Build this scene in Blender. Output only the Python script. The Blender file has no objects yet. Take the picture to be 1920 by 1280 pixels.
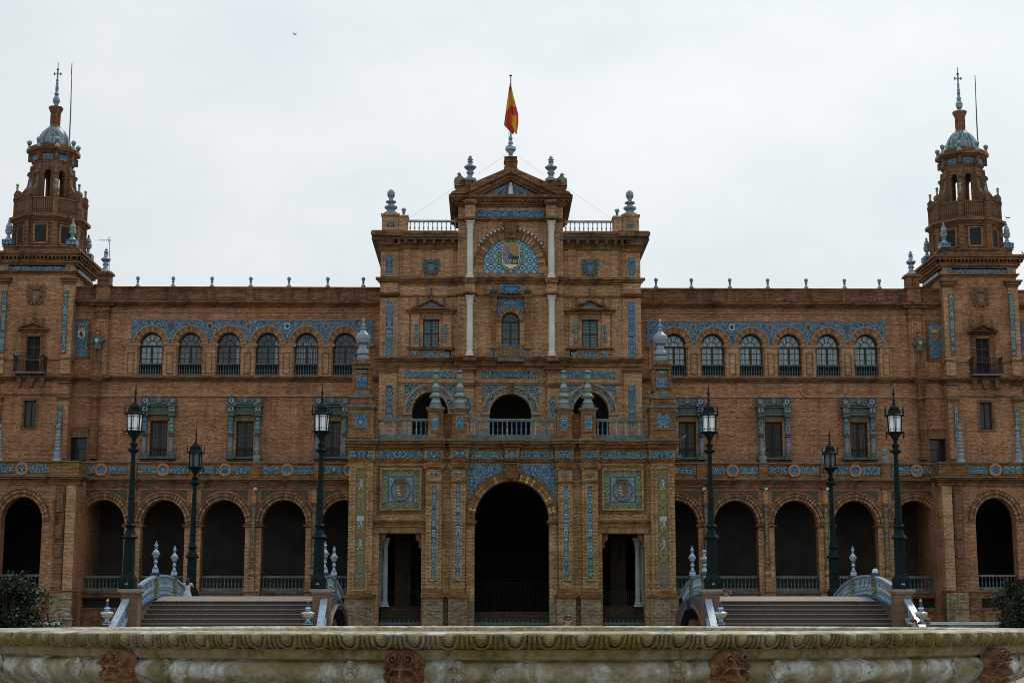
import bpy, bmesh, math, random
from math import sin, cos, tan, pi, atan2, radians, sqrt
from mathutils import Vector, Matrix
random.seed(7)
S = bpy.context.scene
COL = S.collection
# ---------------------------------------------------------------- camera
F = 3000.0                       # focal length in pixels of the 1920 wide photograph
TH = math.atan(520/F)            # camera pitch
HC = 1.75                        # eye height
CX = -1.45                       # camera stands a little left of the axis
YAW = radians(0.86)
cd = bpy.data.cameras.new('camera'); cam = bpy.data.objects.new('camera', cd); COL.objects.link(cam)
cd.sensor_width = 36; cd.lens = 36*F/1920; cd.clip_start = .1; cd.clip_end = 9000
cam.location = (CX, 0, HC)
cam.rotation_euler = (pi/2+TH, 0, -YAW)
S.camera = cam
# ---------------------------------------------------------------- world, sun
SUN_EL, SUN_AZ = radians(52), radians(28)      # behind the building, to the right
W = bpy.data.worlds.new('World'); S.world = W; W.use_nodes = True
nt = W.node_tree; nt.nodes.clear()
def wn(t, **k):
    n = nt.nodes.new(t)
    for a, b in k.items(): setattr(n, a, b)
    return n
out = wn('ShaderNodeOutputWorld'); bg = wn('ShaderNodeBackground')
sky = wn('ShaderNodeTexSky', sky_type='NISHITA', sun_disc=False, sun_elevation=SUN_EL, sun_rotation=SUN_AZ)
sky.air_density = 1; sky.dust_density = 3
tc = wn('ShaderNodeTexCoord'); mp = wn('ShaderNodeMapping'); mp.inputs['Scale'].default_value = (1.6, 1.6, 3.2)
nz = wn('ShaderNodeTexNoise'); nz.inputs['Scale'].default_value = 1.7; nz.inputs['Detail'].default_value = 6; nz.inputs['Roughness'].default_value = .55
cr = wn('ShaderNodeValToRGB'); cr.color_ramp.elements[0].position = .36; cr.color_ramp.elements[0].color = (6.5, 7.1, 7.4, 1)
cr.color_ramp.elements[1].position = .70; cr.color_ramp.elements[1].color = (8.45, 8.7, 8.8, 1)
# the cloud sheet thins away from the sun
dt = wn('ShaderNodeVectorMath', operation='DOT_PRODUCT'); dt.inputs[1].default_value = (sin(SUN_AZ)*cos(SUN_EL), cos(SUN_AZ)*cos(SUN_EL), sin(SUN_EL))
mr = wn('ShaderNodeMapRange'); mr.inputs[1].default_value = .3; mr.inputs[2].default_value = .95; mr.inputs[3].default_value = .74; mr.inputs[4].default_value = 1.12
mul = wn('ShaderNodeVectorMath', operation='SCALE')
mx = wn('ShaderNodeMix', data_type='RGBA'); mx.inputs[0].default_value = .93
L = nt.links.new
L(tc.outputs['Generated'], mp.inputs[0]); L(mp.outputs[0], nz.inputs[0]); L(nz.outputs[0], cr.inputs[0])
L(tc.outputs['Generated'], dt.inputs[0]); L(dt.outputs['Value'], mr.inputs[0])
L(cr.outputs[0], mul.inputs[0]); L(mr.outputs[0], mul.inputs['Scale'])
L(sky.outputs[0], mx.inputs[6]); L(mul.outputs[0], mx.inputs[7]); L(mx.outputs[2], bg.inputs[0]); bg.inputs[1].default_value = .1
L(bg.outputs[0], out.inputs[0])
sd = bpy.data.lights.new('sun', 'SUN'); sd.energy = 1.2; sd.angle = radians(14); sd.color = (1, .96, .9)
sun = bpy.data.objects.new('sun', sd); COL.objects.link(sun)
sun.rotation_euler = Vector((sin(SUN_AZ)*cos(SUN_EL), cos(SUN_AZ)*cos(SUN_EL), sin(SUN_EL))).to_track_quat('Z', 'Y').to_euler()
S.view_settings.view_transform = 'Standard'; S.view_settings.look = 'None'; S.view_settings.gamma = 1
S.cycles.filter_width = .95
S.view_settings.use_curve_mapping = False; S.view_settings.exposure = 0.18
# ---------------------------------------------------------------- measuring
def zt(py, Y): v = (640-py)/F; return HC + Y*(sin(TH)+v*cos(TH))/(cos(TH)-v*sin(TH))
def xt(dx, py, Y): v = (640-py)/F; return dx/F*Y/(cos(TH)-v*sin(TH))
_R = Matrix.Rotation(-YAW, 3, 'Z') @ Matrix.Rotation(pi/2+TH, 3, 'X')
def pt(px, py, Y):               # point of the plane at depth Y
    d = _R @ Vector(((px-960)/F, (640-py)/F, -1)); t = Y/d.y
    return Vector((CX+d.x*t, Y, HC+d.z*t))
# ---------------------------------------------------------------- mesh helpers
class MB:
    def __init__(s): s.v = []; s.f = []
    def add(s, v, f, m=None):
        n = len(s.v)
        if m is not None: v = [m @ Vector(p) for p in v]
        s.v += [tuple(p) for p in v]; s.f += [tuple(i+n for i in q) for q in f]; return s
    def merge(s, o, m=None): return s.add(o.v, o.f, m)
    def box(s, x0, x1, y0, y1, z0, z1, m=None):
        return s.add([(x0,y0,z0),(x1,y0,z0),(x1,y1,z0),(x0,y1,z0),(x0,y0,z1),(x1,y0,z1),(x1,y1,z1),(x0,y1,z1)],
                     [(0,3,2,1),(4,5,6,7),(0,1,5,4),(1,2,6,5),(2,3,7,6),(3,0,4,7)], m)
    def taper(s, x0, x1, y0, y1, z0, z1, k):      # box whose top is scaled by k
        cx, cy = (x0+x1)/2, (y0+y1)/2; q = lambda x, c: c+(x-c)*k
        return s.add([(x0,y0,z0),(x1,y0,z0),(x1,y1,z0),(x0,y1,z0),(q(x0,cx),q(y0,cy),z1),(q(x1,cx),q(y0,cy),z1),(q(x1,cx),q(y1,cy),z1),(q(x0,cx),q(y1,cy),z1)],
                     [(0,3,2,1),(4,5,6,7),(0,1,5,4),(1,2,6,5),(2,3,7,6),(3,0,4,7)])
    def prism(s, poly, y0, y1, m=None):          # poly of (x,z), extruded along y
        n = len(poly); v = [(x,y0,z) for x,z in poly]+[(x,y1,z) for x,z in poly]
        a = sum(poly[i][0]*poly[(i+1)%n][1]-poly[(i+1)%n][0]*poly[i][1] for i in range(n))
        f = [tuple(range(n)), tuple(range(2*n-1, n-1, -1))]+[(i, i+n, (i+1)%n+n, (i+1)%n) for i in range(n)]
        if a < 0: f = [tuple(reversed(q)) for q in f]
        return s.add(v, f, m)
    def lathe(s, prof, n=12, c=(0,0,0), sy=1, ph=0):
        v = []; f = []
        for r, z in prof:
            for i in range(n):
                a = 2*pi*i/n+ph; v.append((c[0]+r*cos(a), c[1]+r*sin(a)*sy, c[2]+z))
        for j in range(len(prof)-1):
            for i in range(n):
                k = (i+1) % n; f.append((j*n+i, j*n+k, (j+1)*n+k, (j+1)*n+i))
        f.append(tuple(reversed(range(n)))); f.append(tuple(range((len(prof)-1)*n, len(prof)*n)))
        return s.add(v, f)
    def ring(s, cx, cz, r0, r1, y0, y1, a0=0, a1=pi, n=20, e=1.0):   # arch band, e = height/width ratio
        for i in range(n):
            a, b = a0+(a1-a0)*i/n, a0+(a1-a0)*(i+1)/n
            q = lambda r, t, y: (cx+r*cos(t), y, cz+r*sin(t)*e)
            v = [q(r0,a,y0),q(r1,a,y0),q(r1,b,y0),q(r0,b,y0),q(r0,a,y1),q(r1,a,y1),q(r1,b,y1),q(r0,b,y1)]
            f = [(0,1,2,3),(7,6,5,4),(1,5,6,2),(0,3,7,4)]
            if i == 0: f.append((0,4,5,1))
            if i == n-1: f.append((3,2,6,7))
            s.add(v, f)
        return s
    def archbay(s, x0, x1, z0, z1, cx, hw, zs, y0, y1, rh=None, n=16, zb=None):
        """wall x0..x1, z0..z1 with an arched opening springing at zs; opening bottom zb"""
        rh = rh or hw; zb = z0 if zb is None else zb
        if zb > z0: s.box(x0, x1, y0, y1, z0, zb)
        if cx-hw > x0: s.box(x0, cx-hw, y0, y1, zb, z1)
        if x1 > cx+hw: s.box(cx+hw, x1, y0, y1, zb, z1)
        for i in range(n):
            a, b = pi-pi*i/n, pi-pi*(i+1)/n
            xa, xb, za, zc = cx+hw*cos(a), cx+hw*cos(b), zs+rh*sin(a), zs+rh*sin(b)
            s.add([(xa,y0,za),(xb,y0,zc),(xb,y0,z1),(xa,y0,z1),(xa,y1,za),(xb,y1,zc),(xb,y1,z1),(xa,y1,z1)],
                  [(0,1,2,3),(7,6,5,4),(0,4,5,1),(3,2,6,7)])
        return s
    def holes(s, x0, x1, z0, z1, y0, y1, hs):    # wall with rectangular holes
        xs = sorted({x0, x1, *[h[0] for h in hs], *[h[1] for h in hs]})
        for a, b in zip(xs, xs[1:]):
            zc = z0
            for h in sorted([h for h in hs if h[0] <= a+1e-6 and h[1] >= b-1e-6], key=lambda h: h[2]):
                if h[2] > zc: s.box(a, b, y0, y1, zc, h[2])
                zc = h[3]
            if z1 > zc: s.box(a, b, y0, y1, zc, z1)
        return s
    def tube(s, pts, r, n=6):
        P_ = [Vector(p) for p in pts]; rr = r if isinstance(r, (list, tuple)) else [r]*len(P_)
        v = []; f = []
        for i, p in enumerate(P_):
            d = (P_[min(i+1, len(P_)-1)]-P_[max(i-1, 0)]).normalized()
            u = d.cross(Vector((0,0,1)) if abs(d.z) < .9 else Vector((1,0,0))).normalized(); w = d.cross(u)
            for k in range(n):
                a = 2*pi*k/n; v.append(p+(u*cos(a)+w*sin(a))*rr[i])
        for j in range(len(P_)-1):
            for i in range(n):
                k = (i+1) % n; f.append((j*n+k, j*n+i, (j+1)*n+i, (j+1)*n+k))
        f.append(tuple(range(n))); f.append(tuple(reversed(range((len(P_)-1)*n, len(P_)*n))))
        return s.add(v, f)
    def ball(s, c, r, n=10, k=6, sz=1, sy=1):
        return s.lathe([(max(r*sin(pi*i/k), .001), -r*cos(pi*i/k)*sz) for i in range(k+1)], n, c, sy)
WP = {}                          # world position of every object made here
SX = [1]                         # mirror switch: -1 builds the left hand side
def make_mesh(name, mb, mat, origin=(0,0,0), smooth=False, sx=1):
    me = bpy.data.meshes.new(name)
    v = [((x-origin[0])*sx, y-origin[1], z-origin[2]) for x, y, z in mb.v]
    f = mb.f if sx > 0 else [tuple(reversed(q)) for q in mb.f]
    me.from_pydata(v, [], f); me.materials.append(mat)
    if smooth: me.polygons.foreach_set('use_smooth', [True]*len(f))
    me.update(); return me
def place(name, data, parent, loc):
    o = bpy.data.objects.new(name, data); COL.objects.link(o); loc = Vector(loc)
    WP[o.name] = loc
    if parent: o.parent = parent; o.location = loc-WP[parent.name]
    else: o.location = loc
    return o
def O(name, mb, mat, parent=None, origin=None, smooth=False):
    if origin is None:
        xs, ys, zs = zip(*mb.v); origin = ((min(xs)+max(xs))/2, (min(ys)+max(ys))/2, (min(zs)+max(zs))/2)
    me = make_mesh(name, mb, mat, origin, smooth, SX[0])
    return place(name, me, parent, (origin[0]*SX[0], origin[1], origin[2]))
def inst(name, me, parent, x, y, z):             # shares mesh data
    return place(name, me, parent, (x*SX[0], y, z))
def tag(o, label=None, cat=None, group=None, kind=None):
    for k, v in (('label', label), ('category', cat), ('group', group), ('kind', kind)):
        if v: o[k] = v
    return o
def thing(name, loc, label, cat, group=None):
    return tag(place(name, None, None, loc), label, cat, group)
def box(name, mat, par, x0, x1, y0, y1, z0, z1): return O(name, MB().box(x0, x1, y0, y1, z0, z1), mat, par)
def panel(par, x0, x1, z0, z1, y, mat, name='tile_panel', th=.05): return box(name, mat, par, x0, x1, y-th, y+.02, z0, z1)
def frame(par, x0, x1, z0, z1, y, mat, w=.1, th=.09, name='panel_frame'):
    m = MB(); m.box(x0-w, x1+w, y-th, y+.02, z1, z1+w); m.box(x0-w, x1+w, y-th, y+.02, z0-w, z0)
    m.box(x0-w, x0, y-th, y+.02, z0, z1); m.box(x1, x1+w, y-th, y+.02, z0, z1)
    return O(name, m, mat, par)
def mould(par, mat, x0, x1, y, layers, name='cornice', dent=None, back=.06):
    m = MB(); last = None
    for z0, z1, p in sorted(layers):
        if last is not None and z0 > last+.02: O(name, m, mat, par); m = MB()
        m.box(x0-p, x1+p, y-p, y+back, z0, z1); last = z1
    if dent:
        z0, z1, p, w, step = dent; n = max(1, int((x1-x0+2*p)/step)); st = (x1-x0+2*p-w)/n
        for i in range(n+1): m.box(x0-p+i*st, x0-p+i*st+w, y-p, y+back/2, z0, z1)
    return O(name, m, mat, par)
def copy_tree(o, parent=None):
    c = o.copy(); COL.objects.link(c); c.parent = parent; WP[c.name] = WP[o.name].copy()
    for ch in list(o.children): copy_tree(ch, c)
    return c
# ---------------------------------------------------------------- materials
class N:
    def __init__(s, name):
        s.m = bpy.data.materials.new(name); s.m.use_nodes = True; s.t = s.m.node_tree; s.t.nodes.clear()
        s.o = s.t.nodes.new('ShaderNodeOutputMaterial'); s.b = s.t.nodes.new('ShaderNodeBsdfPrincipled')
        s.t.links.new(s.b.outputs[0], s.o.inputs[0])
    def n(s, t, ins=None, **k):
        x = s.t.nodes.new(t)
        for a, b in k.items(): setattr(x, a, b)
        for a, b in (ins or {}).items(): s.put(x.inputs[a], b)
        return x
    def put(s, sock, v):
        if isinstance(v, bpy.types.NodeSocket): s.t.links.new(v, sock)
        elif isinstance(v, bpy.types.Node): s.t.links.new(v.outputs[0], sock)
        else: sock.default_value = v
    def math(s, op, a, b=0, c=0): return s.n('ShaderNodeMath', {0: a, 1: b, 2: c}, operation=op).outputs[0]
    def mix(s, f, a, b, mode='MIX'):
        x = s.n('ShaderNodeMix', data_type='RGBA', blend_type=mode); s.put(x.inputs[0], f); s.put(x.inputs[6], a); s.put(x.inputs[7], b); return x.outputs[2]
    def ramp(s, f, stops, interp='LINEAR'):
        x = s.n('ShaderNodeValToRGB', {0: f}); r = x.color_ramp; r.interpolation = interp
        while len(r.elements) > 1: r.elements.remove(r.elements[-1])
        r.elements[0].position = stops[0][0]; r.elements[0].color = c4(stops[0][1])
        for p, c in stops[1:]: r.elements.new(p).color = c4(c)
        return x.outputs[0]
    def noise(s, vec, scale, detail=3, rough=.6, dist=0):
        x = s.n('ShaderNodeTexNoise', {'Scale': scale, 'Detail': detail, 'Roughness': rough, 'Distortion': dist})
        if vec is not None: s.put(x.inputs[0], vec)
        return x.outputs[0]
    def scale(s, vec, k): return s.n('ShaderNodeVectorMath', {0: vec, 1: k}, operation='MULTIPLY').outputs[0]
    def bump(s, h, dist, st=1): x = s.n('ShaderNodeBump', {'Height': h, 'Distance': dist, 'Strength': st}); s.put(s.b.inputs['Normal'], x.outputs[0])
def c4(c): return (c[0], c[1], c[2], 1) if not isinstance(c, float) else (c, c, c, 1)
def plain(name, col, rough=.7, metal=0, var=.25, sc=4):
    n = N(name); g = n.n('ShaderNodeTexCoord').outputs['Object']
    f = n.noise(g, sc, 4); c = n.ramp(f, [(.3, tuple(x*(1-var) for x in col)), (.7, tuple(x*(1+var) for x in col))])
    n.put(n.b.inputs[0], c); n.b.inputs['Roughness'].default_value = rough; n.b.inputs['Metallic'].default_value = metal
    return n.m
def uv_wall(n):                                   # (along the wall, height)
    s = n.n('ShaderNodeSeparateXYZ', {0: n.n('ShaderNodeNewGeometry').outputs['Position']})
    a = n.math('ADD', s.outputs[0], s.outputs[1]); return s, n.n('ShaderNodeCombineXYZ', {0: a, 1: s.outputs[2]}).outputs[0]
def brick(name, c1, c2, mortar, w=.3, h=.085, vert=False, dirt=.5, light=.3):
    n = N(name); s, v = uv_wall(n)
    if vert:
        a = n.n('ShaderNodeSeparateXYZ', {0: v}); v = n.n('ShaderNodeCombineXYZ', {0: a.outputs[1], 1: a.outputs[0]}).outputs[0]
    b = n.n('ShaderNodeTexBrick', {'Vector': v, 'Color1': c4(c1), 'Color2': c4(c2), 'Mortar': c4(mortar), 'Scale': 1, 'Mortar Size': .010,
            'Mortar Smooth': .3, 'Bias': -.1, 'Brick Width': w, 'Row Height': h}, offset=.5)
    # single bricks much paler or darker than their neighbours
    st = n.scale(v, (1/w*1.5, 1/h*1.25, 1)); wn_ = n.noise(st, 1.0, 2, .5)
    hi = n.ramp(wn_, [(.60, 0.0), (.68, 1.0)]); lo = n.ramp(wn_, [(.28, 1.0), (.38, 0.0)])
    c = n.mix(n.math('MULTIPLY', hi, light), b.outputs[0], c4(tuple(min(1, x*1.55+.06) for x in c2)))
    c = n.mix(n.math('MULTIPLY', lo, .75), c, c4(tuple(x*.42 for x in c1)))
    big = n.noise(n.scale(v, (.22, .5, 1)), 1.0, 5, .6)
    c = n.mix(n.ramp(big, [(.35, 0.0), (.7, .75)]), c, (.58, .56, .58, 1), 'MULTIPLY')
    pal = n.noise(n.scale(v, (.5, .9, 1)), 1.0, 4, .65); c = n.mix(n.ramp(pal, [(.54, 0.0), (.72, .32)]), c, c4(tuple(min(1, x*1.15+.08) for x in c2)))
    stk = n.noise(n.scale(v, (1.6, .16, 1)), 1.0, 4, .7)
    c = n.mix(n.math('MULTIPLY', n.ramp(stk, [(.48, 0.0), (.68, 1.0)]), dirt), c, (.30, .28, .27, 1), 'MULTIPLY')
    n.put(n.b.inputs[0], c); n.b.inputs['Roughness'].default_value = .9; n.b.inputs['Specular IOR Level'].default_value = .15
    n.bump(n.math('ADD', b.outputs['Fac'], n.math('MULTIPLY', wn_, -1.0)), .02, .6)
    return n.m
def vous(name, c1, c2, k):                        # radial bricks, k joints per radian, object origin at the arch centre
    n = N(name); s = n.n('ShaderNodeSeparateXYZ', {0: n.n('ShaderNodeTexCoord').outputs['Object']})
    a = n.math('MULTIPLY', n.math('ARCTAN2', s.outputs[2], s.outputs[0]), k)
    w = n.n('ShaderNodeTexWhiteNoise', {'W': n.math('FLOOR', a)}, noise_dimensions='1D').outputs[0]
    fr = n.math('FRACT', a); j = n.math('LESS_THAN', fr, .18)
    c = n.ramp(w, [(0, tuple(x*.6 for x in c1)), (.5, c1), (.85, c2), (1, tuple(min(1, x*1.5) for x in c2))])
    c = n.mix(j, c, c4(tuple(x*.35 for x in c1)))
    n.put(n.b.inputs[0], c); n.b.inputs['Roughness'].default_value = .9; n.b.inputs['Specular IOR Level'].default_value = .15
    return n.m
def tiles(name, bg_, mid, hi, acc, sc=3.2, acc_amt=.25, geo=False):
    """glazed tiles with a mirrored scroll pattern, measured from the panel's centre"""
    n = N(name); tc = n.n('ShaderNodeTexCoord'); s = n.n('ShaderNodeSeparateXYZ', {0: tc.outputs['Object']})
    rnd = n.n('ShaderNodeObjectInfo').outputs['Random']
    loc = n.math('MULTIPLY', rnd, 37.0)
    ax = n.math('ABSOLUTE', s.outputs[0]); az = s.outputs[2]
    if geo:
        m = lambda q: n.math('ABSOLUTE', n.math('SUBTRACT', n.math('FRACT', n.math('MULTIPLY', q, geo)), .5))
        v = n.n('ShaderNodeCombineXYZ', {0: m(ax), 1: m(az)}).outputs[0]
        d = n.n('ShaderNodeVectorMath', {0: v}, operation='LENGTH').outputs['Value']
        f = n.math('FRACT', n.math('MULTIPLY', d, 3.1)); f2 = n.noise(n.n('ShaderNodeCombineXYZ', {0: ax, 1: az}).outputs[0], 9, 2)
        f = n.math('ADD', n.math('MULTIPLY', f, .75), n.math('MULTIPLY', f2, .45))
    else:
        v = n.n('ShaderNodeCombineXYZ', {0: ax, 1: n.math('ADD', az, loc), 2: loc}).outputs[0]
        dn = n.n('ShaderNodeTexNoise', {0: v, 'Scale': sc*.7, 'Detail': 1}); 
        dv = n.n('ShaderNodeVectorMath', {0: v, 1: n.scale(dn.outputs['Color'], (.35, .35, .35))}, operation='ADD').outputs[0]
        vo = n.n('ShaderNodeTexVoronoi', {'Vector': dv, 'Scale': sc}, feature='SMOOTH_F1'); vo.inputs['Smoothness'].default_value = .4
        f = n.math('ADD', n.math('MULTIPLY', n.math('SINE', n.math('MULTIPLY', vo.outputs['Distance'], 21)), .36), .5)
    c = n.ramp(f, [(.12, bg_), (.42, tuple(x*1.25 for x in bg_)), (.55, mid), (.78, mid), (.86, hi)])
    an = n.noise(v, sc*1.4, 2)
    c = n.mix(n.math('MULTIPLY', n.ramp(an, [(.56, 0.0), (.64, 1.0)]), acc_amt), c, c4(acc))
    # joints of the square tiles
    jx = n.math('LESS_THAN', n.math('FRACT', n.math('MULTIPLY', s.outputs[0], 7.1)), .07); jz = n.math('LESS_THAN', n.math('FRACT', n.math('MULTIPLY', az, 7.1)), .07)
    c = n.mix(n.math('MULTIPLY', n.math('MAXIMUM', jx, jz), .45), c, c4(tuple(x*.4 for x in bg_)))
    n.put(n.b.inputs[0], c); n.b.inputs['Roughness'].default_value = .45; n.b.inputs['Specular IOR Level'].default_value = .3
    return n.m
def ceramic(name, stops, freq, seed=0, dark=(.02, .06, .15)):
    n = N(name); s = n.n('ShaderNodeSeparateXYZ', {0: n.n('ShaderNodeTexCoord').outputs['Object']})
    f = n.math('FRACT', n.math('ADD', n.math('MULTIPLY', s.outputs[2], freq), seed)); c = n.ramp(f, stops, 'CONSTANT')
    vo = n.n('ShaderNodeTexVoronoi', {'Vector': n.n('ShaderNodeTexCoord').outputs['Object'], 'Scale': 9})
    c = n.mix(n.math('MULTIPLY', n.ramp(n.math('SINE', n.math('MULTIPLY', vo.outputs['Distance'], 26)), [(.45, 0.0), (.6, 1.0)]), .6), c, c4(dark))
    g = n.noise(n.n('ShaderNodeTexCoord').outputs['Object'], 3, 5); c = n.mix(n.ramp(g, [(.4, 0.0), (.7, .6)]), c, (.5, .5, .45, 1), 'MULTIPLY')
    n.put(n.b.inputs[0], c); n.b.inputs['Roughness'].default_value = .35
    return n.m
M = {}
M['brick'] = brick('wing_brick', (.37, .172, .085), (.62, .34, .19), (.28, .175, .11), light=.75)
M['brickc'] = brick('pavilion_brick', (.44, .235, .115), (.70, .45, .26), (.33, .21, .13), light=.75)
M['brickp'] = brick('portico_brick', (.37, .21, .092), (.66, .455, .235), (.24, .155, .085), light=.8, dirt=.5)
M['brickt'] = brick('tower_brick', (.20, .098, .056), (.42, .23, .13), (.14, .09, .06), dirt=.7)
M['brickg'] = brick('plinth_brick', (.22, .17, .10), (.50, .41, .27), (.18, .15, .10), light=.5)
M['soldier'] = brick('soldier_course_brick', (.30, .17, .09), (.42, .27, .16), (.10, .07, .05), w=.5, h=.13, vert=True)
M['terra'] = brick('terracotta_moulding', (.22, .11, .056), (.38, .205, .105), (.12, .07, .04), w=.7, h=.09, dirt=.9, light=.4)
M['terrap'] = brick('portico_terracotta', (.25, .12, .05), (.42, .24, .105), (.15, .08, .04), w=.5, h=.09, dirt=.7, light=.35)
M['terral'] = plain('pink_terracotta', (.36, .21, .13), .8, 0, .4, 2.5)
M['carved'] = plain('carved_terracotta', (.17, .10, .055), .85, 0, .6, 6)
M['vous'] = vous('arch_bricks', (.27, .15, .08), (.46, .28, .16), 17)
M['vousb'] = vous('great_arch_bricks', (.28, .16, .075), (.52, .33, .165), 13)
M['blue'] = tiles('blue_tiles', (.014, .060, .105), (.085, .215, .275), (.42, .50, .49), (.30, .31, .20), 3.9, .3)
M['blues'] = tiles('bright_blue_tiles', (.010, .055, .13), (.07, .225, .33), (.42, .52, .54), (.25, .33, .32), 5.2, .2)
M['teal'] = tiles('teal_tiles', (.02, .10, .15), (.12, .30, .36), (.42, .52, .50), (.30, .33, .18), 3.4, .35)
M['ochret'] = tiles('ochre_grotesque_tiles', (.17, .105, .03), (.11, .17, .13), (.36, .34, .20), (.38, .20, .04), 3.9, .6)
M['dull'] = tiles('dull_spandrel_tiles', (.055, .050, .035), (.085, .085, .055), (.12, .12, .08), (.05, .07, .065), 5, .4)
M['green'] = tiles('green_yellow_tiles', (.05, .085, .07), (.28, .29, .09), (.38, .40, .25), (.10, .22, .30), 5.5, .4)
M['geo'] = tiles('star_tiles', (.015, .10, .16), (.10, .32, .42), (.62, .70, .70), (.02, .12, .22), 5, .45, geo=1.95)
M['geos'] = tiles('small_star_tiles', (.04, .16, .24), (.16, .34, .42), (.40, .52, .56), (.04, .14, .24), 3, .3, geo=3.2)
M['glaze'] = plain('dull_green_glazed_relief', (.075, .115, .105), .5, 0, .6, 7)
M['glazeb'] = plain('blue_glaze', (.05, .16, .32), .35, 0, .7, 9)
M['stone'] = plain('weathered_stone', (.17, .155, .125), .9, 0, .45, 2)
M['marble'] = plain('white_marble', (.70, .68, .65), .55, 0, .13, .9)
M['marbled'] = plain('blue_grey_marble', (.42, .50, .53), .4, 0, .2, 1.5)
M['iron'] = plain('dark_green_painted_iron', (.006, .016, .019), .6, 0, .4, 5)
M['iron'].node_tree.nodes['Principled BSDF'].inputs['Specular IOR Level'].default_value = .12
M['bar'] = plain('black_iron', (.012, .013, .015), .5, .3, .3, 8)
M['wood'] = plain('dark_window_wood', (.028, .020, .017), .6, 0, .4, 5)
M['dark'] = plain('shade_toned_plaster', (.045, .042, .037), .95, 0, .4, .6)  # the shade of the interiors is put into this dark colour
M['black'] = plain('shade_black_plaster', (.022, .020, .018), .95, 0, .5, .6)  # near-black colour carries the gloom deep inside the arches
M['darkb'] = brick('shade_toned_brick', (.065, .050, .037), (.10, .078, .055), (.04, .035, .03), light=.3)  # darker copy of the brick, interior shade painted into its colour
M['bcer'] = plain('blue_grey_ceramic_baluster', (.13, .20, .26), .4, 0, .7, 3)
M['gcer'] = plain('green_grey_ceramic_baluster', (.10, .15, .155), .45, 0, .6, 3)
M['brcer'] = plain('bright_blue_ceramic_baluster', (.12, .27, .45), .4, 0, .7, 5)
M['wcer'] = plain('white_ceramic_baluster', (.40, .46, .46), .4, 0, .5, 3)
M['cw'] = ceramic('blue_white_ceramic', [(0, (.45, .54, .60)), (.35, (.12, .27, .45)), (.5, (.55, .62, .66)), (.8, (.05, .18, .40))], 1.9)
M['cy'] = ceramic('polychrome_ceramic', [(0, (.36,.44,.54)), (.32, (.42,.33,.07)), (.38, (.30,.42,.56)), (.72, (.04,.12,.28)), (.82, (.40,.46,.50))], 1.5, .2)
M['cg'] = ceramic('green_white_ceramic', [(0, (.03,.10,.28)), (.10, (.40,.44,.38)), (.40, (.16,.24,.18)), (.62, (.36,.42,.38)), (.80, (.36,.27,.06)), (.9, (.10,.20,.34))], 1.05, 0, (.06,.13,.12))
M['ct'] = ceramic('small_finial_ceramic', [(0, (.26,.36,.40)), (.5, (.44,.48,.44)), (.75, (.12,.25,.38))], 2.2)
M['gold'] = plain('dull_gold_glaze', (.30, .21, .06), .45, 0, .4, 9)
M['yel'] = plain('yellow_glaze', (.60, .32, .03), .35, 0, .25, 6)
M['blueg'] = plain('cobalt_glaze', (.012, .05, .17), .3, 0, .4, 6)
M['white'] = plain('white_glaze', (.62, .66, .68), .35, 0, .15, 6)
def glass():
    n = N('window_glass'); g = n.n('ShaderNodeBsdfGlossy', {'Color': (.75, .88, .95, 1), 'Roughness': .06}); t = n.n('ShaderNodeBsdfTransparent', {'Color': (.92, .96, .97, 1)})
    fr = n.n('ShaderNodeFresnel', {'IOR': 1.5}); m = n.n('ShaderNodeMixShader', {0: fr.outputs[0], 1: t.outputs[0], 2: g.outputs[0]})
    n.put(n.o.inputs[0], m.outputs[0]); return n.m
M['glass'] = glass()
def leaded():
    n = N('leaded_blue_glass'); s = n.n('ShaderNodeSeparateXYZ', {0: n.n('ShaderNodeTexCoord').outputs['Object']})
    a = n.math('LESS_THAN', n.math('FRACT', n.math('MULTIPLY', s.outputs[0], 5)), .16); b = n.math('LESS_THAN', n.math('FRACT', n.math('MULTIPLY', s.outputs[2], 5)), .16)
    c = n.mix(n.math('MAXIMUM', a, b), n.ramp(n.noise(None, 2, 2), [(.3, (.05, .125, .155)), (.7, (.09, .19, .23))]), (.012, .022, .026, 1))
    n.put(n.b.inputs[0], c); n.b.inputs['Roughness'].default_value = .25; return n.m
M['lead'] = leaded()
M['leadd'] = plain('dark_teal_glass', (.010, .022, .026), .2, 0, .3, 2)
def curtain(name, c, k):
    n = N(name); s = n.n('ShaderNodeSeparateXYZ', {0: n.n('ShaderNodeTexCoord').outputs['Object']})
    w = n.math('SINE', n.math('ADD', n.math('MULTIPLY', s.outputs[0], k), n.math('MULTIPLY', n.noise(None, 2), 6)))
    n.put(n.b.inputs[0], n.ramp(w, [(0, tuple(x*.55 for x in c)), (1, c)])); n.b.inputs['Roughness'].default_value = .9; return n.m
M['curt'] = curtain('white_curtain', (.80, .87, .90), 30)
M['curtb'] = curtain('cream_blind', (.30, .27, .19), 3)
M['curtd'] = plain('dark_room', (.018, .028, .032), .9, 0, .3, 1)  # near-black colour stands in for unlit rooms behind windows and openings
M['grat'] = plain('granite_step', (.10, .086, .075), .85, 0, .3, 14)
M['nose'] = plain('pink_stone_nosing', (.29, .25, .23), .8, 0, .3, 9)
M['red'] = plain('red_cloth', (.50, .03, .03), .8, 0, .15, 2); M['yelc'] = plain('yellow_cloth', (.62, .36, .02), .8, 0, .15, 2)
M['skin'] = plain('skin', (.48, .28, .20), .5, 0, .08, 20)
M['lip'] = plain('lips', (.30, .11, .09), .5, 0, .1, 20)
M['hair'] = plain('dark_hair', (.018, .012, .010), .6, 0, .4, 30)
M['leaf'] = plain('dark_leaves', (.020, .032, .018), .6, 0, .6, 3)
M['bark'] = plain('bark', (.05, .04, .03), .9, 0, .4, 6)
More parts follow.
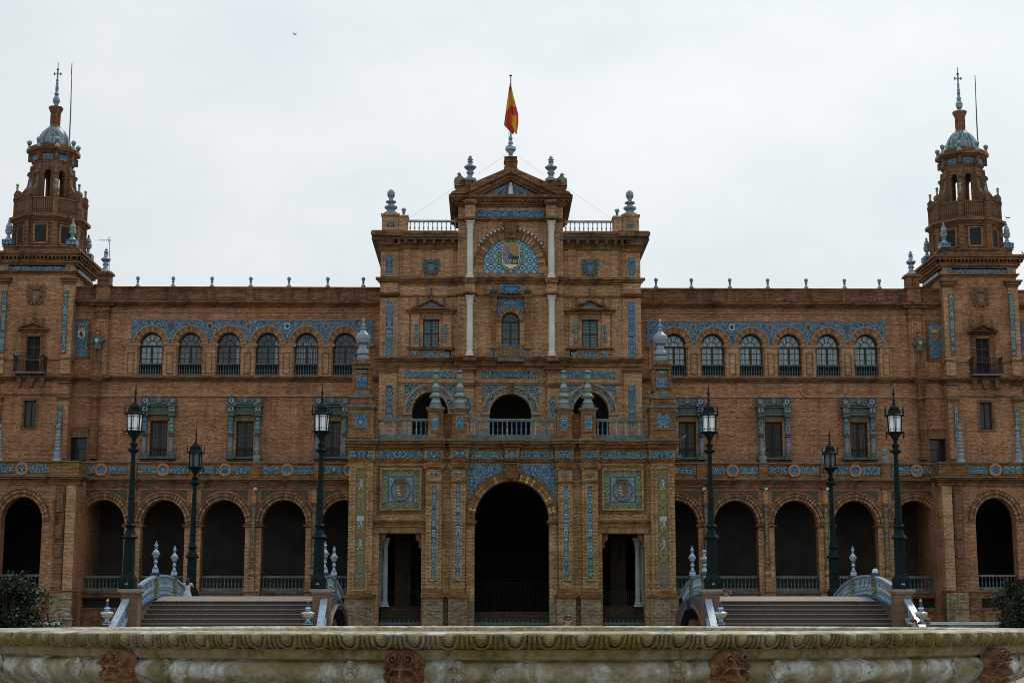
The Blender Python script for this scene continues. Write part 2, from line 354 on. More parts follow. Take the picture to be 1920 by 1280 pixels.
# ================================================================ shared shapes
ZG = 1.3                                          # level of the walk round the building
BAL = [(.5,0),(.5,.07),(.26,.11),(.48,.30),(.36,.45),(.20,.62),(.34,.80),(.22,.86),(.5,.93),(.5,1)]
BULB = [(.5,0),(.5,.10),(.30,.16),(.22,.26),(.46,.36),(.62,.46),(.50,.56),(.24,.62),(.20,.70),(.34,.76),(.30,.84),(.10,.90),(.16,.95),(.02,1)]
KNOB = [(1.0,0),(.8,.15),(.42,.30),(.30,.42),(.55,.50),(.30,.56),(.62,.70),(.70,.80),(.55,.92),(.1,1)]
EGG = [(1.0,0),(.95,.10),(.55,.14),(.60,.24),(.86,.28),(.86,.34),(.40,.38),(.40,.46),(.68,.49),(.68,.54),(.30,.58),(.28,.66),(.42,.69),(.52,.78),(.50,.88),(.32,.96),(.02,1)]
SPIN = [(1.0,0),(1.0,.10),(.80,.12),(.50,.20),(.38,.26),(.60,.31),(.62,.35),(.36,.39),(.62,.44),(.95,.52),(1.0,.55),(.42,.64),(.36,.70),(.48,.74),(.30,.78),(.50,.83),(.22,.88),(.34,.92),(.10,.96),(.02,1)]
TIER = [(1.0,0),(1.0,.06),(.60,.22),(.55,.24),(1.0,.29),(.95,.32),(.42,.42),(.66,.44),(.70,.47),(.34,.64),(.50,.67),(.50,.70),(.30,.73),(.52,.80),(.50,.88),(.30,.90),(.42,.94),(.36,.97),(.02,1)]
def lm(name, prof, r, h, mat, n=10, sm=False):
    return make_mesh(name, MB().lathe([(max(a*r, .004), b*h) for a, b in prof], n), mat, smooth=sm)
def balustrade(par, x0, x1, y, z0, z1, me, bh, step, rail, w=.22, name='balustrade', bname='baluster'):
    b = MB(); b.box(x0, x1, y-w/2, y+w/2, z0, z0+(z1-z0-bh)*.6); b.box(x0, x1, y-w*.6, y+w*.6, z1-(z1-z0-bh)*.4, z1)
    r = O(name, b, rail, par); n = max(1, round((x1-x0)/step)); st = (x1-x0)/n
    for i in range(n): inst(bname, me, r, x0+st*(i+.5), y, z0+(z1-z0-bh)*.6)
    return r
def pediment(par, x0, x1, z0, z1, y, mat, t=.14, d=.35, name='pediment'):
    t *= .7
    c = (x0+x1)/2; m = MB(); m.box(x0, x1, y-d, y+.05, z0, z0+t)
    for s in (-1, 1):
        e = x0 if s < 0 else x1
        m.prism([(e, z0+t), (e+(c-e)*.2, z0+t), (c, z1-t*1.3), (c, z1)], y-d, y+.04)
    m.prism([(x0+.1, z0+t), (x1-.1, z0+t), (c, z1-t)], y-d*.35, y+.03)
    return O(name, m, mat, par)
def crest(par, x, z, y, w, h, mat, name='coat_of_arms', eagle=False):
    """carved shield between two wings or scrolls under a crown"""
    m = MB(); sh = [(-.22,.2),(.22,.2),(.24,-.1),(.15,-.3),(0,-.42),(-.15,-.3),(-.24,-.1)]
    q = lambda p: [(x+a*w, z+b*h) for a, b in p]
    m.prism(q(sh), y-.16, y+.02)
    for s in (-1, 1):
        fe = [(.2,.3),(.30,.46),(.44,.48),(.5,.36),(.5,.1),(.46,-.12),(.38,-.2),(.42,-.36),(.28,-.34),(.24,-.44),(.14,-.4),(.2,-.1)]
        m.prism(q([(a*s, b) for a, b in fe]), y-.09, y+.02)
        for k in range(4): m.ball((x+s*w*(.30+.05*(k % 2)), y-.10, z+h*(.36-.2*k)), w*.07, 6, 4)
    m.prism(q([(-.2,.24),(.2,.24),(.24,.42),(.12,.33),(0,.5),(-.12,.33),(-.24,.42)]), y-.14, y+.02)
    c = O(name, m, mat, par)
    i = MB().prism(q([(a*.6, b*.6) for a, b in sh]), y-.19, y-.155)
    O('shield', i, M['glazeb'] if not eagle else M['stone'], c)
    O('crown', MB().prism(q([(-.13,.27),(.13,.27),(.15,.36),(0,.33),(-.15,.36)]), y-.17, y-.135), M['stone'] if not eagle else M['carved'], c)
    return c
def arched_window(par, cx, hw, zb, zs, y, rh, curt, side, label=None):
    """frame with a mullion cross, glazing bars and fan light; panes behind, curtain behind the panes"""
    f = MB(); w = .09
    f.ring(cx, zs, hw-w, hw, y, y+.12, n=16, e=rh/hw)
    for s in (-1, 1): f.box(cx+s*hw-(w if s > 0 else 0), cx+s*hw+(w if s < 0 else 0), y, y+.12, zb, zs)
    f.box(cx-.07, cx+.07, y-.01, y+.11, zb, zs); f.box(cx-hw+w, cx+hw-w, y-.02, y+.10, zs-.06, zs+.06); f.box(cx-hw+w, cx+hw-w, y, y+.1, zb, zb+.1)
    win = O('window', f, M['wood'], par)
    b = MB(); cols, rows = 4, 3
    for i in range(1, cols):
        if i != cols//2: xx = cx-hw+(2*hw)*i/cols; b.box(xx-.018, xx+.018, y+.02, y+.05, zb, zs)
    for j in range(1, rows): zz = zb+(zs-zb)*j/rows; b.box(cx-hw+w, cx+hw-w, y+.021, y+.049, zz-.018, zz+.018)
    for a in (36, 72, 108, 144):
        t = radians(a); dx, dz = cos(t), sin(t)*rh/hw
        b.add([(cx+hw*k*dx+o*dz, yy, zs+hw*k*dz-o*dx) for k in (.42, .95) for o in (-.018, .018) for yy in (y+.02, y+.05)],
              [(0,2,6,4),(1,5,7,3),(0,4,5,1),(2,3,7,6)])
    b.ring(cx, zs, hw*.42-.02, hw*.42+.02, y+.022, y+.05, n=10, e=rh/hw)
    O('glazing_bar', b, M['wood'], win)
    for i in range(cols):
        for j in range(rows):
            a = cx-hw+2*hw*i/cols; z0 = zb+(zs-zb)*j/rows
            box('pane', M['glass'], win, a+.02, a+2*hw/cols-.02, y+.055, y+.065, z0+.02, z0+(zs-zb)/rows-.02)
    O('fanlight', MB().ring(cx, zs, .001, hw*.98, y+.055, y+.065, n=12, e=rh/hw), M['glass'], win)
    poly = [(cx-hw, zb), (cx+hw, zb)]+[(cx+hw*cos(pi*i/12), zs+rh*sin(pi*i/12)) for i in range(13)]
    if curt == 'white':
        for s in (-1, 1): box('curtain', M['curt'], win, min(cx, cx+s*hw)+.03, max(cx, cx+s*hw)-.03, y+.11+.01*s, y+.12+.01*s, zb, zs)
        O('curtain', MB().ring(cx, zs, .001, hw, y+.135, y+.145, n=12, e=rh/hw), M['curt'], win)
    elif curt == 'beige': O('blind', MB().prism(poly, y+.25, y+.27), M['curtb'], win)
    else:
        if curt == 'part': box('curtain', M['curt'], win, cx-hw+.05, cx-hw+hw*.45, y+.25, y+.27, zb, zs+rh*.5)
        if curt == 'net':
            for i in range(9): box('curtain', M['curt'], win, cx-hw+.06+i*hw*.215, cx-hw+.06+i*hw*.215+hw*.12, y+.25, y+.27, zb, zs+rh*.55)
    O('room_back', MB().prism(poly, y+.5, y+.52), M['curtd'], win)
    return win
# ================================================================ the setting
def struct(name, mb, mat): return tag(O(name, mb, mat), kind='structure')
def ground_mat():
    n = N('plaza_paving'); g = n.n('ShaderNodeNewGeometry').outputs['Position']
    b = n.n('ShaderNodeTexBrick', {'Vector': g, 'Color1': c4((.27,.235,.19)), 'Color2': c4((.34,.30,.245)), 'Mortar': c4((.12,.11,.09)), 'Scale': 1, 'Brick Width': .8, 'Row Height': .4, 'Mortar Size': .012})
    n.put(n.b.inputs[0], n.mix(n.ramp(n.noise(g, .4, 5), [(.3, 0.0), (.7, .6)]), b.outputs[0], (.6,.6,.6,1), 'MULTIPLY')); n.b.inputs['Roughness'].default_value = .85; return n.m
M['pave'] = ground_mat()
def water_mat():
    n = N('canal_water'); g = n.n('ShaderNodeNewGeometry').outputs['Position']
    n.b.inputs[0].default_value = (.012, .028, .022, 1); n.b.inputs['Roughness'].default_value = .06; n.bump(n.noise(g, 2.2, 3), .05, .5); return n.m
M['water'] = water_mat()
struct('ground', MB().box(-3000, 3000, -3000, 6000, -2.2, -1.6), plain('distant_earth', (.10,.09,.07), .95, 0, .3, .01))
struct('plaza', MB().box(-140, 140, -90, 77.59, -1.5, 0), M['pave'])
struct('canal_bed', MB().box(-140, 140, 77.65, 94.0, -1.55, -1.45), M['stone'])
struct('water', MB().box(-140, 140, 78.4, 94.0, -1.4, -.35), M['water'])
struct('canal_bank', MB().box(-140, 140, 77.6, 78.35, -1.5, .62), M['plinth'] if 'plinth' in M else M['brickg'])
struct('walkway', MB().box(-140, 140, 94.5, 150, -1.5, ZG-.004), M['pave'])
struct('far_canal_bank', MB().box(-140, 140, 94.1, 94.49, -1.5, ZG-.03), M['brickg'])
# ================================================================ central pavilion
YC, YB, YP = 103.0, 102.6, 97.0
def pavilion():
    R = thing('central_pavilion', (0, YC, ZG), 'tall brick central pavilion with four white columns, a tiled lunette and a portico', 'building')
    x = lambda d, p: xt(d, p, YC); z = lambda p: zt(p, YC)
    XE = x(244, 680); XB = x(99, 600)
    zt0 = zt(822, YP); BK = 118.0
    mir = (-1, 1)
    # --- walls
    m = MB(); zl0, zl1 = zt0-.3, z(683); hwc = x(39, 760); hws = x(34, 760); cs = x(151, 760)
    zs = z(774); XM = x(100, 740)
    for s in mir:
        m.archbay(min(s*XM, s*XE), max(s*XM, s*XE), zl0, zl1, s*cs, hws, zs, YC, YC+.8, z(735)-zs)
    m.archbay(-XM, XM, zl0, zl1, 0, hwc, zs, YC-.02, YC+.8, z(738)-zs)
    O('loggia_wall', m, M['brickc'], R)
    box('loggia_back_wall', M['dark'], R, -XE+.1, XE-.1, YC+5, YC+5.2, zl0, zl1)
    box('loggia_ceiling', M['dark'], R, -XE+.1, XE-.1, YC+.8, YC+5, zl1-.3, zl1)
    box('body', M['brickc'], R, -XE+.05, XE-.05, YC+6.5, BK, ZG, z(450))
    box('upper_body', M['brickc'], R, -XE+.05, XE-.05, YC+1.3, YC+5.3, zl1, z(450))
    box('centre_body', M['brickc'], R, -XB+.02, XB-.02, YB+1.5, YB+8, z(450), z(385))
    wx0, wx1, wz0, wz1 = x(134, 625), x(164, 625), z(651.5), z(599)
    for s in mir:
        O('wall', MB().holes(min(s*XB, s*XE), max(s*XB, s*XE), zl1, z(436), YC, YC+.6, [(min(s*wx0, s*wx1), max(s*wx0, s*wx1), wz0, wz1)]), M['brickc'], R)
    # centre bay
    ch = x(17, 620); czb, czs, czt = z(651), z(604), z(587); q = x(25, 620); Xn = x(98, 400)
    m = MB(); m.holes(-XB, XB, zl1, z(450), YB, YB+.6, [(-q, q, czb, z(576))])
    m.archbay(-q, q, czb, z(576), 0, ch, czs, YB+.002, YB+.6, czt-czs)
    m.box(-XB, XB, YB, YB+1.5, z(450), z(381))
    O('centre_wall', m, M['brickc'], R)
    # --- lunette
    lw, lz0, lzs, lzt = x(52, 500), z(515), z(502), z(450)
    lr = lzt-lzs; e = lr/lw
    pol = [(-lw, lz0), (lw, lz0)]+[(lw*cos(pi*i/24), lzs+lr*sin(pi*i/24)) for i in range(25)]
    lun = O('lunette', MB().prism(pol, YB-.03, YB+.02), M['geo'], R, origin=(0, YB, lz0+.62))
    O('lunette_arch', MB().ring(0, lzs, lw, lw+.46, YB-.12, YB+.02, n=28, e=e), M['vous'], R, origin=(0, YB, lzs))
    O('arch_moulding', MB().ring(0, lzs, lw+.46, lw+.60, YB-.17, YB+.02, n=28, e=e), M['terra'], R)
    for s in mir: box('arch_jamb', M['brickc'], R, s*(lw+.23)-.23, s*(lw+.23)+.23, YB-.12, YB+.02, lz0, lzs)
    for i in range(44):                           # rim of blue and white glazed pieces
        a = pi*(.115+.77*i/43)
        if abs(a-pi/2) < .19: continue
        cxx, cz = (lw+.68)*cos(a), lzs+(lw+.68)*sin(a)*e
        box('glazed_stud', M['white'] if i % 2 else M['blueg'], R, cxx-.055, cxx+.055, YB-.1, YB+.02, cz-.05, cz+.05)
    m = MB(); m.prism([(-.30, lzt-.05), (.30, lzt-.05), (.42, lzt+.8), (-.42, lzt+.8)], YB-.4, YB+.02); m.box(-.52, .52, YB-.45, YB+.02, lzt+.8, lzt+.98); m.ball((0, YB-.4, lzt+.35), .2, 8, 6)
    O('keystone', m, M['terra'], R)
    # big coat of arms in the lunette: quartered shield, crown, chain
    sx, sz0, sz1, yy = .54, lz0+.35, lzt-.48, YB-.03
    H = sz1-sz0; cz = (sz0+sz1)/2
    def sh(k): return [(-sx*k, cz+H*.5*k), (sx*k, cz+H*.5*k), (sx*k, cz-H*.12*k), (sx*.8*k, cz-H*.34*k), (0, cz-H*.5*k), (-sx*.8*k, cz-H*.34*k), (-sx*k, cz-H*.12*k)]
    ca = O('coat_of_arms', MB().prism(sh(1.08), yy-.05, yy+.01), M['white'], lun)
    cm = {k: plain(k, c, .5, 0, .2, 8) for k, c in dict(violet_glaze=(.20,.17,.27), orange_glaze=(.36,.20,.07), black_glaze=(.02,.02,.03), gold_glaze=(.42,.31,.05), rose_glaze=(.20,.10,.12), cream_glaze=(.50,.48,.36), sky_glaze=(.16,.34,.52)).items()}
    def q_(name, mat, x0, x1, z0, z1, pr=.07): return box('shield_quarter', cm[mat], lun, x0, x1, yy-pr, yy-.045, z0, z1)
    q_('a', 'violet_glaze', -sx, -.02, cz+.05, cz+H*.48); q_('b', 'orange_glaze', 0, sx*.5, cz+.05, cz+H*.48); q_('c', 'orange_glaze', sx*.52, sx, cz+.05, cz+H*.48)
    q_('d', 'sky_glaze', -sx, -.05, cz-.17, cz+.03); q_('e', 'black_glaze', .05, sx, cz-.17, cz+.03)
    q_('f', 'cream_glaze', -sx*.92, -.05, cz-.50, cz-.19, .06); q_('g', 'black_glaze', .05, sx*.9, cz-.50, cz-.19, .06)
    q_('h', 'rose_glaze', -sx, -.05, cz-.06, cz-.02, .075); q_('i', 'rose_glaze', -sx, -.05, cz-.17, cz-.12, .075)
    for k in range(4):
        a = -sx*.9+k*.12; O('shield_stripe', MB().prism([(a, cz-.21), (a+.06, cz-.21), (a+.22, cz-.49), (a+.16, cz-.49)], yy-.075, yy-.058), cm['black_glaze'], lun)
    for k, (a, b) in enumerate([(-.42,.36),(-.14,.36),(-.42,.16),(-.14,.16)]):
        m = MB(); m.box(a-.07, a+.07, yy-.085, yy-.065, cz+b-.06, cz+b+.03); [m.box(a-.07+.055*j, a-.04+.055*j, yy-.085, yy-.065, cz+b+.03, cz+b+.08) for j in range(3)]
        O('shield_castle' if k in (0, 3) else 'shield_lion', m, cm['gold_glaze' if k in (0, 3) else 'rose_glaze'], lun)
    for k in range(4): box('shield_stripe', cm['gold_glaze'], lun, .035+k*.065, .062+k*.065, yy-.08, yy-.065, cz+.06, cz+H*.46)
    m = MB()
    for (a, b, r) in ((.2,-.28,.07),(.3,-.34,.09),(.16,-.40,.05),(.38,-.26,.05),(.28,-.46,.04)): m.ball((a, yy-.07, cz+b), r, 6, 4, 1.2, .3)
    O('shield_lion', m, cm['gold_glaze'], lun)
    O('shield_boss', MB().prism([(.15*cos(t*pi/8), cz+.04+.19*sin(t*pi/8)) for t in range(16)], yy-.12, yy-.06), M['blueg'], lun)
    m = MB(); m.box(-.46, .46, yy-.14, yy, sz1+.02, sz1+.14)
    for k in range(7): m.prism([(-.52+k*.155, sz1+.14), (-.42+k*.145, sz1+.14), (-.50+k*.160, sz1+.34)], yy-.12, yy)
    m.ring(0, sz1+.15, .38, .45, yy-.05, yy, n=12, e=.55)
    O('crown', m, cm['gold_glaze'], lun)
    m = MB()
    for i in range(34):
        a = radians(150+240*i/33); m.ball((.75*cos(a), yy-.06, cz-.10+.78*sin(a)), .052, 6, 4)
    O('chain', m, cm['gold_glaze'], lun)
    O('pendant', MB().ball((0, yy-.08, lz0+.10), .10, 8, 5, 1, .5), M['yel'], lun)
    # --- string courses
    zc2 = z(524)
    for nm, py, lay in (('sill_course', 683, [(-.16,.16,.16),(.16,.30,.30),(.30,.42,.42)]), ('string_course', 528, [(-.22,-.06,.12),(-.06,.08,.24),(.08,.22,.36)]), ('string_course', 556, [(-.05,.07,.08)])):
        zz = z(py)
        for s in mir: mould(R, M['terra'], min(s*(XB+.05), s*XE), max(s*(XB+.05), s*XE), YC, [(zz+a, zz+b, p) for a, b, p in lay], nm)
        mould(R, M['terra'], -XB, XB, YB, [(zz+a-.001, zz+b-.001, p+.03) for a, b, p in lay], nm)
    # --- corner pilasters with tile strips
    c0, c1 = x(211, 600), XE+.06
    for s in mir:
        for a, b in ((z(676), z(560)), (z(553), z(532)), (z(520), z(462)), (zl0, z(692))):
            box('pilaster', M['brickc'], R, min(s*c0, s*c1), max(s*c0, s*c1), YC-.18, YC+.05, a, b)
        for (py0, py1, mt) in ((670, 567, 'blues'), (518, 484, 'blues'), (790, 724, 'blue')):
            t0, t1 = x(219.5, (py0+py1)/2), x(234, (py0+py1)/2)
            panel(R, min(s*t0, s*t1), max(s*t0, s*t1), z(py0), z(py1), YC-.18, M[mt]); frame(R, min(s*t0, s*t1), max(s*t0, s*t1), z(py0), z(py1), YC-.18, M['brickc'], .09, .08)
        for py, hh in ((700, .3), (556, .2), (456, .25)):
            mould(R, M['terra'], min(s*c0, s*c1), max(s*c0, s*c1), YC-.18, [(z(py), z(py)+hh*.5, .05), (z(py)+hh*.5, z(py)+hh, .12)], 'capital')
        # inner pilaster strips beside the centre bay
        i0 = XB+.35
        for a, b in ((z(676), z(560)), (z(520), z(462))): box('pilaster', M['brickc'], R, min(s*(i0+.5), s*i0), max(s*(i0+.5), s*i0), YC-.1, YC+.05, a, b)
        j0 = c0-.75
        for a, b in ((z(676), z(560)), (z(520), z(462))): box('pilaster', M['brickc'], R, min(s*(j0+.45), s*j0), max(s*(j0+.45), s*j0), YC-.08, YC+.05, a, b)
    # --- side windows with pediments
    for s in mir:
        c = s*(wx0+wx1)/2; hw = (wx1-wx0)/2
        fr = MB(); fr.box(c-hw, c-hw+.06, YC+.2, YC+.3, wz0, wz1); fr.box(c+hw-.06, c+hw, YC+.2, YC+.3, wz0, wz1); fr.box(c-.04, c+.04, YC+.19, YC+.3, wz0, wz1)
        fr.box(c-hw, c+hw, YC+.2, YC+.3, wz1-.07, wz1); fr.box(c-hw, c+hw, YC+.2, YC+.3, wz0, wz0+.08); fr.box(c-hw, c+hw, YC+.2, YC+.29, (wz0+wz1)/2-.03, (wz0+wz1)/2+.03)
        w = O('window', fr, M['wood'], R)
        for k in (-1, 1):
            for j in (0, 1): box('pane', M['lead'], w, c+(k-1)*hw/2+.03, c+(k+1)*hw/2-.03, YC+.24, YC+.26, wz0+(wz1-wz0)*j/2+.02, wz0+(wz1-wz0)*(j+1)/2-.02)
        box('lintel', M['soldier'], R, c-hw-.12, c+hw+.12, YC-.1, YC+.05, wz1, wz1+.38)
        for k in (-1, 1):
            a0 = c+k*(hw+.52); box('window_pilaster', M['brickc'], R, a0-.26, a0+.26, YC-.16, YC+.05, wz0-.15, z(587))
            panel(R, c+k*(hw+.42)-.10, c+k*(hw+.42)+.10, z(643), z(609), YC-.16, M['blues'])
            mould(R, M['terra'], a0-.26, a0+.26, YC-.16, [(z(590), z(586), .08)], 'capital')
        mould(R, M['terra'], c-hw-.8, c+hw+.8, YC, [(z(588), z(583.5), .22), (z(583.5), z(581.5), .36)], 'entablature')
        pd = pediment(R, c-x(36, 575), c+x(36, 575), z(581.5), z(562), YC-.1, M['terra'], .13, .42)
        tp = x(21, 578); O('tympanum', MB().prism([(c-tp, z(581)+.08), (c+tp, z(581)+.08), (c, z(567.5))], YC-.3, YC-.2), M['blues'], pd)
        mould(R, M['terra'], c-hw-.75, c+hw+.75, YC, [(z(656.5), z(654), .2), (z(654), z(652), .3)], 'sill')
        for k in (-1, 1):
            a0 = c+k*(hw+.52); panel(R, a0-.2, a0+.2, z(677), z(660), YC-.1, M['blues'], th=.06)
            box('apron_pier', M['brickc'], R, a0-.28, a0+.28, YC-.1, YC+.05, z(680), z(657))
        panel(R, c-hw-.05, c+hw+.05, z(677.5), z(660), YC, M['blues'], th=.08)
        O('finial', MB().lathe([(a*.16, b*.85) for a, b in EGG], 8, (c, YC-.3, z(562)-.05)), M['carved'], R)
        for k in (-1, 1): O('finial', MB().lathe([(a*.15, b*.5) for a, b in KNOB], 8, (c+k*x(25, 568), YC-.3, z(571)-.06)), M['carved'], R)
        # armorial relief
        crest(R, s*x(149, 500), z(502), YC, x(33, 500), z(485)-z(520), M['glaze'])
    # --- centre window
    win = arched_window(R, 0, ch, czb, czs, YB+.25, czt-czs, 'none', 1); 
    for ch_ in win.children:
        if ch_.name.startswith(('pane', 'fanlight')): ch_.data.materials[0] = M['lead']
    O('window_arch', MB().ring(0, czs, ch, ch+.26, YB-.1, YB+.02, n=18, e=(czt-czs+.26)/(ch+.26)), M['vous'], R, origin=(0, YB, czs))
    tq = x(24.5, 573); panel(R, -tq, tq, z(574.5), z(562), YB, M['blues'], th=.06); 
    m = MB(); m.archbay(-tq, tq, czs+.25, z(576), 0, ch+.27, czs+.25, YB-.05, YB+.01, czt-czs+.02); O('spandrel_tiles', m, M['blues'], R)
    for s in mir:
        cx = s*x(31.5, 600); m = MB(); m.lathe([(.17,0),(.17,.12),(.12,.18),(.15,.7),(.13,.75),(.16,.8),(.12,1.6),(.13,2.15),(.2,2.2),(.2,2.3)], 10, (cx, YB-.28, z(650)))
        hh = z(571)-z(650)-2.3; m.box(cx-.2, cx+.2, YB-.45, YB, z(571)-hh, z(571)); m.box(cx-.26, cx+.26, YB-.5, YB, z(571), z(567)); m.box(cx-.2, cx+.2, YB-.45, YB, z(567), z(560))
        m.box(cx-.27, cx+.27, YB-.52, YB, z(560), z(557.5)); m.box(cx-.25, cx+.25, YB-.48, YB, z(657), z(650))
        O('colonnette', m, M['terrap'], R)
        O('urn', MB().lathe([(.14,0),(.08,.08),(.24,.22),(.28,.32),(.16,.38),(.10,.50),(.02,.62)], 8, (cx, YB-.3, z(557.5))), M['glaze'], R)
        panel(R, cx-.13, cx+.13, z(676), z(658), YB-.16, M['blues']); box('balcony_pier', M['brickc'], R, cx-.26, cx+.26, YB-.16, YB+.03, z(680), z(655))
    mould(R, M['terra'], -tq, tq, YB, [(z(562), z(560), .15), (z(560), z(557.5), .3)], 'entablature')
    cc = crest(R, 0, z(546.5), YB-.25, x(40, 546), z(537)-z(556.5), M['glazeb'])
    mb_ = lm('balcony_baluster', BAL, .085, .78, M['glaze'])
    balustrade(R, -x(24, 665), x(24, 665), YB-.45, z(679), z(651), mb_, .78, .2, M['gcer'])
    box('balcony_floor', M['terra'], R, -x(25, 665), x(25, 665), YB-.6, YB, z(682), z(679))
    # --- white columns
    colp = lambda h: [(.27,0),(.27,.12),(.22,.16),(.25,.24),(.20,.34),(.215,h*.4),(.19,h*.80),(.21,h*.81),(.19,h*.83),(.215,h*.86),(.235,h*.90),(.21,h*.915),(.25,h*.975),(.26,h)]
    for s in mir:
        for (p0, p1) in ((522, 415), (668, 555)):
            cx = s*2.66; Yc_ = YB-.42; z0, z1 = zt(p0, Yc_), zt(p1, Yc_); h = z1-z0
            m = MB().lathe(colp(h), 14, (cx, Yc_, z0)); m.box(cx-.29, cx+.29, Yc_-.29, Yc_+.29, z0-.01, z0+.10); m.box(cx-.29, cx+.29, Yc_-.29, Yc_+.29, z1-.09, z1)
            for k in range(4):
                a = pi/4+k*pi/2; m.ball((cx+.25*cos(a), Yc_+.25*sin(a), z1-.20), .08, 6, 4)
            O('column', m, M['marble'], R)
            box('column_pedestal', M['terra'], R, cx-.42, cx+.42, YB-.86, YB, z0-.34, z0-.01)
            box('column_block', M['brickc'], R, cx-.34, cx+.34, YB-.7, YB, z1, z1+(z(382)-z1 if p0 == 522 else z(532)-z1))
            mould(R, M['terra'], cx-.34, cx+.34, YB-.7, [(z1, z1+.1, .05), (z1+.1, z1+.2, .12)], 'capital', back=.5)
            box('wall_pilaster', M['brickc'], R, cx-.46, cx+.46, YB-.14, YB+.01, z0-.1, z1)
            box('wall_pilaster', M['brickc'], R, s*(XB-.4)-.2, s*(XB-.4)+.2, YB-.09, YB+.01, z0-.1, z1)
        mould(R, M['terra'], s*2.66-.34, s*2.66+.34, YB-.7, [(z(392), z(389), .06), (z(389), z(385), .14)], 'capital', back=.5)
    # --- centre entablature, tile frieze, pediment
    mould(R, M['terra'], -XB, XB, YB, [(z(418), z(416), .1), (z(416), z(413), .2)], 'string_course')
    tf = x(63, 404); panel(R, -tf, tf, z(410), z(398), YB, M['blues'], th=.08)
    mould(R, M['terra'], -XB, XB, YB, [(z(391), z(388), .12), (z(388), z(384), .24)], 'string_course')
    mould(R, M['terra'], -XB, XB, YB, [(z(384), z(381), .3), (z(381), z(377), .45), (z(377), z(371.5), .62)], 'cornice', dent=(z(384)+.0, z(381)+.1, .42, .12, .3), back=7)
    pw = x(112, 371); za = z(321); zb_ = z(371.5)
    m = MB(); t = .42
    for s in mir:
        m.prism([(s*pw, zb_), (s*(pw-.1), zb_+.14), (0, za), (0, za-t*.95), (s*(pw-.95), zb_)], YB-.75, YB+7)
        m.prism([(s*(pw-.9), zb_), (0, za-t*.9), (0, za-t*1.5), (s*(pw-1.55), zb_)], YB-.5, YB+.4)
        m.prism([(s*(pw-1.5), zb_), (0, za-t*1.45), (0, za-t*1.85), (s*(pw-1.95), zb_)], YB-.3, YB+.4)
    m.prism([(-pw+1.0, zb_), (pw-1.0, zb_), (0, za-.45)], YB, YB+6.9)
    pd = O('pediment', m, M['terra'], R)
    tw = x(55, 372)-.02
    ty = O('tympanum', MB().prism([(-tw, zb_+.03), (tw, zb_+.03), (0, z(346.5))], YB-.12, YB+.01), M['blues'], pd)
    m = MB(); m.prism([(-.24, zb_+.08), (.24, zb_+.08), (.2, z(354)), (0, z(351)), (-.2, z(354))], YB-.16, YB-.10); O('niche', m, M['blueg'], pd)
    m = MB().lathe([(.19,0),(.14,.3),(.16,.52),(.06,.60),(.09,.68),(.08,.76),(.01,.82)], 8, (0, YB-.22, zb_+.10), .5); O('relief_figure', m, M['marble'], pd)
    for s in mir:        # ramped shoulders and pedestals on the pediment
        m = MB(); a = s*x(82, 340); m.box(a-.34, a+.34, YB-.4, YB+.4, z(354), z(345)); m.box(a-.40, a+.40, YB-.46, YB+.46, z(345), z(343.5))
        a2 = s*x(96, 350); m.box(a2-.24, a2+.24, YB-.4, YB+.4, z(368), z(354)); m.box(a2-.32, a2+.32, YB-.46, YB+.46, z(354), z(352))
        O('pedestal', m, M['terra'], R)
        O('finial', MB().lathe([(a_*.42, b*(z(294)-z(344))) for a_, b in SPIN], 12, (s*x(75.5, 320), YB, z(344))), M['ct'], R)
    m = MB(); m.taper(-.50, .50, YB-.5, YB+.5, z(321)-.3, z(316), .8); m.box(-.40, .40, YB-.4, YB+.4, z(316), z(307)); m.box(-.34, .34, YB-.34, YB+.34, z(307), z(301)); m.box(-.46, .46, YB-.45, YB+.45, z(309), z(307)); m.box(-.42, .42, YB-.42, YB+.42, z(301), z(299.5))
    O('acroterion', m, M['terra'], R)
    O('finial', MB().lathe([(.20,0),(.15,.15),(.16,.2),(.13,.28),(.36,.55),(.36,.72),(.14,.92),(.18,1.0),(.10,1.2),(.14,1.35),(.04,1.6)], 12, (0, YB, z(299.5))), M['cw'], R)
    # --- side cornice with brackets, parapet balustrade, corner pedestals
    for s in mir:
        a, b = (XB, XE+.1) if s > 0 else (-XE-.1, -XB)
        zc = z(452)
        m = MB(); m.box(a, b, YC-.15, YC+.05, zc-.75, zc-.6); 
        O('frieze', MB().box(a, b, YC-.12, YC+.05, zc-.6, zc), M['terra'], R)
        mould(R, M['stone'], a+(.0 if s > 0 else 0), b, YC, [(zc, zc+.12, .55)], 'cornice', back=14)
        m = MB(); o = .50; xo = (a if s > 0 else a-o); x1_ = (b+o if s > 0 else b)
        m.box(xo, x1_, YC-.75, YC+14, zc+.12, zc+.30); m.box(xo-(0 if s > 0 else .08), x1_+(.08 if s > 0 else 0), YC-.83, YC+14, zc+.30, zc+.46)
        O('cornice', m, M['terra'], R)
        m = MB(); c = s*(XE+.0)                # deeper corner block
        m.box(min(s*(c0-.35), s*(XE+.60)), max(s*(c0-.35), s*(XE+.60)), YC-1.0, YC, zc+.15, zc+.48); m.box(min(s*(c0-.1), s*(XE+.32)), max(s*(c0-.1), s*(XE+.32)), YC-.5, YC, zc-.35, zc+.15); m.box(min(s*(c0), s*(XE+.2)), max(s*(c0), s*(XE+.2)), YC-.3, YC, zc-.75, zc-.35)
        O('corner_cornice', m, M['terra'], R)
        for k in range(10):
            cx = s*(XB+.35+k*.62)
            if abs(cx) < c0+.6: box('bracket', M['carved'], R, cx-.1, cx+.1, YC-.5, YC, zc-.28, zc)
        # balustrade on the roof edge
        zb0, zb1 = z(438), z(414.5); bx0, bx1 = XB+.05, x(192, 425)
        me = lm('roof_baluster', BAL, .115, (zb1-zb0)*.72, M['wcer'])
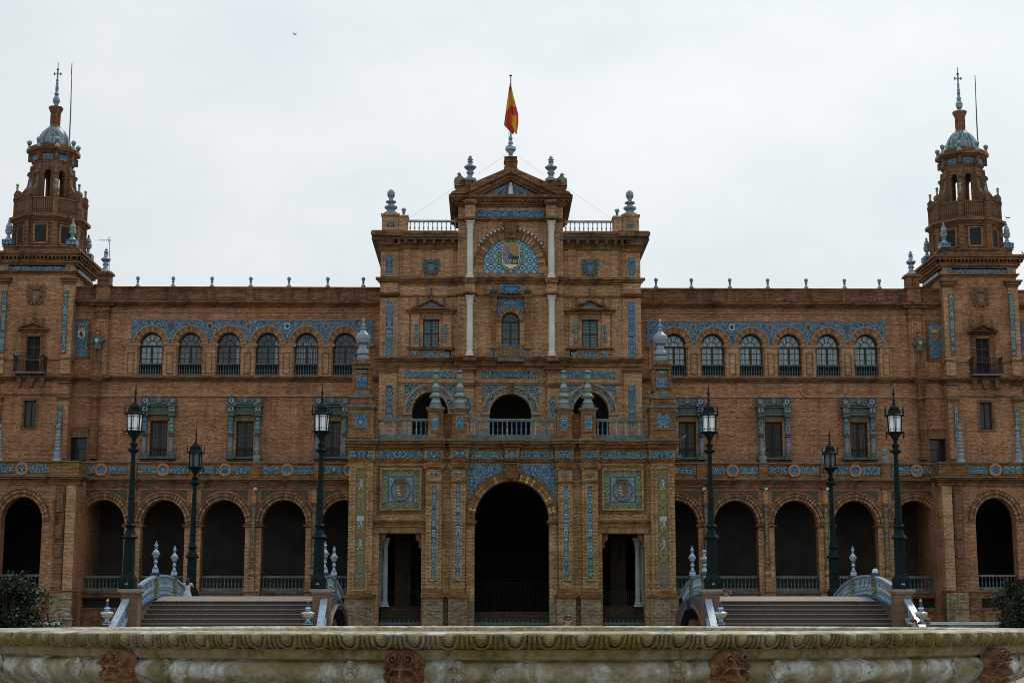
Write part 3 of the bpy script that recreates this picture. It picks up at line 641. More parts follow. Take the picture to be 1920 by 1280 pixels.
        balustrade(R, min(s*bx0, s*bx1), max(s*bx0, s*bx1), YC-.1, zb0, zb1, me, (zb1-zb0)*.72, .285, M['wcer'], .26)
        for (d0, d1, p0, p1) in ((209, 240, 439, 408), (192.5, 208, 439, 411)):
            a0, a1 = sorted((s*x(d0, 420), s*x(d1, 420))); m = MB(); m.box(a0, a1, YC-.5, YC+.7, z(p0)-.2, z(p1)); m.box(a0-.07, a1+.07, YC-.57, YC+.77, z(p1), z(p1)+.12); m.box(a0-.07, a1+.07, YC-.57, YC+.77, z(p0)-.2, z(p0)+.06)
            O('pedestal', m, M['brickc'], R)
        panel(R, *sorted((s*x(217, 424), s*x(231, 424))), z(429), z(420), YC-.5, M['blues'])
        O('finial', MB().lathe([(a_*.50, b_*(z(358.5)-z(408))) for a_, b_ in EGG], 14, (s*x(224, 390), YC, z(408)+.1)), M['ct'], R)
        O('finial', MB().lathe([(a_*.24, b_*(z(393)-z(411))) for a_, b_ in KNOB], 10, (s*x(200, 400), YC, z(411)+.1)), M['ct'], R)
    # --- loggia storey: tiled archivolts, frieze, strips
    for (c, hw, lo, hi, top, xs0, xs1) in ((0, hwc, 722, 774, 738, x(52.6, 740), 0), (cs, hws, 722, 774, 735, x(48, 740), 1), (-cs, hws, 722, 774, 735, x(48, 740), 1)):
        yf = YC-.02 if c == 0 else YC; rh = z(top)-zs
        O('arch_lining', MB().ring(c, zs, hw, hw+.10, yf-.14, yf+.02, n=20, e=rh/hw), M['brickc'], R)
        O('archivolt_tiles', MB().ring(c, zs, hw+.10, hw+.40, yf-.06, yf+.02, n=20, e=(rh+.2)/(hw+.2)), M['blue'], R)
        O('arch_moulding', MB().ring(c, zs, hw+.40, hw+.56, yf-.13, yf+.02, n=20, e=(rh+.3)/(hw+.3)), M['terral'], R)
        O('spandrel_tiles', MB().archbay(c-xs0, c+xs0, zs+.5, z(722), c, hw+.57, zs+.0, yf-.03, yf+.01, rh+.45) if False else spandrel(c, xs0, zs+.35, z(722), hw+.57, rh+.5, zs, yf-.04, yf+.01), M['blue'], R)
        O('keystone', MB().prism([(c-.14, z(top)-.05), (c+.14, z(top)-.05), (c+.22, z(720)), (c-.22, z(720))], yf-.24, yf), M['terra'], R)
        panel(R, c-xs0, c+xs0, z(709), z(696.5), yf, M['blue'], th=.05)
        mould(R, M['terral'], c-xs0-.2, c+xs0+.2, yf, [(z(721), z(718), .1), (z(718), z(713), .18), (z(713), z(711), .1)], 'string_course')
        for k in (-1, 1): box('impost', M['terral'], R, c+k*(hw+.28)-.3, c+k*(hw+.28)+.3, yf-.16, yf+.01, zs-.14, zs)
    for s in mir:
        a = s*x(81, 740); box('pier', M['brickc'], R, a-.42, a+.42, YC-.35, YC+.01, zl0, z(700)); panel(R, s*x(79, 750)-.16, s*x(79, 750)+.16, z(790), z(746), YC-.35, M['blue'])
        mould(R, M['terra'], a-.42, a+.42, YC-.35, [(z(728), z(724), .06), (z(724), z(719), .14), (z(700), z(695), .1), (z(695), z(686), .22)], 'capital', back=.3)
    # roof
    box('roof', M['stone'], R, -XE, XE, YC+.6, BK, z(450), z(445))
    return R
def spandrel(c, hx, z0, z1, rx, rz, zs, y0, y1, n=20):
    """the two tiled corners beside an arch"""
    m = MB()
    for i in range(n):
        xa, xb = c-hx+2*hx*i/n, c-hx+2*hx*(i+1)/n
        f = lambda q: max(z0, zs+rz*sqrt(max(0, 1-((q-c)/rx)**2)))
        za, zb = f(xa), f(xb)
        if za >= z1 and zb >= z1: continue
        za, zb = min(za, z1-.001), min(zb, z1-.001)
        m.prism([(xa, za), (xb, zb), (xb, z1), (xa, z1)], y0, y1)
    return m
# ================================================================ portico in front of the pavilion (same building)
def portico(R):
    Y = YP; x = lambda d, p: xt(d, p, Y); z = lambda p: zt(p, Y); mir = (-1, 1)
    srt = lambda a, b: (min(a, b), max(a, b))
    XE = x(306, 1000); zc0, zc1 = z(866), z(822)
    ah, azs, azt = x(70, 975), z(974), z(900.5); rh = azt-azs
    o0, o1 = x(170, 1060), x(249.5, 1060); oz = z(999); e0 = x(88, 1000)
    m = MB(); m.archbay(-o0+.001, o0-.001, ZG, zc0, 0, ah, azs, Y, Y+1.0, rh, 26)
    for s in mir: m.holes(*srt(s*o0, s*XE), ZG, zc0, Y, Y+1.0, [(*srt(s*o0, s*o1), ZG, oz)])
    for s in mir: m.box(*srt(s*XE, s*(XE-.9)), Y+1, YC, z(999), zc0); m.box(*srt(s*XE, s*(XE-.9)), YC-1.0, YC, ZG, z(999))
    O('portico_wall', m, M['brickp'], R)
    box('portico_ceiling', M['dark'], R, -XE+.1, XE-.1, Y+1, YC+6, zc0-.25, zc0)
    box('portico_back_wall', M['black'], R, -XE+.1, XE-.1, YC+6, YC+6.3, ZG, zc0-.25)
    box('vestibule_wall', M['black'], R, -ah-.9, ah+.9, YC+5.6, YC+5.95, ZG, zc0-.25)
    for s in mir:      # inner walls that part the side rooms from the passage, seen dark through the openings
        box('inner_wall', M['darkb'], R, *srt(s*(ah+1.0), s*(ah+1.5)), Y+3, YC+6, ZG, zc0-.25)
        box('inner_pier', M['darkb'], R, *srt(s*(o0+.9), s*(o0+1.9)), YC-.3, YC+.6, ZG, zc0-.25)
        box('back_door', M['bar'], R, *srt(s*(o0+.05), s*(o0+.8)), YC+5.8, YC+5.98, ZG+1, z(1010))
        m = MB(); a, b = srt(s*(o0+.05), s*(o1-.05)); m.box(a, b, Y+1.6, Y+2.0, ZG, z(1137)); m.box(a, b, Y+1.55, Y+2.05, z(1137), z(1135))
        O('parapet_wall', m, M['darkb'], R)
        r = O('railing', MB().box(a, b, Y+1.75, Y+1.79, z(1106)-.02, z(1106)+.02), M['bar'], R)
        me = make_mesh('railing_bar', MB().box(-.012, .012, -.012, .012, 0, z(1106)-z(1135)), M['bar'])
        for i in range(20): inst('railing_bar', me, r, a+(b-a)*(i+.5)/20, Y+1.77, z(1135))
        # marble columns standing inside the opening
        for k, (dd, yy) in enumerate(((244.5, Y+2.4), (236, Y+1.6))):
            cx = s*x(dd, 1060)*yy/Y; b0, b1 = zt(1134, yy), zt(1012, yy); h = b1-b0; r_ = .14
            m = MB().lathe([(.20,0),(.22,.1),(.16,.2),(.17,.3),(r_,.4),(r_*1.02,h*.5),(r_*.9,h*.86),(r_*1.1,h*.87),(r_*.9,h*.885),(.21,h*.97),(.24,h)], 14, (cx, yy, b0)); m.box(cx-.24, cx+.24, yy-.24, yy+.24, b0-.1, b0+.02); m.box(cx-.26, cx+.26, yy-.26, yy+.26, b1-.02, b1+.12)
            O('column', m, M['marbled'], R)
            box('column_block', M['darkb'], R, cx-.25, cx+.25, yy-.25, yy+.25, b1+.12, zc0-.3)
        for k in (-1, 1):    # scrolled corbels of the opening
            e = s*(o0 if k*s < 0 else o1); d = 1 if e < s*(o0+o1)/2 else -1
            m = MB().prism([(e, oz), (e+d*.42, oz), (e+d*.36, oz-.2), (e+d*.3, oz-.42), (e+d*.14, oz-.6), (e+d*.12, oz-.85), (e, oz-.95)], Y+.3, Y+.8)
            for (dx, dz, r) in ((.24,-.3,.13),(.10,-.78,.09)): m.ring(e+d*dx, oz+dz, .01, r, Y+.24, Y+.3, 0, 2*pi, 10)
            O('corbel', m, M['carved'], R)
    # low dark blue balustrades at the foot of the openings
    gb = lm('foot_baluster', BAL, .08, .5, M['bcer'])
    for a, b in ((-ah-.05, ah+.05), (o0, o1), (-o1, -o0)): balustrade(R, a+.05, b-.05, Y+.35, ZG-.35, z(1166), gb, .2, .28, M['glaze'])
    box('steps', M['darkb'], R, -ah, ah, Y+1.0, Y+8, ZG, ZG+.9)
    r = O('railing', MB().box(-ah, ah, Y+5.5, Y+5.54, ZG+2.7, ZG+2.74), M['bar'], R)
    me = make_mesh('railing_bar', MB().box(-.012, .012, -.012, .012, 0, 1.8), M['bar'])
    for i in range(26): inst('railing_bar', me, r, -ah+2*ah*(i+.5)/26, Y+5.52, ZG+.9)
    # --- great arch
    e = (rh+.5)/(ah+.5)
    for k, (r0, r1, p, mt) in enumerate(((0, .20, .16, 'vousb'), (.20, .24, .10, 'terrap'), (.24, .44, .20, 'vousb'), (.44, .52, .26, 'terrap'))):
        O('arch_ring', MB().ring(0, azs, ah+r0, ah+r1, Y-p, Y+.02, n=40, e=e if k else rh/ah*1.0+.0), M[mt], R, origin=(0, Y, azs))
    for s in mir:
        box('arch_jamb', M['brickp'], R, *srt(s*ah, s*(ah+.5)), Y-.12, Y+.01, z(1122), azs-.3); box('arch_plinth', M['brickg'], R, *srt(s*ah, s*(ah+.5)), Y-.16, Y+.01, ZG, z(1122))
        mould(R, M['terrap'], *srt(s*ah, s*(ah+.5)), Y-.12, [(azs-.3, azs-.2, .06), (azs-.2, azs-.06, .14), (azs-.06, azs, .08)], 'impost', back=.9)
        mould(R, M['terrap'], *srt(s*ah, s*(ah+.5)), Y-.12, [(z(980), z(977), .03)], 'impost')
    kz = z(898); m = MB(); m.prism([(-.32, kz), (.32, kz), (.46, z(868)), (-.46, z(868))], Y-.55, Y)
    for k in range(5): m.box(-.3+k*.13, -.24+k*.13, Y-.62, Y-.5, kz+.05, z(870))
    O('keystone', m, M['terrap'], R)
    O('spandrel_tiles', spandrel(0, x(80, 890), azs+.6, z(871.5), ah+.56, rh+.58, azs, Y-.05, Y+.01, 36), M['blues'], R)
    # --- pilasters: inner pairs and corners
    for s in mir:
        for (d0, d1, t0, t1, py0, py1, mt) in ((87, 114, 96.5, 105.5, 912, 1085, 'teal'), (132, 161, 141.5, 150.5, 912, 1085, 'teal'), (261, 306, 273, 293, 879, 1104, 'ochret')):
            dp = .42 if d0 < 200 else .30
            a, b = srt(s*x(d0, 1000), s*x(d1, 1000)); yf = Y-dp
            box('pilaster', M['brickp'], R, a, b, yf, Y+.01, z(1115), z(866))
            p0, p1 = srt(s*x(t0, 1000), s*x(t1, 1000)); zz0, zz1 = z(py0), z(py1)
            panel(R, p0, p1, zz1, zz0, yf-.005, M[mt], th=.03); frame(R, p0, p1, zz1, zz0, yf, M['brickp'], .13, .09)
            m = MB(); m.box(a-.13, b+.13, yf-.15, Y, ZG, z(1124)); O('pilaster_plinth', m, M['brickg'], R)
            mould(R, M['terrap'], a-.13, b+.13, yf-.15, [(z(1124), z(1121.5), .02), (z(1121.5), z(1118), .08), (z(1118), z(1115), .14)], 'plinth_cap', back=.5)
            mould(R, M['terrap'], a, b, yf, [(z(1115), z(1108), .07), (z(1108), z(1103), .03)] if d0 < 200 else [(z(1115), z(1111), .05)], 'base', back=.3)
            if d0 < 200:
                mould(R, M['terrap'], a, b, yf, [(z(907), z(904), .06), (z(904), z(902), .10)], 'capital', back=.3)
                mould(R, M['terrap'], a, b, yf, [(z(880), z(877), .08), (z(877), z(872), .18), (z(872), z(868), .14)], 'capital', back=.3)
                for k in (-1, 1):
                    e_ = (a+b)/2+k*((b-a)/2+.04); O('volute', MB().ring(e_, z(878), .01, .12, yf-.22, yf-.02, 0, 2*pi, 10), M['terrap'], R)
                panel(R, (a+b)/2-.18, (a+b)/2+.18, z(892.5), z(887.5), yf, M['blues'])
                for k in range(2): box('shield_tile', M['white'], R, (a+b)/2-.09, (a+b)/2+.09, yf-.06, yf-.03, z(1001), z(994)) if k == 0 else box('shield_tile', M['blueg'], R, (a+b)/2-.05, (a+b)/2+.05, yf-.075, yf-.055, z(1000), z(995))
            else:
                c = (a+b)/2
                for (q0, q1, w, mt2) in ((977, 968, .22, 'marbled'), (934, 926, .14, 'gold'), (1095, 1090, .13, 'glazeb'), (1073, 1069, .2, 'glazeb')):
                    box('grotesque_tile', M[mt2], R, c-w, c+w, yf-.05, yf-.03, z(q0), z(q1))
                for q in (908, 980, 1020):      # little white putti
                    m = MB(); zz = z(q); m.ball((c, yf-.05, zz+.22), .07, 6, 4, 1, .5); m.tube([(c, yf-.05, zz+.18), (c+.05, yf-.05, zz-.1)], [.08, .06], 5)
                    for q2 in (-1, 1): m.tube([(c, yf-.05, zz+.12), (c+q2*.2, yf-.05, zz+.02+.12*q2)], .03, 4); m.tube([(c+.04, yf-.05, zz-.08), (c+q2*.14, yf-.05, zz-.34)], .035, 4)
                    O('putto_tile', m, M['wcer'], R)
        # recess between the pair, side panels
        box('recess', M['brickp'], R, *srt(s*x(114, 1000), s*x(132, 1000)), Y-.04, Y+.01, z(1122), z(866))
        # armorial panel in green and yellow border
        p0, p1 = srt(s*x(173, 917), s*x(243, 917)); q0, q1 = z(952.6), z(881.5); w = .36; c = (p0+p1)/2; cz = (q0+q1)/2
        for (a, b, a2, b2) in ((p0+w, p1-w, q1-w, q1), (p0+w, p1-w, q0, q0+w), (p0, p0+w, q0+w, q1-w), (p1-w, p1, q0+w, q1-w)):
            panel(R, a, b, a2, b2, Y-.02, M['green'], 'border_tiles')
        for a in (p0, p1-w):
            for b in (q0, q1-w): panel(R, a, a+w, b, b+w, Y-.02, M['glaze'], 'corner_tile')
        pp = panel(R, p0+w, p1-w, q0+w, q1-w, Y-.02, M['geos'], 'armorial_panel')
        frame(R, p0+w+.06, p1-w-.06, q0+w+.06, q1-w-.06, Y-.06, M['blueg'], .06, .02)
        frame(R, p0, p1, q0, q1, Y, M['brickp'], .13, .16); frame(R, p0-.2, p1+.2, q0-.2, q1+.2, Y, M['terrap'], .09, .09)
        O('chain', MB().ring(c, cz-.06, .55, .62, Y-.16, Y-.06, 0, 2*pi, 30, 1.08), M['carved'], pp)
        sh = lambda k: [(c-.31*k, cz+.30), (c+.31*k, cz+.30), (c+.31*k, cz-.22), (c+.2*k, cz-.42), (c, cz-.5), (c-.2*k, cz-.42), (c-.31*k, cz-.22)]
        O('shield', MB().prism(sh(1), Y-.17, Y-.06), plain('umber_glaze', (.19, .10, .04), .5, 0, .4, 6), pp)
        box('shield_band', M['white'], pp, c-.28, c-.03, Y-.19, Y-.165, cz-.09, cz-.05); box('shield_band', M['glaze'], pp, c+.03, c+.29, Y-.19, Y-.165, cz-.14, cz-.05)
        for k in range(3): O('shield_stripe', MB().prism([(c-.29+k*.08, cz-.16), (c-.25+k*.08, cz-.16), (c-.09+k*.06, cz-.40), (c-.12+k*.06, cz-.40)], Y-.185, Y-.165), M['wcer'], pp)
        for (dx, dz, w_, h_) in ((-.16,.12,.06,.09),(.08,.14,.02,.12),(.15,.14,.02,.12),(.22,.14,.02,.12)): box('shield_charge', M['wcer'] if dx < 0 else M['carved'], pp, c+dx-w_/2, c+dx+w_/2, Y-.185, Y-.165, cz+dz-h_, cz+dz+h_)
        m = MB(); m.box(c-.34, c+.34, Y-.22, Y-.06, cz+.36, cz+.50)
        for k in range(5): m.prism([(c-.40+k*.17, cz+.5), (c-.30+k*.155, cz+.5), (c-.36+k*.17, cz+.72)], Y-.2, Y-.06)
        m.lathe([(.30,0),(.26,.12),(.36,.16)], 12, (c, Y-.06, cz+.42), .5); O('crown', m, M['carved'], pp)
        # lintel course and moulding over the opening
        a, b = srt(s*x(161, 1000), s*x(261, 1000))
        box('lintel', M['soldier'], R, a+.02, b-.02, Y-.06, Y+.01, z(999), z(988))
        mould(R, M['terrap'], a+.02, b-.02, Y, [(z(988), z(985), .12), (z(985), z(981), .05), (z(978), z(974), .13)], 'string_course', dent=(z(981), z(978), .10, .06, .13))
        box('opening_jamb', M['brickp'], R, *srt(s*o0, s*(o0+.01+.0)), Y-.0, Y+.9, ZG, ZG+.01)
    # --- entablature breaking forward over the pilasters
    segs = []
    for s in mir: segs += [(*srt(s*x(d0, 850), s*x(d1, 850)), p) for d0, d1, p in ((80, 115, .5), (128, 163, .5), (256, 305, .42))]+[(*srt(s*x(115, 850), s*x(128, 850)), .1), (*srt(s*x(163, 850), s*x(256, 850)), .16), (*srt(s*x(13, 850), s*x(80, 850)), .16)]
    segs.append((-x(13, 850), x(13, 850), .55))
    for a, b, p in segs:
        yf = Y-p
        box('architrave', M['terrap'], R, a, b, yf, Y+.02, z(866), z(861.5))
        box('frieze', M['brickp'], R, a, b, yf, Y+.02, z(861.5), z(844))
        if b-a > .5: panel(R, a+.13 if p > .3 else a+.08, b-.13 if p > .3 else b-.08, z(859.5), z(846.5), yf, M['blue'], th=.05)
        m = MB(); m.box(a-.05, b+.05, yf-.10, Y+.5, z(844), z(840)); m.box(a-.10, b+.10, yf-.26, Y+.5, z(840), z(834)); m.box(a-.2, b+.2, yf-.5, Y+.5, z(834), z(829))
        n = max(2, int((b-a)/.16))
        for i in range(n): m.box(a+(b-a)*i/n, a+(b-a)*(i+.5)/n, yf-.07, yf, z(862.5), z(861.5)+.05)
        O('cornice', m, M['terrap'], R)
        O('cornice_edge', MB().box(a-.22, b+.22, yf-.62, Y+.5, z(829), z(825.5)), M['stone'], R)
    box('terrace_floor', M['stone'], R, -XE-.02, XE+.02, Y+.51, YC, zc0, z(829)-.01); box('frieze_core', M['terrap'], R, -XE+.01, XE-.01, Y-.02, Y+.5, z(866)+.001, z(829)-.02)
    # --- terrace balustrade, pedestals, finials
    Yt = Y+.15; xx = lambda d, p: xt(d, p, Yt); zz = lambda p: zt(p, Yt); zb0, zb1 = zz(823), zz(785)
    cols = [lm('terrace_baluster', BAL, .11, (zb1-zb0)*.66, M[k]) for k in ('brcer', 'wcer', 'gcer', 'brcer')]
    for a, b in ((-xx(84, 800), xx(84, 800)), (xx(157, 800), xx(253, 800)), (-xx(253, 800), -xx(157, 800))):
        r = balustrade(R, a, b, Yt, zb0, zb1, cols[0], (zb1-zb0)*.66, .295, M['gcer'], .26)
        for c_ in r.children: c_.data = random.choice(cols)
    for s in mir:
        for d0, d1 in ((84, 111.5), (129, 157)):
            a, b = srt(s*xx(d0, 800), s*xx(d1, 800)); c = (a+b)/2; m = MB(); m.box(a, b, Yt-.55, Yt+.5, zz(826), zz(772)); m.box(a-.06, b+.06, Yt-.6, Yt+.55, zz(826), zz(818))
            p = O('pedestal', m, M['terrap'], R)
            mould(R, M['stone'], a, b, Yt-.55, [(zz(772), zz(769), .05), (zz(769), zz(766), .12)], 'pedestal_cap', back=1.1)
            panel(R, c-.20, c+.20, zz(808), zz(781), Yt-.55, M['blues']); frame(R, c-.20, c+.20, zz(808), zz(781), Yt-.55, M['terrap'], .09, .05)
            O('finial', MB().lathe([(q*.42, w*(zz(693)-zz(766))) for q, w in TIER], 16, (c, Yt, zz(766)), 1), M['cg'], R)
        box('parapet_wall', M['terra'], R, *srt(s*xx(111, 800), s*xx(129, 800)), Yt-.1, Yt+.3, zz(826), zz(776))
        # corner obelisks
        c = s*xx(281, 790); g = lambda q: xx(q, 790); hw = (xx(304, 790)-xx(257, 790))/2
        m = MB(); m.box(c-hw, c+hw, Yt-.8, Yt+.8, zz(824), zz(770)); m.box(c-hw-.06, c+hw+.06, Yt-.86, Yt+.86, zz(824), zz(816)); O('obelisk_base', m, M['terrap'], R)
        panel(R, c-.40, c+.40, zz(804), zz(779), Yt-.8, M['blues']); frame(R, c-.40, c+.40, zz(804), zz(779), Yt-.8, M['terrap'], .12, .06)
        mould(R, M['stone'], c-hw, c+hw, Yt-.8, [(zz(770), zz(767), .05), (zz(767), zz(763), .15)], 'obelisk_cap', back=1.6)
        m = MB(); m.taper(c-hw+.02, c+hw-.02, Yt-.8, Yt+.8, zz(763), zz(749), .86); O('obelisk_step', m, M['terra'], R)
        mould(R, M['stone'], c-hw*.86, c+hw*.86, Yt-.7, [(zz(749), zz(746), .04), (zz(746), zz(744), -.05), (zz(744), zz(741), -.1), (zz(741), zz(734), -.16)], 'obelisk_cap', back=1.3)
        w2 = hw*.62; m = MB(); m.box(c-w2, c+w2, Yt-.52, Yt+.52, zz(734), zz(696)); 
        for k in (-1, 1): m.box(c+k*w2-.10, c+k*w2+.10, Yt-.58, Yt+.6, zz(734), zz(694))
        O('obelisk_shaft', m, M['terrap'], R)
        panel(R, c-.34, c+.34, zz(729), zz(709), Yt-.52, M['blues']); panel(R, c-.34, c+.34, zz(702), zz(697), Yt-.52, M['blue'])
        m = MB(); m.box(c-w2-.14, c+w2+.14, Yt-.66, Yt+.66, zz(694), zz(691)); m.taper(c-w2-.02, c+w2+.02, Yt-.5, Yt+.5, zz(691), zz(676), .82)
        for k in range(5): m.ball((c-w2*.8+k*w2*.4, Yt-.5, zz(684)), .12, 6, 5)
        for k in (-1, 1): m.lathe([(.08,0),(.05,.1),(.09,.25),(.04,.35),(.07,.5),(.01,.6)], 6, (c+k*(w2+.02), Yt-.5, zz(691)))
        O('carved_capital', m, M['carved'], R)
        hh = zz(598)-zz(676)
        O('finial', MB().lathe([(.38,0),(.40,.06*hh),(.34,.12*hh),(.40,.13*hh),(.42,.20*hh),(.27,.26*hh),(.24,.33*hh),(.26,.36*hh),(.22,.37*hh),(.40,.43*hh),(.49,.52*hh),(.44,.60*hh),(.22,.68*hh),(.10,.73*hh),(.17,.75*hh),(.15,.77*hh),(.09,.79*hh),(.16,.84*hh),(.08,.88*hh),(.07,.92*hh),(.09,.95*hh),(.09,.98*hh),(.01,hh)], 18, (c, Yt, zz(676))), M['cy'], R)
    return R
# ================================================================ arcaded wings
YA, YW = 103.5, 106.0
def wing(s):
    side = 'left' if s < 0 else 'right'; SX[0] = s
    R = thing('arcade_wing', (s*22, YA, ZG), f'long brick wing {side} of the pavilion with a dark arcade and six arched windows', 'building')
    x = lambda d, p: xt(d, p, YW); z = lambda p: zt(p, YW); ax = lambda d, p: xt(d, p, YA); az = lambda p: zt(p, YA)
    X0 = 8.4; X1 = x(816, 640)                    # runs into the tower
    # --- upper wall
    wc = [x(309+72.4*i, 660) for i in range(6)]; hw = x(22, 660); zb, zs, zt_ = z(706), z(649), z(624); rh = zt_-zs
    lw = [x(d, 820) for d in (333.5, 496, 656.5)]; lhw = x(16.5, 820); lz0, lz1 = z(857), z(790)
    zf = az(900)-.1; sm = [x(794, 840), x(827, 840)]
    m = MB(); m.holes(X0, X1, zf, z(712), YW, YW+.6, [(c-lhw, c+lhw, lz0, lz1) for c in lw]+[(x(791, 840), x(826, 840), z(868), z(821))])
    step = wc[1]-wc[0]; XL = x(252, 660)
    m.box(X0, wc[0]-step/2, YW, YW+.6, z(712), z(602))
    for c in wc: m.archbay(c-step/2, c+step/2, z(712), z(602), c, hw, zs, YW, YW+.6, rh, 16, zb)
    m.box(wc[-1]+step/2, X1, YW, YW+.6, z(712), z(602)); m.box(X0, X1, YW, YW+.6, z(602), z(541))
    O('upper_wall', m, M['brick'], R)
    box('body', M['dark'], R, X0, X1, YW+1.2, YW+12, ZG, z(560)); box('roof', M['stone'], R, X0, X1, YW+.6, YW+12, z(560), z(556))
    # --- arched windows
    kinds = {-1: ['dark', 'net', 'part', 'part', 'beige', 'white'], 1: ['white']*6}[s]
    wb = lm('window_baluster', BAL, .085, (z(682)-z(706))*.74, M['gcer'], 8)
    for c, k in zip(wc, kinds):
        arched_window(R, c, hw-.01, z(684), zs, YW+.32, rh-.01, k, s)
        box('window_apron', M['curtd'], R, c-hw, c+hw, YW+.5, YW+.52, zb, z(684))
        balustrade(R, c-hw+.02, c+hw-.02, YW+.14, zb, z(682), wb, (z(682)-z(706))*.74, .165, M['glaze'], .2)
        O('window_arch', MB().ring(c, zs, hw+.02, hw+.36, YW-.12, YW+.03, n=20, e=(rh+.36)/(hw+.36)), M['vous'], R, origin=(c, YW, zs))
        O('window_arch', MB().ring(c, zs, hw+.36, hw+.44, YW-.16, YW+.03, n=20, e=(rh+.36)/(hw+.36)), M['terral'], R)
    for i, c in enumerate([wc[0]-step/2]+[c+step/2 for c in wc]):
        w = step/2-hw-.10
        box('window_pier', M['brickc'], R, c-w, c+w, YW-.10, YW+.01, z(706), z(651)); mould(R, M['terral'], c-w-.03, c+w+.03, YW, [(z(651), z(648.5), .16), (z(648.5), z(646.5), .2)], 'impost')
        frame(R, c-w*.45, c+w*.45, z(701), z(663), YW-.10, M['terra'], .045, .04)
        if 0 < i < 6: pass
    # blue tile band above the arches
    tb0 = wc[0]-step*.5-.55; tb1 = wc[-1]+step*.5+.0
    m = MB(); n = 12
    for c in wc: m.merge(spandrel(c, step/2, z(648), z(602), hw+.44, (rh+.36)*(hw+.44)/(hw+.36), zs, YW-.06, YW+.01, 22))
    m.box(tb0, wc[0]-step/2, YW-.06, YW+.01, z(648), z(602))
    tbo = O('tile_band', m, M['blues'], R)
    for k, c in enumerate([c+step/2 for c in wc[:-1]]):
        mt = [M['gold'], M['wcer'], M['gold'], M['gold'], M['carved']][k]
        O('armorial_tile', MB().prism([(c-.2, z(607)), (c+.2, z(607)), (c+.2, z(617)), (c, z(620)), (c-.2, z(617))], YW-.1, YW-.055), mt, R)
        O('armorial_tile', MB().prism([(c-.1, z(609.5)), (c+.1, z(609.5)), (c+.1, z(615)), (c, z(617)), (c-.1, z(615))], YW-.12, YW-.09), M['blueg'] if k % 2 == 0 else M['wood'], R)
    mould(R, M['terral'], tb0-.05, tb1+.05, YW, [(z(602)+.0, z(600.5), .10)], 'string_course')
    # --- string courses, cornice, parapet
    mould(R, M['terra'], X0, X1, YW, [(z(716), z(712.5), .12), (z(712.5), z(710), .26), (z(710), z(706.5), .36)], 'string_course')
    mould(R, M['terral'], X0, X1, YW, [(z(744.5), z(742), .1), (z(742), z(740), .05)], 'string_course')
    mould(R, M['terral'], X0, X1, YW, [(z(587), z(585), .07)], 'string_course')
    mould(R, M['terra'], X0, X1, YW, [(z(577), z(574), .15), (z(574), z(571), .3), (z(571), z(567), .48)], 'cornice', back=.7)
    box('parapet', M['brickt'], R, X0, X1, YW-.1, YW+.3, z(567), z(545)); mould(R, M['terra'], X0, X1, YW-.1, [(z(545), z(542.5), .06), (z(542.5), z(540), .12)], 'coping', back=.5)
    fk = [(q*.19, w*(z(519)-z(540))) for q, w in KNOB]; fm = make_mesh('finial', MB().lathe(fk, 10), M['ct'])
    for d in (275, 341.5, 414, 485.5, 558, 630.5, 696.5):
        c = x(d, 545); box('parapet_pier', M['terra'], R, c-.22, c+.22, YW-.17, YW-.09, z(566), z(545)); inst('finial', fm, R, c, YW+.1, z(540)); 
    for a, b in zip((275, 341.5, 414, 485.5, 558, 630.5), (341.5, 414, 485.5, 558, 630.5, 696.5)): frame(R, x(a, 550)+.36, x(b, 550)-.36, z(563), z(549), YW-.1, M['terra'], .05, .04)
    # --- ornate lower windows
    for c in lw:
        f = MB(); f.box(c-.11, c+.11, YW+.22, YW+.34, lz0, lz1); f.box(c-lhw, c-lhw+.12, YW+.22, YW+.34, lz0, lz1); f.box(c+lhw-.12, c+lhw, YW+.22, YW+.34, lz0, lz1)
        zq = lz0+(lz1-lz0)*.2; f.box(c-lhw, c+lhw, YW+.23, YW+.33, zq, zq+.18); f.box(c-lhw, c+lhw, YW+.23, YW+.33, lz0, lz0+.1); f.box(c-lhw, c+lhw, YW+.23, YW+.33, lz1-.1, lz1)
        w = O('window', f, M['wood'], R)
        for k in (-1, 1):
            a, b = srt_(c+k*.11, c+k*(lhw-.12)); box('pane', M['leadd'] if s < 0 else M['curtb'] if c != lw[1] else M['leadd'], w, a, b, YW+.28, YW+.3, zq+.18, lz1-.1); box('pane', M['leadd'], w, a, b, YW+.28, YW+.3, lz0+.1, zq)
            for j in range(1, 5): box('glazing_bar', M['wood'], w, a, b, YW+.255, YW+.275, zq+.18+(lz1-zq-.28)*j/5-.015, zq+.18+(lz1-zq-.28)*j/5+.015)
            box('glazing_bar', M['wood'], w, (a+b)/2-.015, (a+b)/2+.015, YW+.25, YW+.27, lz0+.1, lz1-.1)
        g = O('window_grille', MB().box(c-lhw, c+lhw, YW+.06, YW+.09, zq+.05, zq+.08), M['bar'], w)
        for j in range(11): box('grille_bar', M['bar'], g, c-lhw+.06+j*(2*lhw-.12)/10-.01, c-lhw+.06+j*(2*lhw-.12)/10+.01, YW+.05, YW+.07, lz0, lz1 if s > 0 else zq+.1)
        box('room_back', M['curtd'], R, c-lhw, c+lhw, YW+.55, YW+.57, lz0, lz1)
        box('lintel', M['soldier'], R, c-lhw-.14, c+lhw+.14, YW-.08, YW+.01, lz1, z(780))
        for k in (-1, 1): box('window_jamb', M['brickc'], R, *srt_(c+k*lhw, c+k*(lhw+.14)), YW-.07, YW+.01, lz0, lz1)
        box('sill', M['glaze'], R, c-lhw-.1, c+lhw+.1, YW-.35, YW, z(861), lz0)
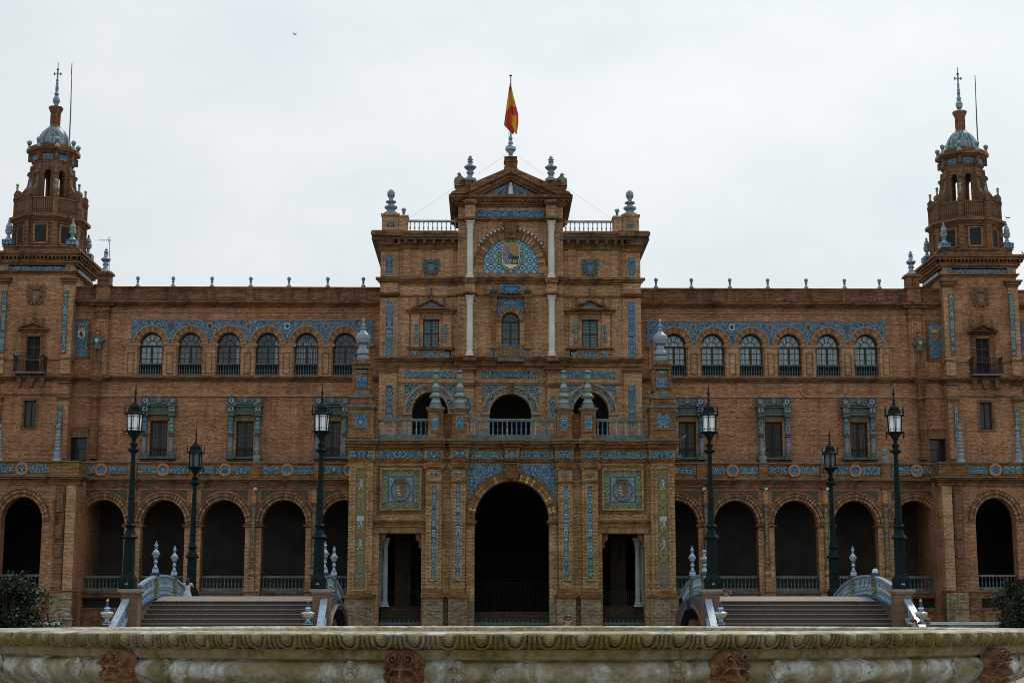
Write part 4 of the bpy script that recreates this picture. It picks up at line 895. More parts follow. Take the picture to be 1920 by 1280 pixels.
        for k in (-1, 1):
            cx = c+k*x(25, 820); yy = YW-.3; m = MB(); h = z(782)-z(862)
            m.box(cx-.3, cx+.3, yy-.3, YW, z(862), z(862)+.2); m.lathe([(.26,.2),(.26,.3),(.18,.42),(.2,.46)], 10, (cx, yy, z(862))); 
            O('colonnette_base', m, M['glaze'], R)
            O('colonnette', MB().lathe([(.15,.46),(.15,.46+h*.36)], 10, (cx, yy, z(862))), plain('lilac_stone', (.20,.23,.31), .6, 0, .3, 3), R)
            O('colonnette_collar', MB().lathe([(.17,0),(.21,.04),(.15,.12),(.2,.2),(.2,.26)], 10, (cx, yy, z(862)+.46+h*.36)), M['glaze'], R)
            O('colonnette', MB().lathe([(.19,0),(.17,.2),(.13,.7),(.15,.9),(.12,h*.36),(.14,h*.38)], 10, (cx, yy, z(862)+.72+h*.36)), M['blues'] if k > 0 else M['teal'], R)
            m = MB(); m.lathe([(.12,0),(.2,.12),(.16,.18)], 10, (cx, yy, z(783)-.1)); m.box(cx-.22, cx+.22, yy-.2, YW, z(782), z(764)); m.box(cx-.3, cx+.3, yy-.28, YW, z(764), z(761.5)); m.box(cx-.27, cx+.27, yy-.24, YW, z(775), z(773)); O('capital', m, M['glaze'], R)
            box('square_tile', M['marbled'], R, cx-.13, cx+.13, yy-.215, yy-.19, z(772), z(766)); box('square_tile', M['wood'], R, cx-.08, cx+.08, yy-.225, yy-.21, z(771), z(767))
            O('corner_shield', MB().prism([(cx-.26, z(747)), (cx+.26, z(747)), (cx+.26, z(758)), (cx, z(761)), (cx-.26, z(758))]+[], yy-.05, yy+.1), M['blueg'], R)
            O('shield_charge', MB().prism([(cx-.14, z(749.5)), (cx+.14, z(749.5)), (cx+.14, z(755)), (cx, z(758)), (cx-.14, z(755))], yy-.08, yy-.045), M['wcer'] if k > 0 else M['gold'], R)
            if k > 0: box('shield_charge', M['wood'], R, cx-.05, cx+.06, yy-.1, yy-.075, z(755.5), z(750.5))
        m = MB(); hw2 = x(25, 770)-.2; m.box(c-hw2, c+hw2, YW-.34, YW, z(779), z(776)); m.box(c-hw2, c+hw2, YW-.22, YW, z(776), z(764)); m.box(c-hw2, c+hw2, YW-.44, YW, z(764), z(762))
        for i in range(14): m.box(c-hw2+.05+i*.115, c-hw2+.11+i*.115, YW-.3, YW-.2, z(777), z(774.5))
        for i in range(5): m.ring(c-hw2+.25+i*.34, z(772), .05, .12, YW-.26, YW-.2, 0, pi, 6)
        O('entablature', m, M['glaze'], R)
        m = MB().prism([(c-.95, z(762)), (c+.95, z(762)), (c+.8, z(758)), (c+.45, z(755)), (c+.25, z(748)), (c, z(745)), (c-.25, z(748)), (c-.45, z(755)), (c-.8, z(758))], YW-.3, YW-.18)
        O('window_crest', m, M['glaze'], R)
        for k in (-1, 1):
            O('crest_scroll', MB().ring(c+k*.36, z(754.5), .09, .17, YW-.38, YW-.3, 0, 1.6*pi, 10), M['gcer'], R); O('crest_scroll', MB().ring(c+k*.68, z(758.5), .05, .10, YW-.36, YW-.3, 0, 2*pi, 8), M['brcer'], R)
            O('crest_finial', MB().lathe([(.05,0),(.03,.1),(.05,.15),(.01,.25)], 6, (c+k*x(25, 770), YW-.25, z(747.5))), M['glaze'], R); box('crest_band', M['glazeb'], R, c-.9, c+.9, YW-.33, YW-.29, z(762), z(760.5))
        m = MB().prism([(c+.15*cos(t*pi/6), z(752)+.22*sin(t*pi/6)) for t in range(12)], YW-.42, YW-.3); O('crest_shield', m, M['gcer'], R)
    # --- end bay: pilaster strip with statue, tiled shield panel, small window
    ex = x(762, 640)
    box('pilaster', M['brick'], R, ex-.42, ex+.42, YW-.25, YW+.01, z(705), z(577)); frame(R, ex-.16, ex+.16, z(690), z(606), YW-.25, M['brickc'], .08, .05)
    mould(R, M['terra'], ex-.42, ex+.42, YW-.25, [(z(596), z(593), .08), (z(589), z(585), .14), (z(600), z(598), .05)], 'capital', back=.2); mould(R, M['terra'], ex-.5, ex+.5, YW-.25, [(z(577), z(572), .3), (z(572), z(567), .5)], 'cornice', back=.2)
    box('parapet_pier', M['brick'], R, ex-.45, ex+.45, YW-.35, YW+.5, z(567), z(540)); m = MB(); m.taper(ex-.62, ex+.62, YW-.5, YW+.65, z(540), z(537), .9); m.box(ex-.42, ex+.42, YW-.3, YW+.5, z(537), z(518)); m.box(ex-.55, ex+.55, YW-.42, YW+.6, z(518), z(514)); O('pedestal', m, M['terra'], R)
    O('finial', MB().lathe([(q*.34, w*(z(466)-z(514))) for q, w in SPIN], 12, (ex, YW+.1, z(514))), M['cw'], R)
    c2 = x(770, 700)                              # engaged column carrying the statue
    m = MB().lathe([(.34,0),(.34,.2),(.27,.3),(.28,z(790)-z(862)),(.32,z(788)-z(862)),(.24,z(785)-z(862)),(.24,z(752)-z(862)),(.36,z(748)-z(862)),(.26,z(744)-z(862)),(.26,z(722)-z(862)),(.4,z(716)-z(862)),(.5,z(709)-z(862)),(.5,z(706)-z(862))], 14, (c2, YW-.35, z(862))); O('engaged_column', m, M['terra'], R)
    m = MB(); m.lathe([(.36,0),(.27,.1),(.24,.5),(.30,.85),(.32,.9)], 12, (c2, YW-.45, z(706))); O('statue_pedestal', m, M['terrap'], R)
    tx0, tx1 = x(789, 640), x(812, 640); panel(R, tx0, tx1, z(670), z(604), YW, M['blues']); frame(R, tx0, tx1, z(670), z(604), YW, M['terra'], .18, .07)
    cx = (tx0+tx1)/2; O('armorial_tile', MB().prism([(cx-.24, z(622)), (cx+.24, z(622)), (cx+.24, z(633)), (cx, z(637)), (cx-.24, z(633))], YW-.08, YW-.045), M['white'] if s < 0 else M['gold'], R)
    if s < 0:
        m = MB(); m.tube([(cx-.06, YW-.1, z(634)), (cx, YW-.1, z(629)), (cx+.05, YW-.1, z(624))], [.04, .08, .05], 5); [m.tube([(cx, YW-.1, z(q)), (cx-.16, YW-.1, z(q-2))], .025, 4) for q in (626, 630, 634)]; m.tube([(cx+.03, YW-.1, z(632)), (cx+.16, YW-.1, z(627))], .022, 4); O('heraldic_lion', m, M['wood'], R)
    else:
        for k in range(3): box('heraldic_stripe', M['terrap'], R, cx-.19+k*.14, cx-.12+k*.14, YW-.1, YW-.075, z(633), z(622.5))
    O('crown', MB().prism([(cx-.2, z(621)), (cx+.2, z(621)), (cx+.27, z(616)), (cx+.1, z(618.5)), (cx, z(615)), (cx-.1, z(618.5)), (cx-.27, z(616))], YW-.08, YW-.045), M['yel'], R)
    a, b = x(791, 840), x(826, 840); w = O('window', MB().holes(a, b, z(868), z(821), YW+.25, YW+.35, [(a+.1, (a+b)/2-.05, z(862), z(842)), ((a+b)/2+.05, b-.1, z(862), z(842)), (a+.1, b-.1, z(840), z(823))]), M['wood'], R)
    box('pane', M['leadd'], w, a+.05, b-.05, YW+.3, YW+.32, z(867), z(822)); box('lintel', M['soldier'], R, a-.1, b+.1, YW-.07, YW+.01, z(821), z(806)); mould(R, M['terra'], a-.1, b+.1, YW, [(z(806), z(802), .1)], 'string_course')
    # --- ground floor arcade
    ac = [ax(d, 1020) for d in (312, 420, 535.5, 649, 764)]; ah = ax(41.3, 1000); zs2 = az(983); rh2 = az(937)-zs2; zfl = az(1110); ztop = az(907)
    stp = (ac[4]-ac[0])/4; ac = [ac[0]+stp*i for i in range(5)]; XA1 = ax(812, 1000)
    m = MB()
    m.box(X0, ac[0]-stp/2, YA, YA+.8, ZG, ztop) if ac[0]-stp/2 > X0 else None
    for i, c in enumerate(ac):
        a, b = max(X0, c-stp/2), (c+stp/2 if i < 4 else XA1)
        m.archbay(a, b, zfl, ztop, c, ah, zs2, YA, YA+.8, rh2, 22); 
    O('arcade_wall', m, M['brick'], R)
    m = MB().holes(X0, XA1, ZG, zfl, YA-.05, YA+.8, [(c-ah*.95, c+ah*.95, az(1139), az(1121)) for c in ac]); O('basement_wall', m, M['brickt'], R)
    for c in ac:
        w = O('basement_window', MB().box(c-ah*.95, c+ah*.95, YA+.35, YA+.4, az(1139), az(1121)), M['curtd'], R)
        for k in range(5): box('window_bar', M['bar'], w, c-ah+.2+k*ah*.45-.03, c-ah+.2+k*ah*.45+.03, YA+.15, YA+.2, az(1139), az(1121))
    mould(R, M['terra'], X0, XA1, YA-.05, [(zfl-.06, zfl+.05, .1), (az(1119), az(1117), .05)], 'plinth_course', back=.3)
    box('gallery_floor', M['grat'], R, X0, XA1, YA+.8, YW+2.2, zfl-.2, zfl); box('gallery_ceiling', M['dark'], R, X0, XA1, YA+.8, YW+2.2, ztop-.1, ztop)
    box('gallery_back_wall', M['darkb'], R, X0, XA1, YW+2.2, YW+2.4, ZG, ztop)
    for i, c in enumerate(ac):
        w = box('gallery_door' if i % 2 else 'gallery_window', M['wood'], R, c-.9, c+.3, YW+2.1, YW+2.2, zfl+(0 if i % 2 else .8), zfl+3.4)
        for k in range(2): box('pane', M['leadd'], w, c-.82+k*.56, c-.34+k*.56, YW+2.07, YW+2.1, zfl+1.2, zfl+3.2)
    bb = lm('arcade_baluster', BAL, .095, (az(1080)-az(1108))*.68, M['bcer'], 8); bb2 = lm('arcade_baluster', BAL, .095, (az(1080)-az(1108))*.68, M['gcer'], 8)
    for c in ac:
        O('arch_ring', MB().ring(c, zs2, ah+.01, ah+.17, YA-.08, YA+.02, n=24, e=(rh2+.2)/(ah+.2)), M['vous'], R, origin=(c, YA, zs2))
        O('arch_ring', MB().ring(c, zs2, ah+.17, ah+.22, YA-.04, YA+.02, n=24, e=(rh2+.2)/(ah+.2)), M['wood'], R)
        O('arch_ring', MB().ring(c, zs2, ah+.22, ah+.40, YA-.14, YA+.02, n=24, e=(rh2+.3)/(ah+.3)), M['vous'], R, origin=(c, YA, zs2))
        O('arch_moulding', MB().ring(c, zs2, ah+.40, ah+.46, YA-.18, YA+.02, n=24, e=(rh2+.3)/(ah+.3)), M['terra'], R)
        O('spandrel_tiles', spandrel(c, stp/2-.45, zs2+1.28, az(919), ah+.62, rh2+.60, zs2, YA-.04, YA+.01, 18), M['dull'], R)
        for k in (-1, 1):
            mould(R, M['terra'], *srt_(c+k*ah, c+k*(ah+.38)), YA, [(zs2-.22, zs2-.14, .06), (zs2-.14, zs2, .14)], 'impost', back=.8)
            box('arch_jamb', M['brickc'], R, *srt_(c+k*ah, c+k*(ah+.36)), YA-.06, YA+.01, zfl+.05, zs2-.22)
        r = balustrade(R, c-ah+.02, c+ah-.02, YA+.4, az(1108), az(1079), bb, (az(1080)-az(1108))*.68, .23, M['gcer'], .24)
        for q in r.children: q.data = random.choice((bb, bb, bb2))
    for i in range(5):
        c = ac[i]+stp/2 if i < 4 else None
        if c is None: continue
        w = stp/2-ah-.37
        box('pier_pilaster', M['brickc'], R, c-w, c+w, YA-.2, YA+.01, zfl+.05, az(915)); 
        tw = min(.13, w*.6)
        for (p0, p1, mt) in ((961, 951, 'blues'), (996, 965, 'green'), (1010, 1001, 'blues'), (1046, 1013, 'green'), (1058, 1049, 'blue')):
            panel(R, c-tw, c+tw, az(p0), az(p1), YA-.2, M[mt]); 
        frame(R, c-tw, c+tw, az(1060), az(949), YA-.2, M['terra'], .06, .07)
        mould(R, M['terra'], c-w, c+w, YA-.2, [(az(946), az(943), .06), (az(1066), az(1062), .05), (az(1080), az(1076), .05), (az(916), az(912), .1)], 'capital', back=.18)
        box('pier_plinth', M['brickg'], R, c-w-.35, c+w+.35, YA-.26, YA+.01, ZG, zfl-.07)
    # entablature and tiled terrace parapet
    mould(R, M['terra'], X0, XA1, YA, [(ztop-.25, ztop, .1), (ztop, az(903), .18), (az(903), az(900), .32)], 'cornice', back=.8); mould(R, M['stone'], X0, XA1, YA, [(az(900), az(898), .46)], 'cornice_edge', back=.8)
    box('parapet', M['terrap'], R, X0, XA1, YA-.05, YA+.3, az(898), az(869)); mould(R, M['stone'], X0, XA1, YA-.05, [(az(869), az(867), .12)], 'coping', back=.45)
    box('terrace_floor', M['stone'], R, X0, XA1, YA+.3, YW, ztop, az(898)-.05)
    pr = [ax(d, 880) for d in (358.5-116, 358.5, 475.5, 591, 706, 822)]
    for i, p in enumerate(pr):
        if i: box('parapet_pier', M['terrap'], R, p-.3, p+.3, YA-.18, YA-.04, az(897), az(870))
        if i < 5:
            q = pr[i+1]; mid = (p+q)/2; L_ = (q-p)/2-.38
            O('roundel', MB().ring(mid, az(881.5), .26, .42, YA-.16, YA-.04, 0, 2*pi, 20), M['terral'], R); O('roundel_tile', MB().prism([(mid+.26*cos(t*pi/8), az(881.5)+.26*sin(t*pi/8)) for t in range(16)], YA-.1, YA-.04), M['blues'], R)
            for k in (-1, 1):
                a, b = srt_(mid+k*.46, mid+k*L_)
                if a < 8.5 and i == 0 and k < 0: continue
                panel(R, a, b, az(888), az(875), YA-.05, M['blue']); frame(R, a, b, az(888), az(875), YA-.05, M['terrap'], .05, .05)
        if i in (2, 3, 4): O('finial', MB().lathe([(.28,0),(.28,.1),(.2,.16),(.27,.3),(.27,.4),(.16,.52),(.14,.6),(.1,.7),(.19,.8),(.19,.92),(.02,1.05)], 12, (p, YA+.1, az(867))), M['cg'], R)
    SX[0] = 1
    return R
def srt_(a, b): return (min(a, b), max(a, b))
# ================================================================ corner towers
YT = 105.05
def tower(s):
    side = 'left' if s < 0 else 'right'; SX[0] = s
    TX = xt(887.5, 600, YT); W2 = xt(70, 600, YT); D = 2*W2; TY = YT+W2
    R = thing('corner_tower', (s*TX, TY, ZG), f'brick tower with octagonal lantern and blue tiled dome, {side} end of the palace', 'tower')
    z = lambda p: zt(p, YT); q = lambda d, p=600: xt(d, p, YT)
    bx = lambda n, m, x0, x1, y0, y1, z0, z1: box(n, M[m], R, TX+x0, TX+x1, y0, y1, z0, z1)
    # shaft with holes for the balcony door and the small window
    dh = q(13); m = MB().holes(TX-W2, TX+W2, zt(900, YT), z(503), YT, YT+.5, [(TX-dh, TX+dh, z(701), z(632)), (TX-dh+.05, TX+dh-.05, z(803), z(752))])
    m.box(TX-W2, TX+W2, YT+.5, YT+D, zt(902, 101.4), z(503)); O('shaft', m, M['brick'], R)
    bx('door_recess', 'curtd', -dh, dh, YT+.3, YT+.499, z(701), z(632))
    w = O('door', MB().holes(TX-dh, TX+dh, z(701), z(632), YT+.2, YT+.28, [(TX-dh+.07+k*(dh-.02), TX-.05+k*(dh-.02), z(698)+j*.85, z(698)+j*.85+.72) for k in (0, 1) for j in range(3)]), M['wood'], R)
    w = O('window', MB().holes(TX-dh+.05, TX+dh-.05, z(803), z(752), YT+.2, YT+.28, [(TX-dh+.12, TX-.04, z(800), z(755)), (TX+.04, TX+dh-.12, z(800), z(755))]), M['wood'], R)
    box('pane', M['leadd'], w, TX-dh+.06, TX+dh-.06, YT+.28, YT+.30, z(802), z(753)); frame(R, TX-dh+.05, TX+dh-.05, z(803), z(752), YT, M['terra'], .14, .05)
    # corner strips with tiles
    for k in (-1, 1):
        a, b = srt_(TX+k*W2, TX+k*(W2-.62))
        for p0, p1 in ((703, 536), (860, 744)): box('pilaster', M['brickc' if p1 < 600 else 'brick'], R, a-(.04 if k < 0 else 0), b+(.04 if k > 0 else 0), YT-.16, YT+.01, z(p0), z(p1))
        c = TX+k*(W2-.30) ; c = TX+k*q(57, 600)
        panel(R, c-.115, c+.115, z(663), z(550), YT-.16, M['teal']); frame(R, c-.115, c+.115, z(663), z(550), YT-.16, M['terra'], .06, .04)
        panel(R, c-.115, c+.115, z(836), z(762), YT-.16, M['teal']); frame(R, c-.115, c+.115, z(836), z(762), YT-.16, M['terra'], .06, .04)
        mould(R, M['terra'], a, b, YT-.16, [(z(536), z(532), .08), (z(532), z(527), .2), (z(527), z(524), .3)], 'capital', back=.2)
        mould(R, M['carved'], a, b, YT-.16, [(z(752), z(748), .06), (z(748), z(743), .14)], 'capital', back=.2)
        mould(R, M['terra'], a, b, YT-.16, [(z(676), z(673), .05), (z(720), z(717), .08)], 'base', back=.2)
        panel(R, c-.16, c+.16, z(509), z(502), YT-.1, M['blues'])
    def belt(name, mat, lay, dent=None, e=0):
        m = MB()
        for z0, z1, p in lay: m.box(TX-W2-p-e, TX+W2+p+e, YT-p, YT+D+p, z0, z1)
        if dent:
            z0, z1, p, wd, st = dent; n = int((2*(W2+p))/st)
            for i in range(n+1):
                a = TX-W2-p+i*(2*(W2+p)-wd)/n; m.box(a, a+wd, YT-p, YT+.1, z0, z1); yy = YT-p+i*(D+2*p-wd)/n; m.box(TX-W2-p, TX-W2, yy, yy+wd, z0, z1); m.box(TX+W2, TX+W2+p, yy, yy+wd, z0, z1)
        return O(name, m, M[mat], R)
    belt('string_course', 'terra', [(z(716), z(712.5), .12), (z(712.5), z(710), .26), (z(710), z(706.5), .38)])
    belt('string_course', 'terra', [(z(742), z(739.5), .08), (z(678), z(676), .06)])
    belt('string_course', 'terra', [(z(516), z(513), .10), (z(513), z(511), .2)])
    belt('cornice', 'terra', [(z(500), z(496), .14), (z(496), z(490), .26), (z(486), z(481), .48), (z(481), z(477), .62)], (z(490), z(486), .40, .12, .26))
    for k in (-1, 1): bx('frieze_pier', 'brickc', k*(W2-.3)-.3, k*(W2-.3)+.3, YT-.1, YT+.02, z(511), z(500))
    t = q(47, 506); panel(R, TX-t, TX+t, z(510), z(502.5), YT, M['blues'], th=.07)
    O('side_tiles', MB().box(TX-W2-.07, TX-W2+.02, YT+.8, YT+D-.8, z(510), z(502.5)), M['blues'], R)
    bx('side_window', 'curtd', -W2-.03, -W2+.02, YT+D*.5, YT+D*.75, z(530), z(512))
    # attic block
    m = MB(); m.box(TX-W2+.12, TX+W2-.12, YT+.12, YT+D-.12, z(477), z(465)); m.box(TX-W2+.04, TX+W2-.04, YT+.04, YT+D-.04, z(465), z(463)); O('attic', m, M['brickt'], R)
    # coat of arms, pedimented door, balcony
    crest(R, TX, z(556), YT, q(36), z(535)-z(577), M['carved'], eagle=True)
    pd = pediment(R, TX-q(29), TX+q(29), z(621), z(607), YT-.05, M['terra'], .1, .35)
    mould(R, M['terra'], TX-q(22), TX+q(22), YT, [(z(626), z(624), .1), (z(624), z(621), .18)], 'entablature')
    for k in (-1, 1): bx('door_jamb', 'terra', k*(dh+.17)-.17, k*(dh+.17)+.17, YT-.09, YT+.01, z(701), z(626)); O('finial', MB().lathe([(a*.13, b*.45) for a, b in KNOB], 8, (TX+k*q(18), YT-.2, z(611))), M['carved'], R)
    O('finial', MB().lathe([(a*.17, b*.75) for a, b in EGG], 8, (TX, YT-.2, z(607))), M['carved'], R)
    yb = YT-.95; bw = q(28); zb = lambda p: zt(p, yb)
    r = O('balcony', MB().box(TX-bw, TX+bw, yb, YT+.0, zb(701), zb(698)), plain('lilac_slab', (.16,.14,.2), .7), R)
    for k in (-1, 0, 1):
        cbx = TX+k*bw*.75; O('balcony_corbel' if k else 'carved_mask', MB().prism([(cbx-.16*(1+(k == 0)), z(709)), (cbx+.16*(1+(k == 0)), z(709)), (cbx+.10, z(728)), (cbx-.10, z(728))], YT-.35, YT+.01), M['carved'], R)
    O('rail', MB().box(TX-bw, TX+bw, yb, yb+.05, zb(669)-.03, zb(669)+.03).box(TX-bw, TX-bw+.05, yb, YT, zb(669)-.03, zb(669)+.03).box(TX+bw-.05, TX+bw, yb, YT, zb(669)-.03, zb(669)+.03), M['bar'], r)
    me = make_mesh('balcony_bar', MB().box(-.014, .014, -.014, .014, 0, zb(669)-zb(698)), M['bar'])
    for i in range(19): inst('balcony_bar', me, r, TX-bw+.03+i*(2*bw-.06)/18, yb+.03, zb(698))
    for k in (-1, 1):
        for i in range(6): inst('balcony_bar', me, r, TX+k*(bw-.03), yb+.15+i*.14, zb(698))
        O('rail_knob', MB().ball((TX+k*(bw-.03), yb+.03, zb(667)), .05, 6, 4), M['bar'], r)
    # --- octagonal stage
    def octa(r, z0, z1, m=None, r2=None): return (m or MB()).lathe([(r, z0), (r2 or r, z1)], 8, (TX, TY, 0), 1, pi/8)
    Z = lambda p: zt(p, TY-2.2*min(1, max(0, (p-283)/137)))
    ro = xt(62, 440, TY)
    O('octagon_stage', octa(ro, Z(466), Z(417)), M['brickt'], R)
    for i in range(8):
        a = pi/8+i*pi/4; px_, py_ = TX+ro*cos(a), TY+ro*sin(a); O('corner_pier', MB().lathe([(.26,0),(.26,Z(417)-Z(466))], 4, (px_, py_, Z(466)), 1, a+pi/4), M['terra'], R)
        b = i*pi/4; mt = Matrix.Translation((TX, TY, 0)) @ Matrix.Rotation(b, 4, 'Z'); ap = ro*cos(pi/8)
        wv = MB().box(ap-.04, ap+.03, -.38, .38, Z(455), Z(425), mt); O('octagon_window', wv, M['curtd'], R)
        m = MB(); [m.box(ap, ap+.08, y0, y1, z0, z1, mt) for y0, y1, z0, z1 in ((-.5,-.38,Z(457),Z(423)),(.38,.5,Z(457),Z(423)),(-.5,.5,Z(423),Z(421)),(-.5,.5,Z(459),Z(456)))]; O('window_surround', m, M['brick'], R)
    O('octagon_cornice', octa(ro*1.04, Z(420), Z(416)), M['terra'], R); O('octagon_cornice', octa(ro*1.07, Z(416), Z(411), None, ro*1.16), M['terra'], R); O('octagon_cornice', octa(ro*1.20, Z(411), Z(406)), M['terra'], R)
    rb = ro*1.0
    bal = O('parapet', octa(rb*1.02, Z(406), Z(403)), M['terra'], R)
    me = make_mesh('parapet_bar', MB().box(-.045, .045, -.045, .045, 0, Z(380)-Z(403)), M['carved'])
    for i in range(8):
        a = pi/8+i*pi/4; a2 = a+pi/4; p0 = Vector((rb*cos(a), rb*sin(a), 0)); p1 = Vector((rb*cos(a2), rb*sin(a2), 0)); d = (p1-p0)
        for j in range(1, 12): p = p0+d*j/12; inst('parapet_bar', me, bal, TX+p.x, TY+p.y, Z(403))
        O('parapet_rail', MB().tube([(TX+p0.x, TY+p0.y, Z(378)), (TX+p1.x, TY+p1.y, Z(378))], .09, 4), M['terra'], bal)
        O('parapet_pier', MB().lathe([(.25,0),(.25,Z(376)-Z(405)),(.32,Z(375)-Z(405)),(.32,Z(373)-Z(405))], 4, (TX+p0.x, TY+p0.y, Z(405)), 1, a+pi/4), M['terra'], R)
        O('finial', MB().lathe([(.13,0),(.06,.12),(.13,.35),(.06,.75),(.10,.78),(.05,.9)], 8, (TX+p0.x, TY+p0.y, Z(373))), M['ct'], R)
        O('finial_knob', MB().ball((TX+p0.x, TY+p0.y, Z(373)+.98), .11, 8, 5), M['yel'] if i % 2 else M['glazeb'], R)
    # --- open lantern: eight pierced walls
    rl = xt(37, 340, TY); ap = rl*cos(pi/8); hwf = rl*sin(pi/8)
    O('lantern_base', octa(rl*1.25, Z(406), Z(376), None, rl*1.1), M['brickt'], R)
    for i in range(8):
        mt = Matrix.Translation((TX, TY, 0)) @ Matrix.Rotation(i*pi/4, 4, 'Z') @ Matrix.Rotation(-pi/2, 4, 'Z') @ Matrix.Translation((0, ap, 0)) @ Matrix.Rotation(pi, 4, 'Z')
        b = MB().archbay(-hwf, hwf, Z(378), Z(311), 0, hwf*.42, Z(330), 0, .25, hwf*.42, 8, Z(372)); O('lantern_wall', MB().merge(b, mt), M['brickt'], R)
        a = pi/8+i*pi/4; u = Vector((cos(a), sin(a), 0))
        # scrolled buttress at each corner
        mt = Matrix.Translation((TX, TY, 0)) @ Matrix.Rotation(a, 4, 'Z')
        pr = [(rl-.1, Z(378)), (rl+1.12, Z(378)), (rl+1.12, Z(370)), (rl+.6, Z(362)), (rl+.28, Z(350)), (rl+.18, Z(332)), (rl+.12, Z(316)), (rl-.1, Z(316))]
        m = MB().prism(pr, -.14, .14, mt); m.merge(MB().ring(rl+.85, Z(366), .01, .27, -.17, .17, 0, 2*pi, 12), mt); m.merge(MB().ring(rl+.18, Z(330), .01, .14, -.15, .15, 0, 2*pi, 10), mt)
        O('scroll_buttress', m, M['carved'], R)
    O('lantern_entablature', octa(rl*1.05, Z(312), Z(310)), M['terra'], R); O('lantern_frieze', octa(rl*1.06, Z(310), Z(298)), M['brickt'], R)
    for i in range(8):
        mt = Matrix.Translation((TX, TY, 0)) @ Matrix.Rotation(i*pi/4, 4, 'Z'); apf = rl*1.06*cos(pi/8)
        O('tile_panel', MB().box(apf-.02, apf+.05, -hwf*.66, hwf*.66, Z(309), Z(300), mt), M['blues'], R)
        a = pi/8+i*pi/4; cx_, cy_ = TX+rl*1.15*cos(a), TY+rl*1.15*sin(a); O('bracket', MB().box(-.16, .10, -.09, .09, Z(309), Z(298), Matrix.Translation((cx_, cy_, 0)) @ Matrix.Rotation(a, 4, 'Z')), M['carved'], R)
    O('lantern_cornice', octa(rl*1.12, Z(298), Z(294), None, rl*1.25), M['terra'], R); O('lantern_cornice', octa(rl*1.33, Z(294), Z(290)), M['terra'], R); O('lantern_cornice', octa(rl*1.2, Z(290), Z(284)), M['terra'], R)
    for i in range(8):
        a = pi/8+i*pi/4; O('finial', MB().lathe([(.2,0),(.12,.2),(.07,.3),(.17,.5),(.17,.62),(.02,.75)], 8, (TX+rl*1.2*cos(a), TY+rl*1.2*sin(a), Z(290))), M['ct'], R)
    # --- tiled dome, drum, finial, spire
    rd = xt(30, 270, TY); hz = Z(242)-Z(284); prof = [(rd*cos(t*pi/2/12)*(1 if t else 1.04), hz*sin(t*pi/2/12)) for t in range(12)]+[(.3, hz)]
    dome = O('dome', MB().lathe(prof, 24, (TX, TY, Z(283))), M['dome'], R, smooth=True)
    for i in range(8):
        a = pi/8+i*pi/4; pts = [(TX+(r+.03)*cos(a), TY+(r+.03)*sin(a), Z(285)+h) for r, h in prof]; O('dome_rib', MB().tube(pts, .045, 4), M['glaze'], dome)
    m = MB().lathe([(.44,0),(.36,.12),(.30,.25),(.29,.95),(.33,1.0),(.44,1.25),(.50,1.38),(.50,1.48)], 8, (TX, TY, Z(244)), 1, pi/8); 
    for i in range(8):
        a = i*pi/4+pi/8; m.box(-.045, .045, -.045, .045, Z(244)+.25, Z(244)+1.0, Matrix.Translation((TX+.30*cos(a), TY+.30*sin(a), 0)) @ Matrix.Rotation(a, 4, 'Z'))
    O('drum', m, M['terra'], R)
    h0 = Z(244)+1.48; H = Z(122)-h0
    O('finial', MB().lathe([(.24,0),(.14,.1),(.13,.18),(.24,.40),(.25,.58),(.15,.80),(.10,.87),(.18,.97),(.10,1.1),(.12,1.4),(.07,1.9),(.10,2.0),(.05,2.1),(.07,2.6),(.03,2.7)], 12, (TX, TY, h0)), M['cw'] if s > 0 else M['ct'], R)
    m = MB().tube([(TX, TY, h0+2.6), (TX, TY, h0+H)], .025, 5); m.ball((TX, TY, h0+H-.5), .09, 6, 5); m.box(TX-.22, TX+.22, TY-.02, TY+.02, h0+H-.85, h0+H-.81)
    for k in (-1, 1): m.box(TX+k*.22-.04, TX+k*.22+.04, TY-.03, TY+.03, h0+H-.92, h0+H-.74)
    O('weather_vane', m, M['bar'], R)
    for k, r_ in ((-1, .5), (1, .5)):            # corner urns on the cornice
        for kk in (0, 1):
            cx_, cy_ = TX+k*(W2-.35), YT+.35+kk*(D-.7)
            O('urn_base', MB().box(cx_-.34, cx_+.34, cy_-.34, cy_+.34, Z(463)+.0, Z(463)+.36), M['blues'], R)
            O('finial', MB().lathe([(.30,0),(.2,.12),(.11,.26),(.10,.36),(.22,.5),(.25,.7),(.18,.8),(.21,.88),(.18,1.05),(.07,1.25),(.09,1.33),(.02,1.45)], 12, (cx_, cy_, Z(463)+.36)), M['ct'], R)
    # --- lower storey: arcade bay projecting under the tower
    YL = 101.4; az = lambda p: zt(p, YL); ax = lambda d, p=1000: xt(d, p, YL)
    c = ax(915, 1000); ah = ax(38.5, 1000); L0, L1 = ax(812, 1000), ax(1018, 1000); zs2 = az(976); rh2 = az(931)-zs2; zfl = az(1108); ztop = az(902)
    O('arcade_wall', MB().archbay(L0, L1, zfl, ztop, c, ah, zs2, YL, YL+.9, rh2, 22), M['brick'], R)
    box('arcade_side_wall', M['brick'], R, L0, L0+.5, YL+.9, YW+1.7, ZG, ztop); box('arcade_side_wall', M['brick'], R, L1-.5, L1, YL+.9, YW+1.7, ZG, ztop)
    O('basement_wall', MB().holes(L0-.04, L1+.04, ZG, zfl, YL-.06, YL+.9, [(c-ah*.9, c+ah*.9, az(1139), az(1121))]), M['brickt'], R)
    w = box('basement_window', M['curtd'], R, c-ah*.9, c+ah*.9, YL+.35, YL+.4, az(1139), az(1121))
    for k in range(5): box('window_bar', M['bar'], w, c-ah+.25+k*ah*.42-.03, c-ah+.25+k*ah*.42+.03, YL+.15, YL+.2, az(1139), az(1121))
